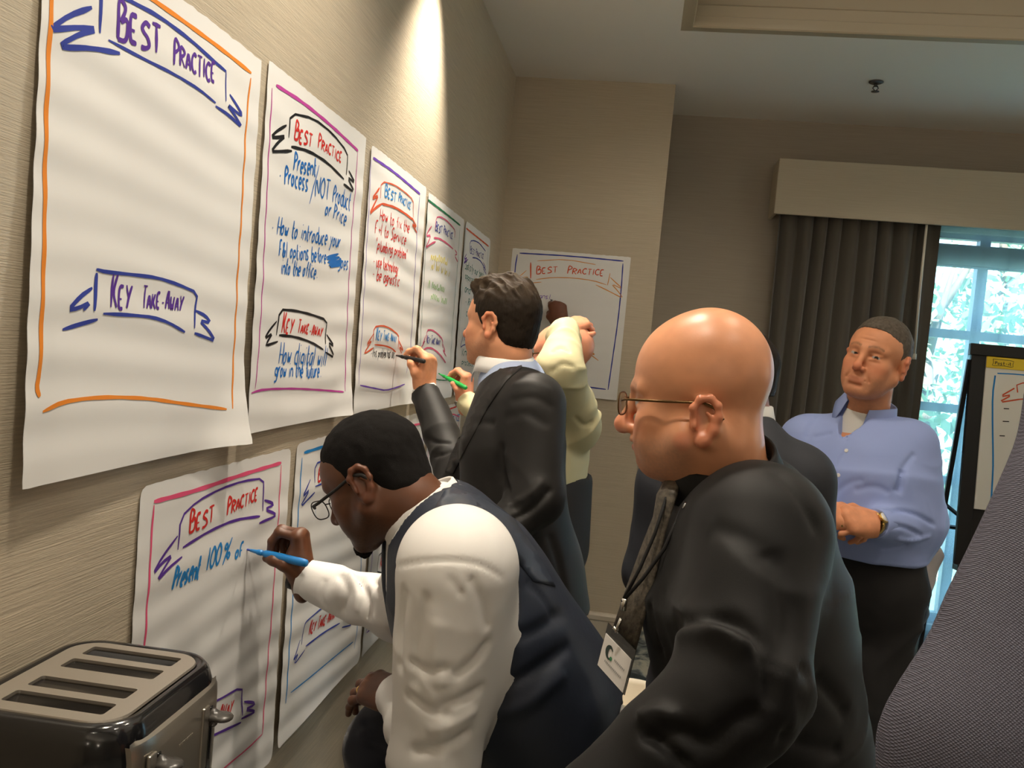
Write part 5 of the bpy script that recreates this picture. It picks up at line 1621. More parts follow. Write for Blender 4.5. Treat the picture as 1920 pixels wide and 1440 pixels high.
    for pts, a, w in (([(840, 930), (870, 960), (920, 985)], -0.005, 0.010), ([(870, 925), (900, 955), (945, 990)], 0.005, 0.010), ([(960, 1200), (1010, 1180), (1060, 1150)], -0.006, 0.012), ([(940, 1290), (1000, 1260), (1070, 1210)], -0.008, 0.012), ([(930, 1340), (990, 1320), (1060, 1260)], 0.007, 0.014), ([(985, 1090), (1020, 1120), (1040, 1160)], -0.005, 0.010)):
        v.crease(pts, a, w)
    v.obj('vest', M['vest'], b)
    pv, pf = v.patch([(838, 912), (900, 932), (960, 972), (1005, 1035), (1040, 1100), (1000, 1090), (968, 1050), (930, 1005), (880, 985), (830, 985), (800, 990), (820, 945)], 0.0022, 12)
    if len(pv): mesh_obj('vest_back_panel', pv, pf, M['vestback'], b)
    ax = nrm(n0 - n1)
    collar('shirt_collar', at(800, 975, 1.60), nrm(ax + V3(0, 0, 0.05)), bf, 0.071, 0.075, 0.044, M['whiteshirt'], b, gap=0.5, leaf=0.040, flare=0.008, point=0.025)
    # bow tie
    c = at(741, 1036, 1.60); S3 = SDF()
    for s in (-1, 1): S3.cap(c, c + lat * s * 0.045 + V3(0, 0, 0.0), 0.010, 0.020, k=0.006, n=bf, fl=1.8)
    S3.sph(c, 0.011, k=0.004)
    V, F = nets(S3, *bounds(S3, 0.02), 0.003); mesh_obj('bow_tie', V, F, M['cord'], b)
    # trousers
    lt = nrm(V3(lat[0], lat[1], 0)); ff = facing(1000, 12)
    hipL, hipR = pel + lt * 0.085 - V3(0, 0, 0.03), pel - lt * 0.085 - V3(0, 0, 0.03)
    kL, kR = hipL + V3(-0.25, -0.06, -0.36), at(722, 1400, 1.86)
    aL, aR = V3(kL[0] + 0.16, kL[1], 0.10), V3(kR[0] + 0.06, kR[1] + 0.02, 0.10)
    t, _ = trousers('trousers', hipL, hipR, kL, kR, aL, aR, pel + (wst - pel) * 0.5, M['navy'], b, rt=0.112, rk=0.082, ra=0.065, wr=0.170, nfl=bf, fl=1.22)
    for pts, a, w in (([(680, 1350), (700, 1378), (740, 1392)], -0.007, 0.007), ([(672, 1372), (700, 1400), (745, 1410)], 0.006, 0.008), ([(690, 1395), (720, 1420), (745, 1425)], -0.007, 0.007), ([(1090, 1260), (1120, 1330), (1110, 1400)], -0.007, 0.014)):
        t.crease(pts, a, w)
    t.obj('trousers', M['navy'], b)
    wp = on_surface(t, [(1092, 1212), (1102, 1235), (1110, 1262), (1116, 1285)], 0.005)
    if len(wp) > 1: MB().tube(wp, 0.006, 8).build('belt_loop', M['cord'], b, smooth=True)
    for a in (aL, aR): shoe('shoe', V3(a[0] + 0.05, a[1], 0.0), V3(a[0] - 0.22, a[1] + 0.03, 0.0), M['shoe_black'], b)
    # black bracelet watch on the writing wrist
    aw = nrm(wrR - elR)
    M['blackband'] = mat('black_band', (0.012, 0.012, 0.012), 0.5)
    w_ = MB().lathe(wrR + aw * 0.008, aw, [(0.030, 0), (0.0335, 0.001), (0.0335, 0.014), (0.030, 0.015)], 26).build('bracelet', M['blackband'], base=tuple(wrR), smooth=True)
    tag(w_, 'black band around the writing wrist above the white cuff', 'bracelet')
    # ring on the hand resting on the knee
    M['gold'] = mat('gold', (0.75, 0.50, 0.16), 0.25, 1.0)
    q0, q1 = jL['ring'][0], jL['ring'][1]; c = q0 + (q1 - q0) * 0.45; a = nrm(q1 - q0)
    r_ = MB().lathe(c - a * 0.0025, a, [(0.0092, 0), (0.0108, 0.0005), (0.0108, 0.0045), (0.0092, 0.005)], 24).build('finger_ring', M['gold'], base=tuple(c), smooth=True)
    tag(r_, 'gold ring on the hand resting on the dark knee', 'ring')
    glasses('eyeglasses', 'eyeglasses with thick black temples worn by the bending person', 'glasses', R, o, M['blackband'], M['lens'], 0.99, rim=0.0011, temple=0.0030, lw=0.026, lh=0.018, dy=0.004, dz=-0.004)
    M['bluepen'] = mat('blue_plastic', (0.008, 0.20, 0.55), 0.3, coat=0.3)
    marker_pen(tip, tail, M['bluepen'], 'bright blue marker in the dark hand of the bending person', m_tip=INK['indigo'], r=0.0088)
bending_person()
# ------------------------------------------------------------------ person in dark suit writing on the third sheet
M['suit'] = mat('charcoal_suit', (0.0105, 0.0095, 0.0085), 0.6, spec=0.3, sheen=0.04, bump=[((900, 900, 900), 0.25, 0.0005)])
M['suit_lapel'] = mat('charcoal_lapel', (0.015, 0.0135, 0.012), 0.55, spec=0.4, bump=[((900, 900, 900), 0.25, 0.0005)])
M['blueshirt_pale'] = mat('pale_blue_shirt', (0.36, 0.43, 0.60), 0.65, bump=[((900, 900, 900), 0.12, 0.0005)])
M['jeans'] = mat('dark_blue_trousers', (0.018, 0.030, 0.050), 0.8, bump=[((700, 700, 700), 0.3, 0.0006)])
def suit_person():
    skin = lin((214, 150, 112))
    fw = facing(940, 33, -1)
    R = frame(fw, V3(0.02, 0, 1)); o = at(939, 607, 2.42); hT = (R, o, 1.0)
    hs = head_sdf(dict(w=0.98, jaw=1.0, nose=0.9))
    hs.ell((0, -0.05, -0.075), (0.05, 0.045, 0.05), k=0.04)
    nk = SDF(); n0, n1 = o + R @ V3(0, -0.024, -0.06), at(950, 712, 2.425)
    nk.cap(n0, n1, 0.060, 0.066, k=0.03)
    up, chs, wst, pel = at(966, 768, 2.425), at(962, 840, 2.42), at(962, 960, 2.42), at(985, 1085, 2.42)
    bf = facing(950, 24); lat = np.cross(V3(0, 0, 1), bf)
    shL, elL, wrL = at(1000, 758, 2.27), at(1005, 935, 2.20), at(905, 1030, 2.12)
    shR, elR, wrR = at(945, 778, 2.58), at(866, 918, 2.62), at(768, 762, 2.705)
    tip = onx(741, 666, 0.004); tail = at_len(797, 678, tip, 0.128, -1)
    hR, jR, wh = pen_hand(tip, tail, 0.40, wrR, nrm(V3(0.05, 0.02, 1)), V3(1, -0.25, 0.0), True, 1.10,
                      dict(index=(52, 62, 26), middle=(66, 72, 34), ring=(74, 78, 38), pinky=(78, 80, 40)), [(0.026, 0.020, -0.006), (0.046, 0.048, -0.014), (0.048, 0.072, -0.030), (0.036, 0.086, -0.046)], 0.5)
    wrR = wh
    T_ = SDF()
    T_.cap(chs, up, 0.185, 0.150, k=0.06, n=bf, fl=1.6)
    T_.cap(wst, chs, 0.172, 0.188, k=0.06, n=bf, fl=1.45)
    T_.cap(pel, wst, 0.190, 0.172, k=0.06, n=bf, fl=1.30)
    T_.cap(pel + (pel - wst) * 0.62, pel, 0.198, 0.190, k=0.04, n=bf, fl=1.30)
    T_.cap(shL, shR, 0.064, k=0.06); T_.cap(n1 + V3(0, 0, -0.03), up, 0.060, 0.11, k=0.05)
    A_ = SDF()
    A_.cap(shL, elL, 0.082, 0.068, k=0.04); A_.cap(elL, wrL, 0.066, 0.048, k=0.03)
    A_.cap(shR, elR, 0.078, 0.064, k=0.04); A_.cap(elR, wrR, 0.064, 0.047, k=0.03)
    S = T_ + A_; lo, hi = bounds(S, 0.03)
    S2 = SDF(); S2.p = S.p[:]
    S2.cut(wrL, wrL - elL, 0.08).cut(wrR - nrm(wrR - elR) * 0.012, wrR - elR, 0.08).cut(at(1000, 1140, 2.42), (0, 0, -1), 0.4)
    S2.cap(n0, n1 + (n1 - n0) * 0.25, 0.074, 0.078, op=-1, k=0.006)
    S2.cap(n1 + bf * 0.09 + V3(0, 0, 0.0), chs + bf * 0.17 - V3(0, 0, 0.04), 0.082, 0.015, op=-1, k=0.004)      # front opening
    k = Skin(S2, lo, hi, 0.0062)
    k.folds(shL, elL, 0.08, 0.006, 6, 6, 2, ends=(0.6, 0.5, 0.8, 1.2)); k.folds(elR, wrR, 0.06, 0.006, 12, 7, 4); k.folds(shR, elR, 0.08, 0.006, 9, 6, 6)
    k.folds(up, pel, 0.2, 0.003, 4, 6, 8)
    for pts, a, w in (
        ([(940, 830), (938, 870), (950, 915), (968, 960)], -0.010, 0.012), ([(955, 752), (1000, 742), (1040, 765)], -0.004, 0.012), ([(960, 720), (1000, 715), (1035, 735)], 0.003, 0.012),
        ([(945, 785), (985, 772), (1030, 800)], -0.003, 0.012), ([(950, 950), (985, 935), (1020, 900)], 0.008, 0.010), ([(960, 975), (1000, 955), (1035, 915)], -0.009, 0.009),
        ([(870, 800), (900, 790), (930, 795)], -0.005, 0.010), ([(790, 815), (815, 830), (845, 830)], -0.007, 0.007), ([(800, 850), (825, 855), (850, 845)], -0.006, 0.007), ([(1030, 1000), (1050, 1060), (1060, 1120)], -0.006, 0.015)):
        k.crease(pts, a, w)
    hR.cap(elR + (wrR - elR) * 0.7, wrR, 0.036, 0.031, k=0.02)
    hL, jL = hand_sdf(wrL, wrL - elL, V3(0.3, -0.6, 0.5), False, 1.0)
    hb = lambda J: box_of(J['W'](0.09, -0.06, -0.12), J['W'](-0.07, 0.22, 0.06), J['W'](0.09, 0.2, 0.06), J['W'](-0.07, 0, -0.12), pad=0.01)
    b = body_mesh('person', 'dark-haired person in charcoal suit writing on the third upper sheet', (0.56, 2.39, 0.0), hs, hT, nk, inner(S, 0.02), [(hR, hb(jR)), (hL, hb(jL))], skin,
                  dict(red=lin((208, 118, 88)), stubble=0.35, stcol=lin((110, 84, 66)), hair=lin((60, 44, 32))), M['skin_matte'], hh=0.0027, h2=0.0024)
    k.obj('jacket', M['suit'], b)
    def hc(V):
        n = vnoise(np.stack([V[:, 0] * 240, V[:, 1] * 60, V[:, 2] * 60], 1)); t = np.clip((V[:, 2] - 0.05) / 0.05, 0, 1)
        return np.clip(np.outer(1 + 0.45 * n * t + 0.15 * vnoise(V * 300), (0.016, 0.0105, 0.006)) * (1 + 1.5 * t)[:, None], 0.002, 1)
    hair_obj('hair', hair_local(0.010, 0.0075, quiff=1.0, wave=0.011, w=0.99), hT, M['hair'], b, 0.0024, hc)
    # shirt showing at the neck, white inside of the collar
    SH = SDF()
    SH.cap(chs, up, 0.182, 0.146, k=0.06, n=bf, fl=1.55).cap(n1, up, 0.071, 0.10, k=0.06).cap(shL + (shR - shL) * 0.15, shR + (shL - shR) * 0.15, 0.055, k=0.05)
    SH2 = SDF(); SH2.p = SH.p[:]; SH2.cap(n0, n1 + (n1 - n0) * 0.1, 0.061, 0.066, op=-1, k=0.004)
    V, F = nets(SH2, *bounds(SH, 0.02), 0.007); mesh_obj('shirt', V, F, M['blueshirt_pale'], b)
    collar('shirt_collar', at(946, 700, 2.425), nrm(n0 - n1 + V3(0.01, 0, 0)), bf, 0.067, 0.074, 0.048, M['whiteshirt'], b, gap=0.55, leaf=0.038, flare=0.014, point=0.04)
    pv, pf = k.patch([(992, 662), (1003, 672), (985, 684), (950, 715), (915, 765), (880, 830), (850, 890), (836, 886), (855, 830), (888, 768), (905, 735), (930, 700), (955, 678)], 0.004, 9)
    if len(pv): mesh_obj('lapel', pv, pf, M['suit_lapel'], b)
    k.crease([(985, 684), (950, 715), (915, 765), (880, 830), (850, 890)], -0.004, 0.005)
    cuff('shirt_cuff', wrR, elR, 0.0405, M['whiteshirt'], b, 0.028, 0.002)
    hipL, hipR = pel + lat * 0.085, pel - lat * 0.085
    kL, kR = hipL + V3(-0.04, 0, -0.43), hipR + V3(-0.06, 0, -0.43)
    aL, aR = V3(kL[0] + 0.03, kL[1], 0.10), V3(kR[0] + 0.02, kR[1], 0.10)
    t, _ = trousers('trousers', hipL, hipR, kL, kR, aL, aR, pel + V3(0, 0, 0.08), M['jeans'], b, wr=0.155, nfl=bf, fl=1.35, h=0.011)
    t.obj('trousers', M['jeans'], b)
    for a in (aL, aR): shoe('shoe', V3(a[0], a[1], 0) - bf * 0.06, V3(a[0], a[1], 0) + bf * 0.21, M['shoe_black'], b)
    M['blackpen'] = mat('black_plastic', (0.010, 0.010, 0.010), 0.3)
    marker_pen(tip, tail, M['blackpen'], 'black marker in the hand of the charcoal suit person')
suit_person()
# ------------------------------------------------------------------ person in pale yellow shirt, bald, arm raised to the head
M['yellowshirt'] = mat('pale_yellow_shirt', (0.62, 0.57, 0.34), 0.65, bump=[((900, 900, 900), 0.12, 0.0005)])
M['darkvest'] = mat('dark_trousers', (0.016, 0.015, 0.016), 0.75, bump=[((700, 700, 700), 0.3, 0.0006)])
def hbox(J, s_=1.0):
    return box_of(J['W'](0.09, -0.06, -0.12), J['W'](-0.07, 0.22, 0.06), J['W'](0.09, 0.2, 0.06), J['W'](-0.07, 0, -0.12), pad=0.01)
def stand_legs(b, pel, bf, lat, m, spread=0.085, wr=0.16, h=0.012, lean=(0, 0), shoe_m=None, hip_drop=0.04, waist=0.05, fl=1.3):
    hipL, hipR = pel + lat * spread - V3(0, 0, hip_drop), pel - lat * spread - V3(0, 0, hip_drop)
    kz = max(0.45, hipL[2] * 0.55)
    kL, kR = V3(hipL[0], hipL[1], kz) + bf * 0.03, V3(hipR[0], hipR[1], kz) + bf * 0.05
    aL, aR = V3(kL[0], kL[1], 0.10) - bf * 0.03, V3(kR[0], kR[1], 0.10) - bf * 0.03
    t, _ = trousers('trousers', hipL, hipR, kL, kR, aL, aR, pel + V3(0, 0, waist), m, b, wr=wr, nfl=bf, fl=fl, h=h)
    t.obj('trousers', m, b)
    for a in (aL, aR): shoe('shoe', V3(a[0], a[1], 0) - bf * 0.06, V3(a[0], a[1], 0) + bf * 0.21, shoe_m or M['shoe_black'], b)
    return t
def yellow_person():
    skin = lin((222, 150, 118))
    fw = facing(1050, 24, -4)
    R = frame(fw, V3(0.03, 0, 1)); o = at(1053, 668, 2.96); hT = (R, o, 1.0)
    hs = head_sdf(dict(w=1.0, jaw=1.05))
    nk = SDF(); n0, n1 = o + R @ V3(0, -0.022, -0.06), at(1074, 765, 2.99)
    nk.cap(n0, n1, 0.056, 0.064, k=0.03)
    bf = facing(1060, 18); lat = np.cross(V3(0, 0, 1), bf)
    up, chs, wst, pel = at(1040, 818, 2.99), at(1026, 862, 2.99), at(1022, 930, 3.0), at(1022, 1020, 3.0)
    shL, elL, wrL = at(1086, 800, 2.90), at(1052, 690, 2.70), at(1058, 618, 2.90)
    shR, elR, wrR = at(1020, 790, 3.16), at(945, 800, 3.26), at(851, 752, 3.335)
    tip = onx(822, 700, 0.035); tail = at_len(875, 728, tip, 0.150, -1)
    hR, jR, wh = pen_hand(tip, tail, 0.42, wrR, nrm(V3(0.02, 0.02, 1)), V3(1, -0.3, 0.0), True, 1.0, dict(index=(60, 62, 26), middle=(68, 72, 34), ring=(74, 78, 38), pinky=(78, 80, 40)), [(0.026, 0.020, -0.006), (0.044, 0.042, -0.014), (0.046, 0.060, -0.030), (0.036, 0.068, -0.046)], 0.6)
    wrR = wh
    S = SDF()
    S.cap(chs, up, 0.175, 0.14, k=0.05, n=bf, fl=1.4).cap(wst, chs, 0.165, 0.178, k=0.05, n=bf, fl=1.3)
    S.cap(shL, shR, 0.062, k=0.05).cap(n1 - V3(0, 0, 0.02), up, 0.062, 0.10, k=0.04)
    S.cap(shL, elL, 0.070, 0.060, k=0.04).cap(elL, wrL, 0.060, 0.050, k=0.03)
    S.cap(shR, elR, 0.068, 0.056, k=0.04).cap(elR, wrR, 0.056, 0.044, k=0.03)
    lo, hi = bounds(S, 0.03)
    S2 = SDF(); S2.p = S.p[:]
    S2.cut(wrL - nrm(wrL - elL) * 0.01, wrL - elL, 0.07).cut(wrR, wrR - elR, 0.07)
    k = Skin(S2, lo, hi, 0.007)
    k.folds(elL, wrL, 0.06, 0.012, 12, 8, 2); k.folds(shL, elL, 0.07, 0.014, 10, 8, 3); k.folds(elR, wrR, 0.05, 0.006, 10, 8, 4); k.folds(up, wst, 0.18, 0.010, 6, 8, 5)
    k.crease([(1034, 660), (1050, 648), (1070, 660)], -0.010, 0.008); k.crease([(1030, 700), (1055, 680), (1080, 690)], -0.008, 0.007); k.crease([(1075, 780), (1095, 800), (1112, 790)], -0.008, 0.008)
    hR.cap(elR + (wrR - elR) * 0.75, wrR, 0.032, 0.028, k=0.02)
    hL, jL = hand_sdf(wrL, nrm(at(1080, 614, 2.93) - wrL + V3(0, 0, 0.01)), V3(-0.15, -0.75, 0.65), False, 0.88, dict(index=(50, 70, 30), middle=(44, 64, 30), ring=(48, 66, 32), pinky=(52, 66, 34)), None, 0.6)
    hL.cap(elL + (wrL - elL) * 0.75, wrL, 0.034, 0.029, k=0.02)
    b = body_mesh('person', 'bald person in pale yellow shirt with one hand raised to the head', (0.58, 2.98, 0.0), hs, hT, nk, inner(S, 0.015), [(hR, hbox(jR)), (hL, hbox(jL))], skin,
                  dict(red=lin((216, 118, 94)), stubble=0.2, stcol=lin((150, 120, 100)), hair=lin((120, 90, 70))), M['skin'], hh=0.0034, h2=0.003)
    k.obj('shirt', M['yellowshirt'], b)
    collar('shirt_collar', n1 + V3(0.0, 0, 0.015), nrm(n0 - n1), bf, 0.062, 0.066, 0.035, M['yellowshirt'], b, gap=0.5, leaf=0.035)
    stand_legs(b, pel, bf, lat, M['darkvest'])
    v = SDF(); v.cap(at(1026, 905, 3.0), pel, 0.186, 0.182, n=bf, fl=1.22); v.cut(at(1040, 878, 3.0), V3(0.12, 0, 1), 0.4)
    V, F = nets(v, *bounds(v, 0.02), 0.01); mesh_obj('waistband', relax(V, F, 1), F, M['darkvest'], b)
    glasses('eyeglasses', 'eyeglasses of the bald person in pale yellow, half hidden', 'glasses', R, o, M['bronze_rim'], M['lens'], 0.97, rim=0.0014, temple=0.002)
    M['greenpen'] = mat('green_plastic', (0.010, 0.36, 0.06), 0.3, coat=0.3)
    marker_pen(tip, tail, M['greenpen'], 'green marker held near the fourth upper sheet', r=0.0092, m_tip=INK['green'])
    aw = nrm(wrR - elR)
    c = wrR - aw * 0.005
    root = empty('wristwatch', tuple(c)); tag(root, 'dark wristwatch at the pale yellow cuff near the green marker', 'watch')
    MB().lathe(c, aw, [(0.030, 0), (0.0335, 0.001), (0.0335, 0.016), (0.030, 0.017)], 24).build('strap', M['blackband'], root, smooth=True)
    dn = nrm(V3(-0.3, -0.8, -0.55)); dn = nrm(dn - aw * (dn @ aw))
    MB().lathe(c + aw * 0.0085 + dn * 0.031, dn, [(0.014, 0), (0.0145, 0.004), (0.013, 0.007)], 20).build('case', M['silver'], root, smooth=True)
yellow_person()

# ------------------------------------------------------------------ hidden writer at the end wall: only the writing hand shows
def end_wall_writer():
    skin = lin((104, 66, 48))
    fw = facing(1045, 78, -6)
    R = frame(fw, V3(0, 0, 1)); o = at(1052, 700, 4.10); hT = (R, o, 0.97)
    hs = head_sdf()
    nk = SDF(); n0, n1 = o + R @ V3(0, -0.022, -0.06), at(1050, 768, 4.08)
    nk.cap(n0, n1, 0.055, 0.062, k=0.03)
    bf = facing(1045, 60); lat = np.cross(V3(0, 0, 1), bf)
    up, chs, wst, pel = at(1035, 812, 4.06), at(1030, 860, 4.05), at(1026, 930, 4.03), at(1024, 1000, 4.02)
    shR, elR, wrR = at(1070, 790, 4.16), at(1064, 695, 4.42), at(1049, 607, 4.55)
    shL, elL, wrL = at(990, 800, 3.98), at(985, 900, 4.02), at(1000, 960, 4.16)
    S = SDF()
    S.cap(chs, up, 0.17, 0.13, k=0.05, n=bf, fl=1.4).cap(wst, chs, 0.16, 0.17, k=0.05, n=bf, fl=1.3).cap(pel, wst, 0.165, 0.16, k=0.05, n=bf, fl=1.3)
    S.cap(shL, shR, 0.06, k=0.05).cap(n1 - V3(0, 0, 0.02), up, 0.062, 0.10, k=0.04)
    for a, e, w in ((shL, elL, wrL), (shR, elR, wrR)): S.cap(a, e, 0.062, 0.052, k=0.04).cap(e, w, 0.05, 0.040, k=0.03)
    S2 = SDF(); S2.p = S.p[:]
    S2.cut(elR + (wrR - elR) * 0.35, wrR - elR, 0.09).cut(wrL, wrL - elL, 0.06)
    V, F = nets(S2, *bounds(S, 0.03), 0.010)
    hR, jR = hand_sdf(wrR, nrm(at(1043, 560, 4.58) - wrR), V3(0.05, -1, 0.1), True, 1.12, dict(index=(60, 64, 28), middle=(68, 72, 34), ring=(74, 78, 38), pinky=(78, 80, 40)), [(0.028, 0.020, -0.006), (0.044, 0.044, -0.010), (0.042, 0.064, -0.022), (0.030, 0.076, -0.036)], 0.5)
    hR.cap(elR + (wrR - elR) * 0.3, wrR, 0.036, 0.027, k=0.02)
    hL, jL = hand_sdf(wrL, wrL - elL, V3(0.5, 0, 0.8), False, 0.95)
    hb = hbox(jR); hb = (np.minimum(hb[0], elR - 0.05), np.maximum(hb[1], elR + 0.05))
    b = body_mesh('person', 'dark-skinned hand of a hidden person writing on the end wall sheet', (0.45, 4.05, 0.0), hs, hT, nk, inner(S, 0.015), [(hR, hb), (hL, hbox(jL))], skin, dict(), M['skin_matte'], hh=0.005, h2=0.003)
    mesh_obj('shirt', relax(V, F, 1), F, M['darkvest'], b)
    hair_obj('hair', hair_local(0.006, 0.005), hT, M['hair_matte'], b, 0.005, lambda V: np.tile((0.006, 0.005, 0.004), (len(V), 1)))
    stand_legs(b, pel, bf, lat, M['darkvest'], wr=0.15)
    tip = ony(1032, 561, YE - 0.005)
    marker_pen(tip, at_len(1043, 573, tip, 0.125, -1), M['silver'], 'slim pen held by the dark-skinned hand at the end wall sheet', cat='pen', r=0.0075, m_tip=INK['violet'], grip=M['blackpen'])
end_wall_writer()

# ------------------------------------------------------------------ person in dark suit, mostly hidden behind the bald person
def behind_person():
    skin = lin((178, 118, 90))
    fw = facing(1390, -10, -4)
    R = frame(fw, V3(0.02, 0, 1)); o = at(1364, 712, 2.0); hT = (R, o, 0.98)
    hs = head_sdf()
    hs.ell((0, -0.05, -0.07), (0.05, 0.045, 0.05), k=0.04)
    nk = SDF(); n0, n1 = o + R @ V3(0, -0.022, -0.06), at(1384, 812, 2.01)
    nk.cap(n0, n1, 0.058, 0.064, k=0.03)
    bf = facing(1370, -48); lat = np.cross(V3(0, 0, 1), bf)
    up, chs, wst, pel = at(1372, 870, 2.01), at(1365, 940, 2.01), at(1358, 1080, 2.02), at(1355, 1230, 2.03)
    shL, elL, wrL = at(1500, 900, 1.95), at(1520, 1120, 1.98), at(1500, 1260, 1.92)
    shR, elR, wrR = at(1258, 905, 2.10), at(1218, 1075, 2.12), at(1330, 1160, 1.96)
    T_ = SDF()
    T_.cap(chs, up, 0.185, 0.14, k=0.06, n=bf, fl=1.45).cap(wst, chs, 0.172, 0.188, k=0.06, n=bf, fl=1.3).cap(pel, wst, 0.19, 0.172, k=0.06, n=bf, fl=1.3)
    T_.cap(shL, shR, 0.066, k=0.06).cap(n1 - V3(0, 0, 0.03), up, 0.062, 0.11, k=0.05)
    S = SDF(); S.p = T_.p[:]
    for a, e, w in ((shL, elL, wrL), (shR, elR, wrR)): S.cap(a, e, 0.072, 0.062, k=0.04).cap(e, w, 0.060, 0.046, k=0.03)
    S2 = SDF(); S2.p = S.p[:]
    for e, w in ((elL, wrL), (elR, wrR)): S2.cut(w, w - e, 0.08)
    S2.cap(n0, n1 + (n1 - n0) * 0.2, 0.072, 0.076, op=-1, k=0.006)
    k = Skin(S2, *bounds(S, 0.03), 0.008)
    k.folds(shR, elR, 0.07, 0.005, 8, 6, 1); k.folds(elR, wrR, 0.06, 0.005, 9, 6, 2)
    hs_ = []
    for e, w, r_ in ((elL, wrL, False), (elR, wrR, True)):
        h, J = hand_sdf(w, w - e, nrm(V3(0.9, -0.2, 0.1)) * (1 if not r_ else -1), r_, 0.95); hs_.append((h, hbox(J)))
    M['navysuit'] = mat('navy_suit', (0.014, 0.016, 0.023), 0.7, bump=[((900, 900, 900), 0.2, 0.0005)])
    b = body_mesh('person', 'person in navy suit hidden behind the bald person, only collar and sleeves showing', (1.05, 2.05, 0.0), hs, hT, nk, inner(S, 0.015), hs_, skin, dict(stubble=0.3, stcol=lin((90, 66, 52))), M['skin_matte'], hh=0.0032, h2=0.003)
    k.obj('jacket', M['navysuit'], b)
    hair_obj('hair', hair_local(0.008, 0.006, line=[(-0.13, -0.035), (-0.075, -0.035), (-0.045, -0.030), (-0.034, -0.010), (-0.024, 0.018), (-0.006, 0.024), (0.008, 0.012), (0.014, -0.012), (0.028, -0.012), (0.036, 0.020), (0.050, 0.046), (0.064, 0.060), (0.078, 0.068), (0.10, 0.072)]), hT, M['hair'], b, 0.003, lambda V: np.tile((0.016, 0.010, 0.006), (len(V), 1)))
    collar('shirt_collar', n1 + V3(0, 0, 0.022), nrm(n0 - n1), bf, 0.064, 0.069, 0.044, M['whiteshirt'], b, gap=0.5, leaf=0.036, flare=0.010)
    stand_legs(b, pel, bf, lat, M['navysuit'])
behind_person()

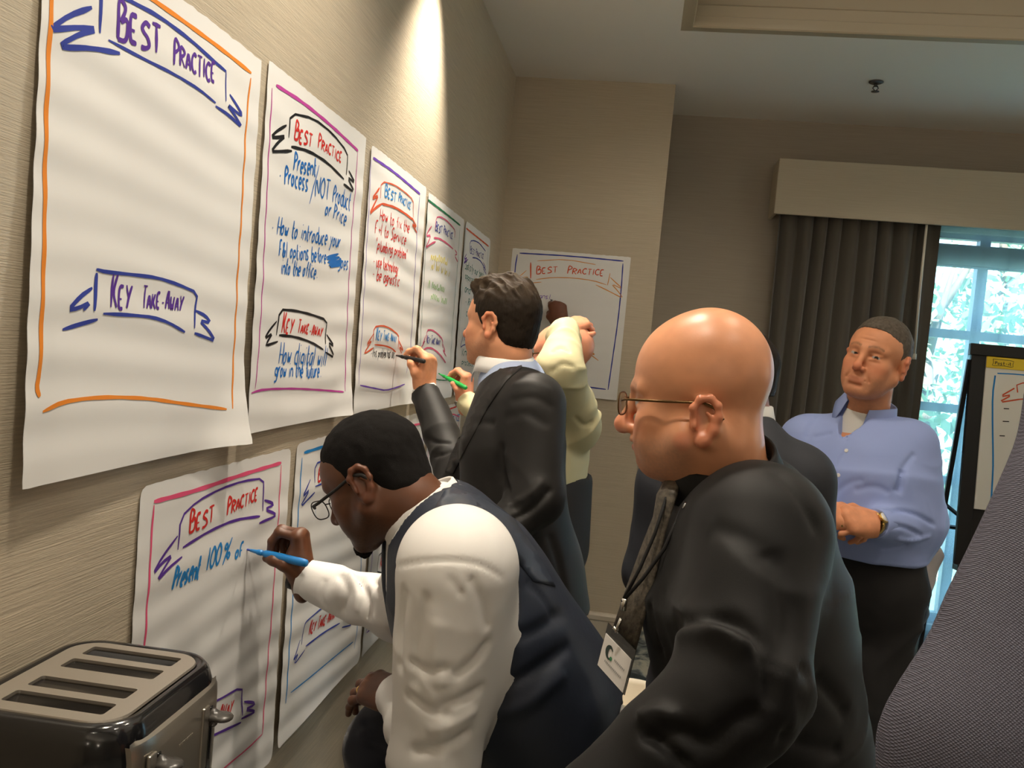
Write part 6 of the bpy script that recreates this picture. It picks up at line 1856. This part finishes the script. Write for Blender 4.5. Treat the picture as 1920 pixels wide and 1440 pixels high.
# ------------------------------------------------------------------ person in light blue shirt facing the room
M['blueshirt'] = mat('light_blue_shirt', (0.30, 0.38, 0.70), 0.62, spec=0.3, bump=[((900, 900, 900), 0.12, 0.0005)])
M['tee'] = mat('white_tee', (0.72, 0.70, 0.66), 0.8)
M['button'] = mat('shirt_button', (0.75, 0.74, 0.72), 0.3)
def blue_person():
    skin = lin((214, 146, 108))
    fw = facing(1640, -68, 4)
    R = frame(fw, V3(0.20, 0.0, 1)); o = at(1643, 673, 2.60); hT = (R, o, 1.02)
    hs = head_sdf(dict(w=1.0, jaw=1.08, nose=0.95))
    hs.ell((0, 0.02, -0.090), (0.042, 0.045, 0.024), k=0.04)
    for s in (-1, 1):
        hs.cap((s * 0.021, 0.096, -0.044), (s * 0.033, 0.083, -0.070), 0.0012, 0.001, k=0.010, op=-1)     # smile folds
    hs.cap((-0.035, 0.092, 0.045), (0.035, 0.092, 0.045), 0.0014, k=0.004, op=-1).cap((-0.032, 0.091, 0.057), (0.032, 0.091, 0.057), 0.0012, k=0.004, op=-1)
    nk = SDF(); n0, n1 = o + R @ V3(0, -0.018, -0.06), at(1622, 782, 2.665)
    nk.cap(n0, n1, 0.060, 0.066, k=0.012)
    bf = facing(1620, -66); lat = np.cross(V3(0, 0, 1), bf)
    up, chs, wst, pel = at(1614, 852, 2.665), at(1612, 890, 2.66), at(1618, 985, 2.65), at(1622, 1075, 2.66)
    shL, elL, wrL = at(1708, 836, 2.62), at(1728, 985, 2.60), at(1640, 982, 2.425)
    shR, elR, wrR = at(1512, 824, 2.74), at(1478, 955, 2.70), at(1545, 958, 2.43)
    S = SDF()
    S.cap(chs, up, 0.190, 0.108, k=0.06, n=bf, fl=1.25).cap(wst, chs, 0.186, 0.192, k=0.06, n=bf, fl=1.22)
    S.cap(shL, shR, 0.060, k=0.06)
    S.cap(shL, elL, 0.070, 0.066, k=0.05).cap(elL, wrL, 0.064, 0.040, k=0.03)
    S.cap(shR, elR, 0.072, 0.064, k=0.05).cap(elR, wrR, 0.060, 0.040, k=0.03)
    lo, hi = bounds(S, 0.03); lo[2] -= 0.1
    S2 = SDF(); S2.p = S.p[:]
    S2.cap(wst + (pel - wst) * 0.4, wst, 0.172, 0.186, k=0.05, n=bf, fl=1.2)
    S2.cut(wrL, wrL - elL, 0.07).cut(wrR, wrR - elR, 0.07).cut(at(1625, 1036, 2.65), V3(0, 0, -1), 0.3)
    S2.cap(n0, n1 + (n1 - n0) * 0.25, 0.068, 0.072, op=-1, k=0.006)
    S2.cap(n1 + bf * 0.075 + V3(0, 0, 0.01), up + bf * 0.125 + V3(0, 0, 0.0), 0.045, 0.010, op=-1, k=0.004)
    k = Skin(S2, lo, hi, 0.0056)
    k.folds(shL, elL, 0.075, 0.008, 7, 7, 2); k.folds(elL, wrL, 0.06, 0.010, 13, 7, 3, ends=(1.4, 1.2, 0.6, 0.2)); k.folds(shR, elR, 0.075, 0.008, 7, 7, 4); k.folds(up, wst, 0.2, 0.005, 5, 7, 5); k.folds(wst, pel, 0.19, 0.007, 10, 6, 6)
    for pts, a, w in (
        ([(1693, 880), (1690, 905), (1682, 925)], -0.014, 0.010), ([(1716, 850), (1700, 870), (1690, 885)], -0.006, 0.008), ([(1510, 835), (1500, 850), (1497, 870)], -0.012, 0.008), ([(1530, 780), (1518, 800), (1510, 822)], -0.005, 0.008), ([(1525, 820), (1545, 815), (1560, 812)], -0.004, 0.007),
        ([(1600, 800), (1580, 840), (1555, 890), (1530, 930)], -0.004, 0.006), ([(1560, 930), (1590, 905), (1620, 900)], -0.003, 0.010), ([(1600, 920), (1640, 910), (1670, 925)], -0.004, 0.010), ([(1640, 965), (1680, 955), (1720, 965), (1755, 985)], -0.008, 0.007), ([(1650, 990), (1690, 985), (1730, 1005)], -0.008, 0.006), ([(1680, 1010), (1710, 1015), (1745, 1005)], 0.006, 0.006), ([(1650, 1030), (1690, 1025), (1700, 1020)], -0.006, 0.006)):
        k.crease(pts, a, w)
    hL, jL = hand_sdf(wrL, nrm(at(1592, 974, 2.40) - wrL), V3(-0.15, -0.75, 0.55), False, 1.0, dict(index=(42, 60, 30), middle=(46, 62, 30), ring=(50, 64, 32), pinky=(54, 66, 34)), [(0.030, 0.022, -0.006), (0.050, 0.046, -0.016), (0.050, 0.074, -0.028), (0.040, 0.092, -0.036)], 0.5)
    hL.cap(elL + (wrL - elL) * 0.75, wrL, 0.031, 0.027, k=0.02)
    hR, jR = hand_sdf(wrR, nrm(at(1580, 968, 2.42) - wrR), V3(-0.3, -0.5, 0.75), True, 1.0, dict(index=(30, 50, 26), middle=(34, 52, 26), ring=(38, 54, 28), pinky=(42, 56, 30)), None, 0.5)
    hR.cap(elR + (wrR - elR) * 0.75, wrR, 0.031, 0.027, k=0.02)
    b = body_mesh('person', 'grey-haired person in light blue shirt standing with hands together', (1.54, 2.80, 0.0), hs, hT, nk, inner(S, 0.032), [(hL, hbox(jL)), (hR, hbox(jR))], skin,
                  dict(red=lin((206, 112, 84)), stubble=0.3, stcol=lin((120, 92, 76)), hair=lin((70, 58, 48)), brow=lin((70, 56, 46)), lidgap=0.0034, gaze=-0.004, iris=(0.03, 0.025, 0.02), lip=lin((196, 126, 98)), browk=0.6), M['skin_matte'], hh=0.0023, h2=0.0024)
    k.obj('shirt', M['blueshirt'], b)
    hc = lambda V: np.outer(1 + 0.35 * vnoise(V * 220) + 0.5 * np.clip((0.04 - V[:, 2]) / 0.06, 0, 1), (0.10, 0.083, 0.066))
    hair_obj('hair', hair_local(0.006, 0.005, line=[(-0.13, -0.070), (-0.075, -0.068), (-0.045, -0.055), (-0.034, -0.022), (-0.024, 0.018), (-0.006, 0.024), (0.008, 0.012), (0.014, -0.014), (0.026, -0.014), (0.032, 0.022), (0.040, 0.050), (0.052, 0.066), (0.066, 0.080), (0.10, 0.088)], seed=8), hT, M['hair'], b, 0.0024, hc)
    TS = SDF(); TS.cap(chs, up, 0.183, 0.102, k=0.05, n=bf, fl=1.25).cap(n1 - V3(0, 0, 0.010), up, 0.076, 0.10, k=0.04)
    V, F = nets(TS, *bounds(TS, 0.02), 0.007); mesh_obj('undershirt', V, F, M['tee'], b)
    collar('shirt_collar', at(1624, 772, 2.665), nrm(n0 - n1 + V3(0.02, 0, 0)), bf, 0.070, 0.078, 0.042, M['blueshirt'], b, gap=1.0, leaf=0.042, flare=0.016, point=0.035, droop=0.030)
    for p in ((1587, 845), (1572, 891)): button(k, p, 0.0058, M['button'], b)
    k.crease([(1604, 800), (1592, 840), (1575, 890), (1562, 950)], 0.0035, 0.010, False)
    cuff('cuff', wrL, elL, 0.0405, M['blueshirt'], b, 0.05, 0.002)
    cuff('cuff', wrR, elR, 0.0405, M['blueshirt'], b, 0.05, 0.002)
    M['blacktrousers'] = mat('black_trousers', (0.010, 0.009, 0.0095), 0.85, bump=[((800, 800, 800), 0.2, 0.0005)])
    stand_legs(b, pel, bf, lat, M['blacktrousers'], wr=0.170, h=0.009, spread=0.08, waist=0.10, fl=1.16)
    aw = nrm(wrL - elL); c = wrL - aw * 0.004
    root = empty('wristwatch', tuple(c)); tag(root, 'gold wristwatch at the light blue cuff', 'watch')
    MB().lathe(c, aw, [(0.0295, 0), (0.033, 0.001), (0.033, 0.017), (0.0295, 0.018)], 26).build('bracelet_band', M['gold'], root, smooth=True)
    dn = nrm(V3(-0.1, -0.85, 0.5)); dn = nrm(dn - aw * (dn @ aw))
    MB().lathe(c + aw * 0.009 + dn * 0.030, dn, [(0.0165, 0), (0.017, 0.004), (0.0155, 0.007)], 22).build('case', M['gold'], root, smooth=True)
    MB().lathe(c + aw * 0.009 + dn * 0.0365, dn, [(0.0135, 0), (0.0135, 0.001)], 22).build('dial', M['button'], root, smooth=True)
    q0, q1 = jL['ring'][0], jL['ring'][1]; c = q0 + (q1 - q0) * 0.5; a = nrm(q1 - q0)
    r_ = MB().lathe(c - a * 0.0025, a, [(0.0092, 0), (0.0110, 0.0005), (0.0110, 0.0045), (0.0092, 0.005)], 24).build('finger_ring', M['gold'], base=tuple(c), smooth=True)
    tag(r_, 'gold ring on the hand of the light blue shirt person', 'ring')
blue_person()

# ------------------------------------------------------------------ person crouching by the easel, mostly hidden
def crouching_person():
    skin = lin((150, 70, 56))
    bf = nrm(V3(-0.25, -0.95, 0)); lat = np.cross(V3(0, 0, 1), bf)
    hip = V3(2.09, 4.72, 0.36); up = V3(2.06, 4.55, 0.86); n1 = V3(2.05, 4.50, 0.94); o = V3(2.045, 4.44, 1.07)
    R = frame(bf, (0, -0.1, 1)); hT = (R, o, 0.96)
    hs = head_sdf(); nk = SDF(); n0 = o + R @ V3(0, -0.022, -0.06); nk.cap(n0, n1, 0.056, 0.062, k=0.03)
    shL, shR = up + lat * 0.17, up - lat * 0.17
    elL, wrL = at(1742, 1040, 4.33), at(1703, 1184, 4.27)
    elR, wrR = shR + V3(-0.05, -0.20, -0.20), shR + V3(0.02, -0.40, -0.30)
    S = SDF(); S.cap(hip, up, 0.165, 0.15, k=0.05, n=bf, fl=1.3).cap(shL, shR, 0.062, k=0.05).cap(n1 - V3(0, 0, 0.02), up, 0.062, 0.1, k=0.04)
    T_ = SDF(); T_.p = S.p[:]
    for a, e, w in ((shL, elL, wrL), (shR, elR, wrR)): S.cap(a, e, 0.066, 0.058, k=0.04).cap(e, w, 0.058, 0.048, k=0.03)
    S2 = SDF(); S2.p = S.p[:]
    for e, w in ((elL, wrL), (elR, wrR)): S2.cut(w, w - e, 0.08)
    k = Skin(S2, *bounds(S, 0.03), 0.009); k.folds(elL, wrL, 0.055, 0.008, 9, 7, 1)
    h1, J1 = hand_sdf(wrL, wrL - elL + V3(-0.01, 0, 0), V3(0.8, -0.5, 0.2), False, 1.0, dict(index=(25, 30, 20), middle=(28, 32, 20), ring=(30, 34, 22), pinky=(32, 36, 24)))
    h2, J2 = hand_sdf(wrR, wrR - elR, V3(0, 0, 1), True, 1.0)
    b = body_mesh('person', 'person in pale grey sleeve and navy trousers crouching behind the light blue shirt', (2.2, 4.6, 0.0), hs, hT, nk, inner(S, 0.015), [(h1, hbox(J1)), (h2, hbox(J2))], skin, dict(), M['skin_matte'], hh=0.005, h2=0.003)
    M['greyshirt'] = mat('pale_grey_shirt', (0.50, 0.46, 0.47), 0.7)
    k.obj('shirt', M['greyshirt'], b)
    VV = SDF(0.0)
    for p in T_.p: VV.p.append(('c', p[1], p[2], p[3] + 0.012, p[4] + 0.012, p[5], p[6], p[7], p[8]))
    VV.cap(shL, elL + (shL - elL) * 0.35, 0.080, 0.068, k=0.03)
    V, F = nets(VV, *bounds(VV, 0.02), 0.011); mesh_obj('vest', relax(V, F, 1), F, M['navy'], b)
    hair_obj('hair', hair_local(0.006, 0.005), hT, M['hair'], b, 0.005, lambda V: np.tile((0.02, 0.014, 0.01), (len(V), 1)))
    ft = onz(1664, 1312, 0.0)
    kL, aL = V3(2.19, 4.36, 0.52), V3(ft[0] - 0.005, ft[1] + 0.03, 0.10)
    kR, aR = V3(1.92, 4.30, 0.50), V3(1.95, 4.55, 0.10)
    t, _ = trousers('trousers', hip + lat * 0.08, hip - lat * 0.08, kL, kR, aL, aR, hip + V3(0, -0.03, 0.14), M['navy'], b, rt=0.09, wr=0.155, nfl=bf, h=0.012)
    t.obj('trousers', M['navy'], b)
    M['tan'] = mat('tan_leather', (0.42, 0.16, 0.045), 0.45)
    for a in (aL, aR): shoe('shoe', V3(a[0] + 0.015, a[1] + 0.06, 0), V3(a[0] - 0.02, a[1] - 0.22, 0), M['tan'], b, 0.05)
crouching_person()

# ------------------------------------------------------------------ person close by at the right edge: only a jacket sleeve and back
def near_person():
    skin = lin((190, 130, 100))
    fw = facing(2150, 55, 0); bf = fw; lat = np.cross(V3(0, 0, 1), bf)
    M['weave'] = weave('grey_violet_weave', (0.125, 0.122, 0.160), 300, 0.8, 0.8, 0.0012, 0.30)
    shL = at(2172, 720, 0.66); elL = at(1893, 1440, 0.56)
    up = shL - lat * 0.20 + V3(0, 0, -0.01); pel = V3(up[0] + 0.03, up[1], 1.02); wst = V3(up[0] + 0.02, up[1], 1.22); chs = up + V3(0, 0, -0.14)
    wrL = elL + bf * 0.10 + V3(0.02, 0, -0.25)
    shR = up - lat * 0.19; elR = shR + V3(0.05, 0.03, -0.31); wrR = elR + bf * 0.1 + V3(0, 0, -0.24)
    n1 = up + V3(0, 0, 0.10); o = n1 + bf * 0.03 + V3(0, 0, 0.16); R = frame(bf, (0, 0, 1)); hT = (R, o, 1.0)
    hs = head_sdf(); nk = SDF(); n0 = o + R @ V3(0, -0.022, -0.06); nk.cap(n0, n1, 0.06, 0.066, k=0.03)
    S = SDF()
    S.cap(chs, up, 0.205, 0.16, k=0.06, n=bf, fl=1.4).cap(wst, chs, 0.19, 0.205, k=0.06, n=bf, fl=1.3).cap(pel, wst, 0.20, 0.19, k=0.06, n=bf, fl=1.3)
    S.cap(shL, shR, 0.07, k=0.06).cap(n1 - V3(0, 0, 0.03), up, 0.062, 0.12, k=0.05)
    for a, e, w in ((shL, elL, wrL), (shR, elR, wrR)): S.cap(a, e, 0.072, 0.069, k=0.05).cap(e, w, 0.068, 0.05, k=0.03)
    S2 = SDF(); S2.p = S.p[:]
    for e, w in ((elL, wrL), (elR, wrR)): S2.cut(w, w - e, 0.08)
    k = Skin(S2, *bounds(S, 0.03), 0.007); k.folds(shL, elL, 0.07, 0.003, 4, 5, 2); k.folds(elL, wrL, 0.07, 0.004, 6, 5, 3)
    hh_ = []
    for e, w, r_ in ((elL, wrL, False), (elR, wrR, True)):
        h, J = hand_sdf(w, w - e, nrm(lat * (1 if not r_ else -1)), r_, 1.0); hh_.append((h, hbox(J)))
    b = body_mesh('person', 'person in grey-violet woven jacket close at the right, only sleeve and back in view', (up[0], up[1], 0.0), hs, hT, nk, inner(S, 0.02), hh_, skin, dict(), M['skin_matte'], hh=0.005, h2=0.0035)
    k.obj('jacket', M['weave'], b)
    hair_obj('hair', hair_local(0.006, 0.005), hT, M['hair'], b, 0.005, lambda V: np.tile((0.02, 0.014, 0.01), (len(V), 1)))
    stand_legs(b, pel, bf, lat, M['darkvest'], wr=0.18)
near_person()
# ------------------------------------------------------------------ flip chart easel by the window
M['blackmetal'] = mat('black_metal', (0.010, 0.010, 0.011), 0.45, 0.2)
def easel():
    D = 4.55
    tl, tr = at(1824, 655, D), None
    ex = nrm(V3(0.93, -0.36, 0)); ex = nrm(V3(1.0, -0.05, 0))
    tl = at(1822, 652, D)
    dn = nrm(at(1801, 1010, D - 0.06) - tl); dn = nrm(dn - ex * (dn @ ex)); n = np.cross(ex, -dn); n = n if n[1] < 0 else -n
    P = lambda u, v, w=0.0: tl + ex * u + dn * v + n * w
    W, H = 0.74, 1.12
    root = empty('easel', tuple(V3(tl[0] + 0.35, tl[1], 0))); tag(root, 'black folding flip chart easel in front of the window', 'easel')
    bx = lambda mb, u0, v0, w0, u1, v1, w1, m=0: mb.bbox((u0, v0, w0), (u1, v1, w1), 0.003, m, M=lambda p: tuple(P(*p)))
    bx(MB(), 0, 0.03, -0.02, W, H, 0.0).build('backboard', M['blackmetal'], root)
    mb = bx(MB(), -0.012, -0.022, -0.012, W + 0.012, 0.038, 0.022); mb.build('clamp_bar', M['blackmetal'], root)
    for u in (0.0, W - 0.07): bx(MB(), u, 0.03, 0.0, u + 0.07, H + 0.02, 0.012).build('side_rail', M['blackmetal'], root)
    bx(MB(), 0, H, -0.02, W, H + 0.03, 0.07).build('pen_tray', M['blackmetal'], root)
    fL = onz(1716, 1268, 0.0)
    top = P(0.0, 0.06, -0.02)
    foot = top + (fL - top)
    def leg(a, b_, r=0.016): return MB().tube([a, a + (b_ - a) * 0.55], r, 4).tube([a + (b_ - a) * 0.5, b_], r * 0.75, 4).tube([b_ + V3(0, 0, 0.03), b_], r * 1.05, 8).build('leg', M['blackmetal'], root)
    leg(top, V3(foot[0], foot[1], 0))
    leg(P(W, 0.06, -0.02), V3(P(W, 0, 0)[0] + 0.12, foot[1], 0))
    leg(P(W / 2, 0.06, -0.03), V3(P(W / 2, 0, 0)[0], tl[1] + 0.42, 0)) if False else None
    f1 = P(0.05, H, -0.01)
    leg(f1, V3(f1[0] - 0.01, f1[1] - 0.16, 0)); f2 = P(W - 0.05, H, -0.01); leg(f2, V3(f2[0] + 0.02, f2[1] - 0.16, 0))
    a = at(1772, 945, 4.72); b_ = at(1800, 968, 4.60)
    MB().tube([a, b_, P(0.06, H * 0.9, -0.02)], 0.012, 6).build('brace', M['blackmetal'], root)
    a = at(1768, 986, 4.74); MB().tube([a, at(1812, 992, 4.60)], 0.012, 6).build('crossbar', M['blackmetal'], root)
    # pad clamped on the easel
    M['yellow'] = mat('pad_header', (0.78, 0.55, 0.02), 0.5)
    M['padpaper'] = mat('pad_paper', (0.80, 0.78, 0.72), 0.7)
    pad = empty('paper_pad', tuple(P(0.4, 0.9, 0.02))); tag(pad, 'white paper pad with yellow header clamped on the black easel', 'flip chart pad')
    u0, u1 = 0.070, 0.705
    bx(MB(), u0, 0.04, 0.002, u1, 0.83, 0.018).build('sheets', M['padpaper'], pad)
    mb = bx(MB(), u0, 0.040, 0.0185, u1, 0.098, 0.0205)
    def strip(mb, pts, w, m, z):
        p = [np.array(q, float) for q in smoothpl(pts, 1)]
        L, R_ = [], []
        for i in range(len(p)):
            t = nrm(p[min(i + 1, len(p) - 1)] - p[max(i - 1, 0)]); q = np.array((-t[1], t[0])) * w / 2
            L.append(P(*(p[i] + q), z)); R_.append(P(*(p[i] - q), z))
        mb.grid([L, R_], m)
    x = u0 + 0.03                                    # brand tag on the header: outlined tag with the word
    for pts in ([(x, 0.052), (x + 0.10, 0.052), (x + 0.095, 0.070), (x + 0.098, 0.088), (x + 0.05, 0.082), (x - 0.004, 0.088), (x + 0.004, 0.070), (x, 0.052)],): strip(mb, pts, 0.0025, 1, 0.0215)
    cx = x + 0.012
    for ch in 'Post-it':
        for st in glyph(ch): strip(mb, [(cx + g_[0] * 0.0024, 0.079 - (g_[1] - 2) * 0.0024) for g_ in st], 0.0030, 1, 0.0215)
        cx += GW.get(ch, 5.2) * 0.0024
    mb.build('header', [M['yellow'], M['cord']], pad)
    s_ = MB()
    iu = lambda px, py: (lambda q: ((q - tl) @ ex, (q - tl) @ dn))(CAM + ray(px, py) * (((tl + n * 0.019) - CAM) @ n) / (ray(px, py) @ n))
    def ink(pts, w, m): strip(s_, [iu(*p) for p in pts], w, m, 0.0195)
    ink([(1866, 704), (1861, 740), (1861, 800), (1862, 850), (1862, 880), (1856, 980), (1850, 1060)], 0.008, 0)
    ink([(1870, 700), (1895, 701), (1920, 703), (1990, 712)], 0.006, 0)
    ink([(1902, 728), (1874, 744), (1899, 740), (1871, 755), (1910, 749)], 0.007, 1)
    ink([(1908, 736), (1906, 718), (1960, 718), (1985, 724), (1983, 745)], 0.006, 1); ink([(1910, 749), (1960, 744), (1985, 752)], 0.006, 1)
    for y, x0, x1 in ((766, 1882, 1892), (790, 1880, 1892), (817, 1874, 1884)): ink([(x0, y), (x1, y + 0.5)], 0.005, 2)
    s_.build('ink', [INK['sky'], INK['redor'], INK['black']], pad)
easel()

# ------------------------------------------------------------------ toaster on a side counter
M['counter'] = mat('counter_stone', (0.10, 0.085, 0.07), 0.3, var=((30, 30, 30), 0.4))
M['wood_dark'] = mat('dark_wood', (0.06, 0.035, 0.02), 0.45, var=((4, 40, 4), 0.3))
ct = empty('side_counter', (0.30, 0.72, 0.0)); tag(ct, 'dark stone-topped side counter under the toaster', 'counter')
MB().bbox((0.03, 0.30, 0.0), (0.50, 1.17, 0.87), 0.006).build('cabinet_body', M['wood_dark'], ct)
MB().bbox((0.026, 0.28, 0.87), (0.53, 1.19, 0.905), 0.006).build('worktop', M['counter'], ct)
M['blackplastic'] = mat('gloss_black', (0.008, 0.008, 0.009), 0.16, spec=0.6, coat=0.3)
M['steel'] = mat('brushed_steel', (0.40, 0.375, 0.33), 0.30, 0.9, bump=[((6, 500, 500), 0.15, 0.0006)])
M['steel_top'] = mat('satin_steel', (0.44, 0.40, 0.345), 0.42, 0.75, bump=[((400, 8, 400), 0.1, 0.0005)])
M['smoke'] = mat('dark_lever', (0.045, 0.042, 0.038), 0.25, spec=0.6)
def toaster():
    ZT = 1.115
    X = nrm(V3(1, 0.031, 0)); Y = np.cross(V3(0, 0, 1), X)
    O = V3(0.143, 1.040, 0.905)
    P = lambda x, y, z: tuple(O + X * x + Y * y + V3(0, 0, z))
    h = ZT - 0.905
    LX0, LX1, LY = -0.120, 0.118, 0.140
    root = empty('toaster', tuple(O)); tag(root, 'four-slot black and steel toaster at the lower left by the wall', 'toaster')
    def rounded(x0, x1, y0, y1, r, n=9):
        pts = []
        for cx, cy, a0 in ((x1 - r, y1 - r, 0), (x0 + r, y1 - r, 90), (x0 + r, y0 + r, 180), (x1 - r, y0 + r, 270)):
            for i in range(n): t = math.radians(a0 + 90 * i / (n - 1)); pts.append((cx + r * math.cos(t), cy + r * math.sin(t)))
        return pts
    def loft(levels, cap=True, top=True):
        mb = MB(); k = None
        for ins, z, r in levels:
            ring = rounded(LX0 + ins, LX1 - ins, -LY + ins, LY - ins, max(0.006, r - ins * 0.7))
            k = len(ring); mb.v += [list(P(x, y, z)) for x, y in ring]
        n = len(levels)
        for i in range(n - 1):
            for j in range(k): mb.f.append([i * k + j, i * k + (j + 1) % k, (i + 1) * k + (j + 1) % k, (i + 1) * k + j]); mb.m.append(0)
        mb.f.append(list(range(k))[::-1]); mb.m.append(0)
        if top: mb.f.append([(n - 1) * k + j for j in range(k)]); mb.m.append(0)
        return mb
    R0 = 0.060
    loft([(0.004, 0.012, R0), (0.0, 0.022, R0), (0.0, h - 0.045, R0), (0.003, h - 0.022, R0), (0.008, h - 0.006, R0), (0.014, h + 0.001, R0), (0.020, h + 0.001, R0), (0.024, h - 0.003, R0)], top=True).build('housing', M['blackplastic'], root, smooth=True)
    # feet
    for x in (LX0 + 0.04, LX1 - 0.04):
        for y in (-LY + 0.04, LY - 0.04): MB().lathe(P(x, y, 0.0), (0, 0, 1), [(0.012, 0), (0.014, 0.014)], 14).build('foot', M['blackplastic'], root, smooth=True)
    # steel top plate with four slots
    sx0, sx1 = -0.066, 0.066
    ys = [-0.0815, -0.033, 0.0325, 0.081]; sw = 0.032
    zt = h + 0.002
    out = [(x, y) for x, y in rounded(LX0 + 0.027, LX1 - 0.026, -LY + 0.022, LY - 0.026, 0.040)]
    vs = [Vector(q) for q in out]; loops = [list(range(len(out)))]
    for y in ys:
        rr = [(x, q) for x, q in rounded(sx0, sx1, y - sw / 2, y + sw / 2, 0.004, 4)]
        loops.append(list(range(len(vs), len(vs) + len(rr)))[::-1]); vs += [Vector(q) for q in rr]
    r = delaunay_2d_cdt(vs, [], loops, 1, 1e-5)
    mb = MB()
    V = [(q[0], q[1]) for q in r[0]]
    keep = []
    for f in r[2]:
        cx, cy = np.mean([V[i] for i in f], 0)
        if not (sx0 < cx < sx1 and any(abs(cy - y) < sw / 2 for y in ys)): keep.append(list(f))
    mb.add([P(x, y, zt) for x, y in V], [f if np.cross(np.array(V[f[1]]) - V[f[0]], np.array(V[f[2]]) - V[f[0]]) > 0 else f[::-1] for f in keep])
    k = len(out)
    mb.add([P(x, y, zt) for x, y in out] + [P(x * 1.012, y * 1.012, zt - 0.003) for x, y in out], [[j, k + j, k + (j + 1) % k, (j + 1) % k] for j in range(k)])
    for y in ys:
        rr = rounded(sx0, sx1, y - sw / 2, y + sw / 2, 0.004, 4); m_ = len(rr)
        mb.add([P(x, q, zt) for x, q in rr] + [P(x, q, zt - 0.006) for x, q in rr], [[j, (j + 1) % m_, m_ + (j + 1) % m_, m_ + j] for j in range(m_)])
    mb.build('top_plate', M['steel_top'], root)
    # slot wells: dark bays with wire guards
    M['well'] = mat('slot_well', (0.22, 0.18, 0.13), 0.45, 0.6)
    for y in ys:
        mb = MB(); d = 0.045
        rr = rounded(sx0, sx1, y - sw / 2, y + sw / 2, 0.004, 4); m_ = len(rr)
        mb.add([P(x, q, zt - 0.004) for x, q in rr] + [P(x, q, zt - d) for x, q in rr], [[j, (j + 1) % m_, m_ + (j + 1) % m_, m_ + j] for j in range(m_)] + [[m_ + j for j in range(m_)]])
        well = mb.build('slot', M['well'], root)
        mb = MB()
        for s in (-1, 1):
            mb.tube([P(sx0 + 0.004, y + s * 0.008, zt - 0.012), P(sx1 - 0.004, y + s * 0.008, zt - 0.012)], 0.0011, 6)
            for q in np.linspace(sx0 + 0.018, sx1 - 0.016, 5): mb.tube([P(q, y + s * 0.008, zt - 0.010), P(q, y + s * 0.008, zt - 0.042)], 0.0011, 6)
        mb.build('wire_guard', M['chrome'], well, smooth=True)
    # steel control face on the room side, levers and knobs
    x1 = LX1 + 0.001
    mb = MB()
    rows = []
    for z, ins in ((0.016, 0.0), (0.03, 0.0), (h - 0.045, 0.0), (h - 0.031, 0.0015), (h - 0.026, 0.004)):
        rows.append([P(x1 + 0.006 - ins - 0.010 * (abs(t) / (LY - 0.028)) ** 6, t, z) for t in np.linspace(-LY + 0.028, LY - 0.028, 33)])
    mb.grid(rows)
    e0, e1 = rows[0], rows[-1]
    mb.grid([rows[-1], [P(x1 - 0.008, t, h - 0.022) for t in np.linspace(-LY + 0.028, LY - 0.028, 33)]])
    for j in (0, -1):
        t = (-LY + 0.028) if j == 0 else (LY - 0.028)
        mb.grid([[rw[j] for rw in rows], [P(x1 - 0.02, t, z) for z in (0.016, 0.03, h - 0.045, h - 0.031, h - 0.026)]])
    mb.build('control_face', M['steel'], root, smooth=True)
    for y in (-0.068, 0.072):
        MB().bbox((x1 + 0.0055, y - 0.004, 0.055), (x1 + 0.0078, y + 0.004, h - 0.048), 0.001, M=lambda p: P(*p)).build('lever_track', M['blackplastic'], root)
        S3 = SDF(); q = np.array(P(x1 + 0.010, y, h - 0.062))
        S3.cap(q - V3(0, 0, 0.008), q + V3(0, 0, 0.006), 0.007, 0.006); S3.cap(q + X * 0.002, q + X * 0.013 + V3(0, 0, 0.001), 0.013, 0.0155, k=0.008, n=V3(0, 0, 1), fl=2.6)
        V_, F_ = nets(S3, *bounds(S3, 0.02), 0.0022); mesh_obj('lever', relax(V_, F_, 1), F_, M['smoke'], root)
        MB().lathe(P(x1 + 0.006, y, 0.030), X, [(0.016, 0), (0.017, 0.004), (0.0145, 0.018), (0.012, 0.020)], 22).build('knob', M['smoke'], root, smooth=True)
        MB().bbox((x1 + 0.004, y - 0.026, h - 0.13), (x1 + 0.009, y - 0.008, h - 0.042), 0.002, M=lambda p: P(*p)).build('slot_trim', M['steel'], root)
    # small embossed maker strip
    mb = MB()
    for i in range(9):
        y = -0.016 + i * 0.0042
        mb.bbox((x1 + 0.006, y, h - 0.066), (x1 + 0.0068, y + 0.0026, h - 0.0625), 0.0003, M=lambda p: P(*p), seg=1)
    mb.build('embossing', M['steel_top'], root)
toaster()

# ------------------------------------------------------------------ pale bin between the bending person and the bald one
M['cream'] = mat('cream_plastic', (0.78, 0.70, 0.56), 0.5)
c = onz(1166, 1400, 0.0); c = V3(0.905, 3.35, 0)
wb = MB().lathe(c, (0, 0, 1), [(0.105, 0), (0.11, 0.004), (0.135, 0.26), (0.142, 0.31), (0.145, 0.318), (0.138, 0.318), (0.132, 0.30), (0.106, 0.012)], 36).build('waste_bin', M['cream'], base=tuple(c), smooth=True)
tag(wb, 'cream white rounded bin on the carpet behind the hanging badge', 'bin')
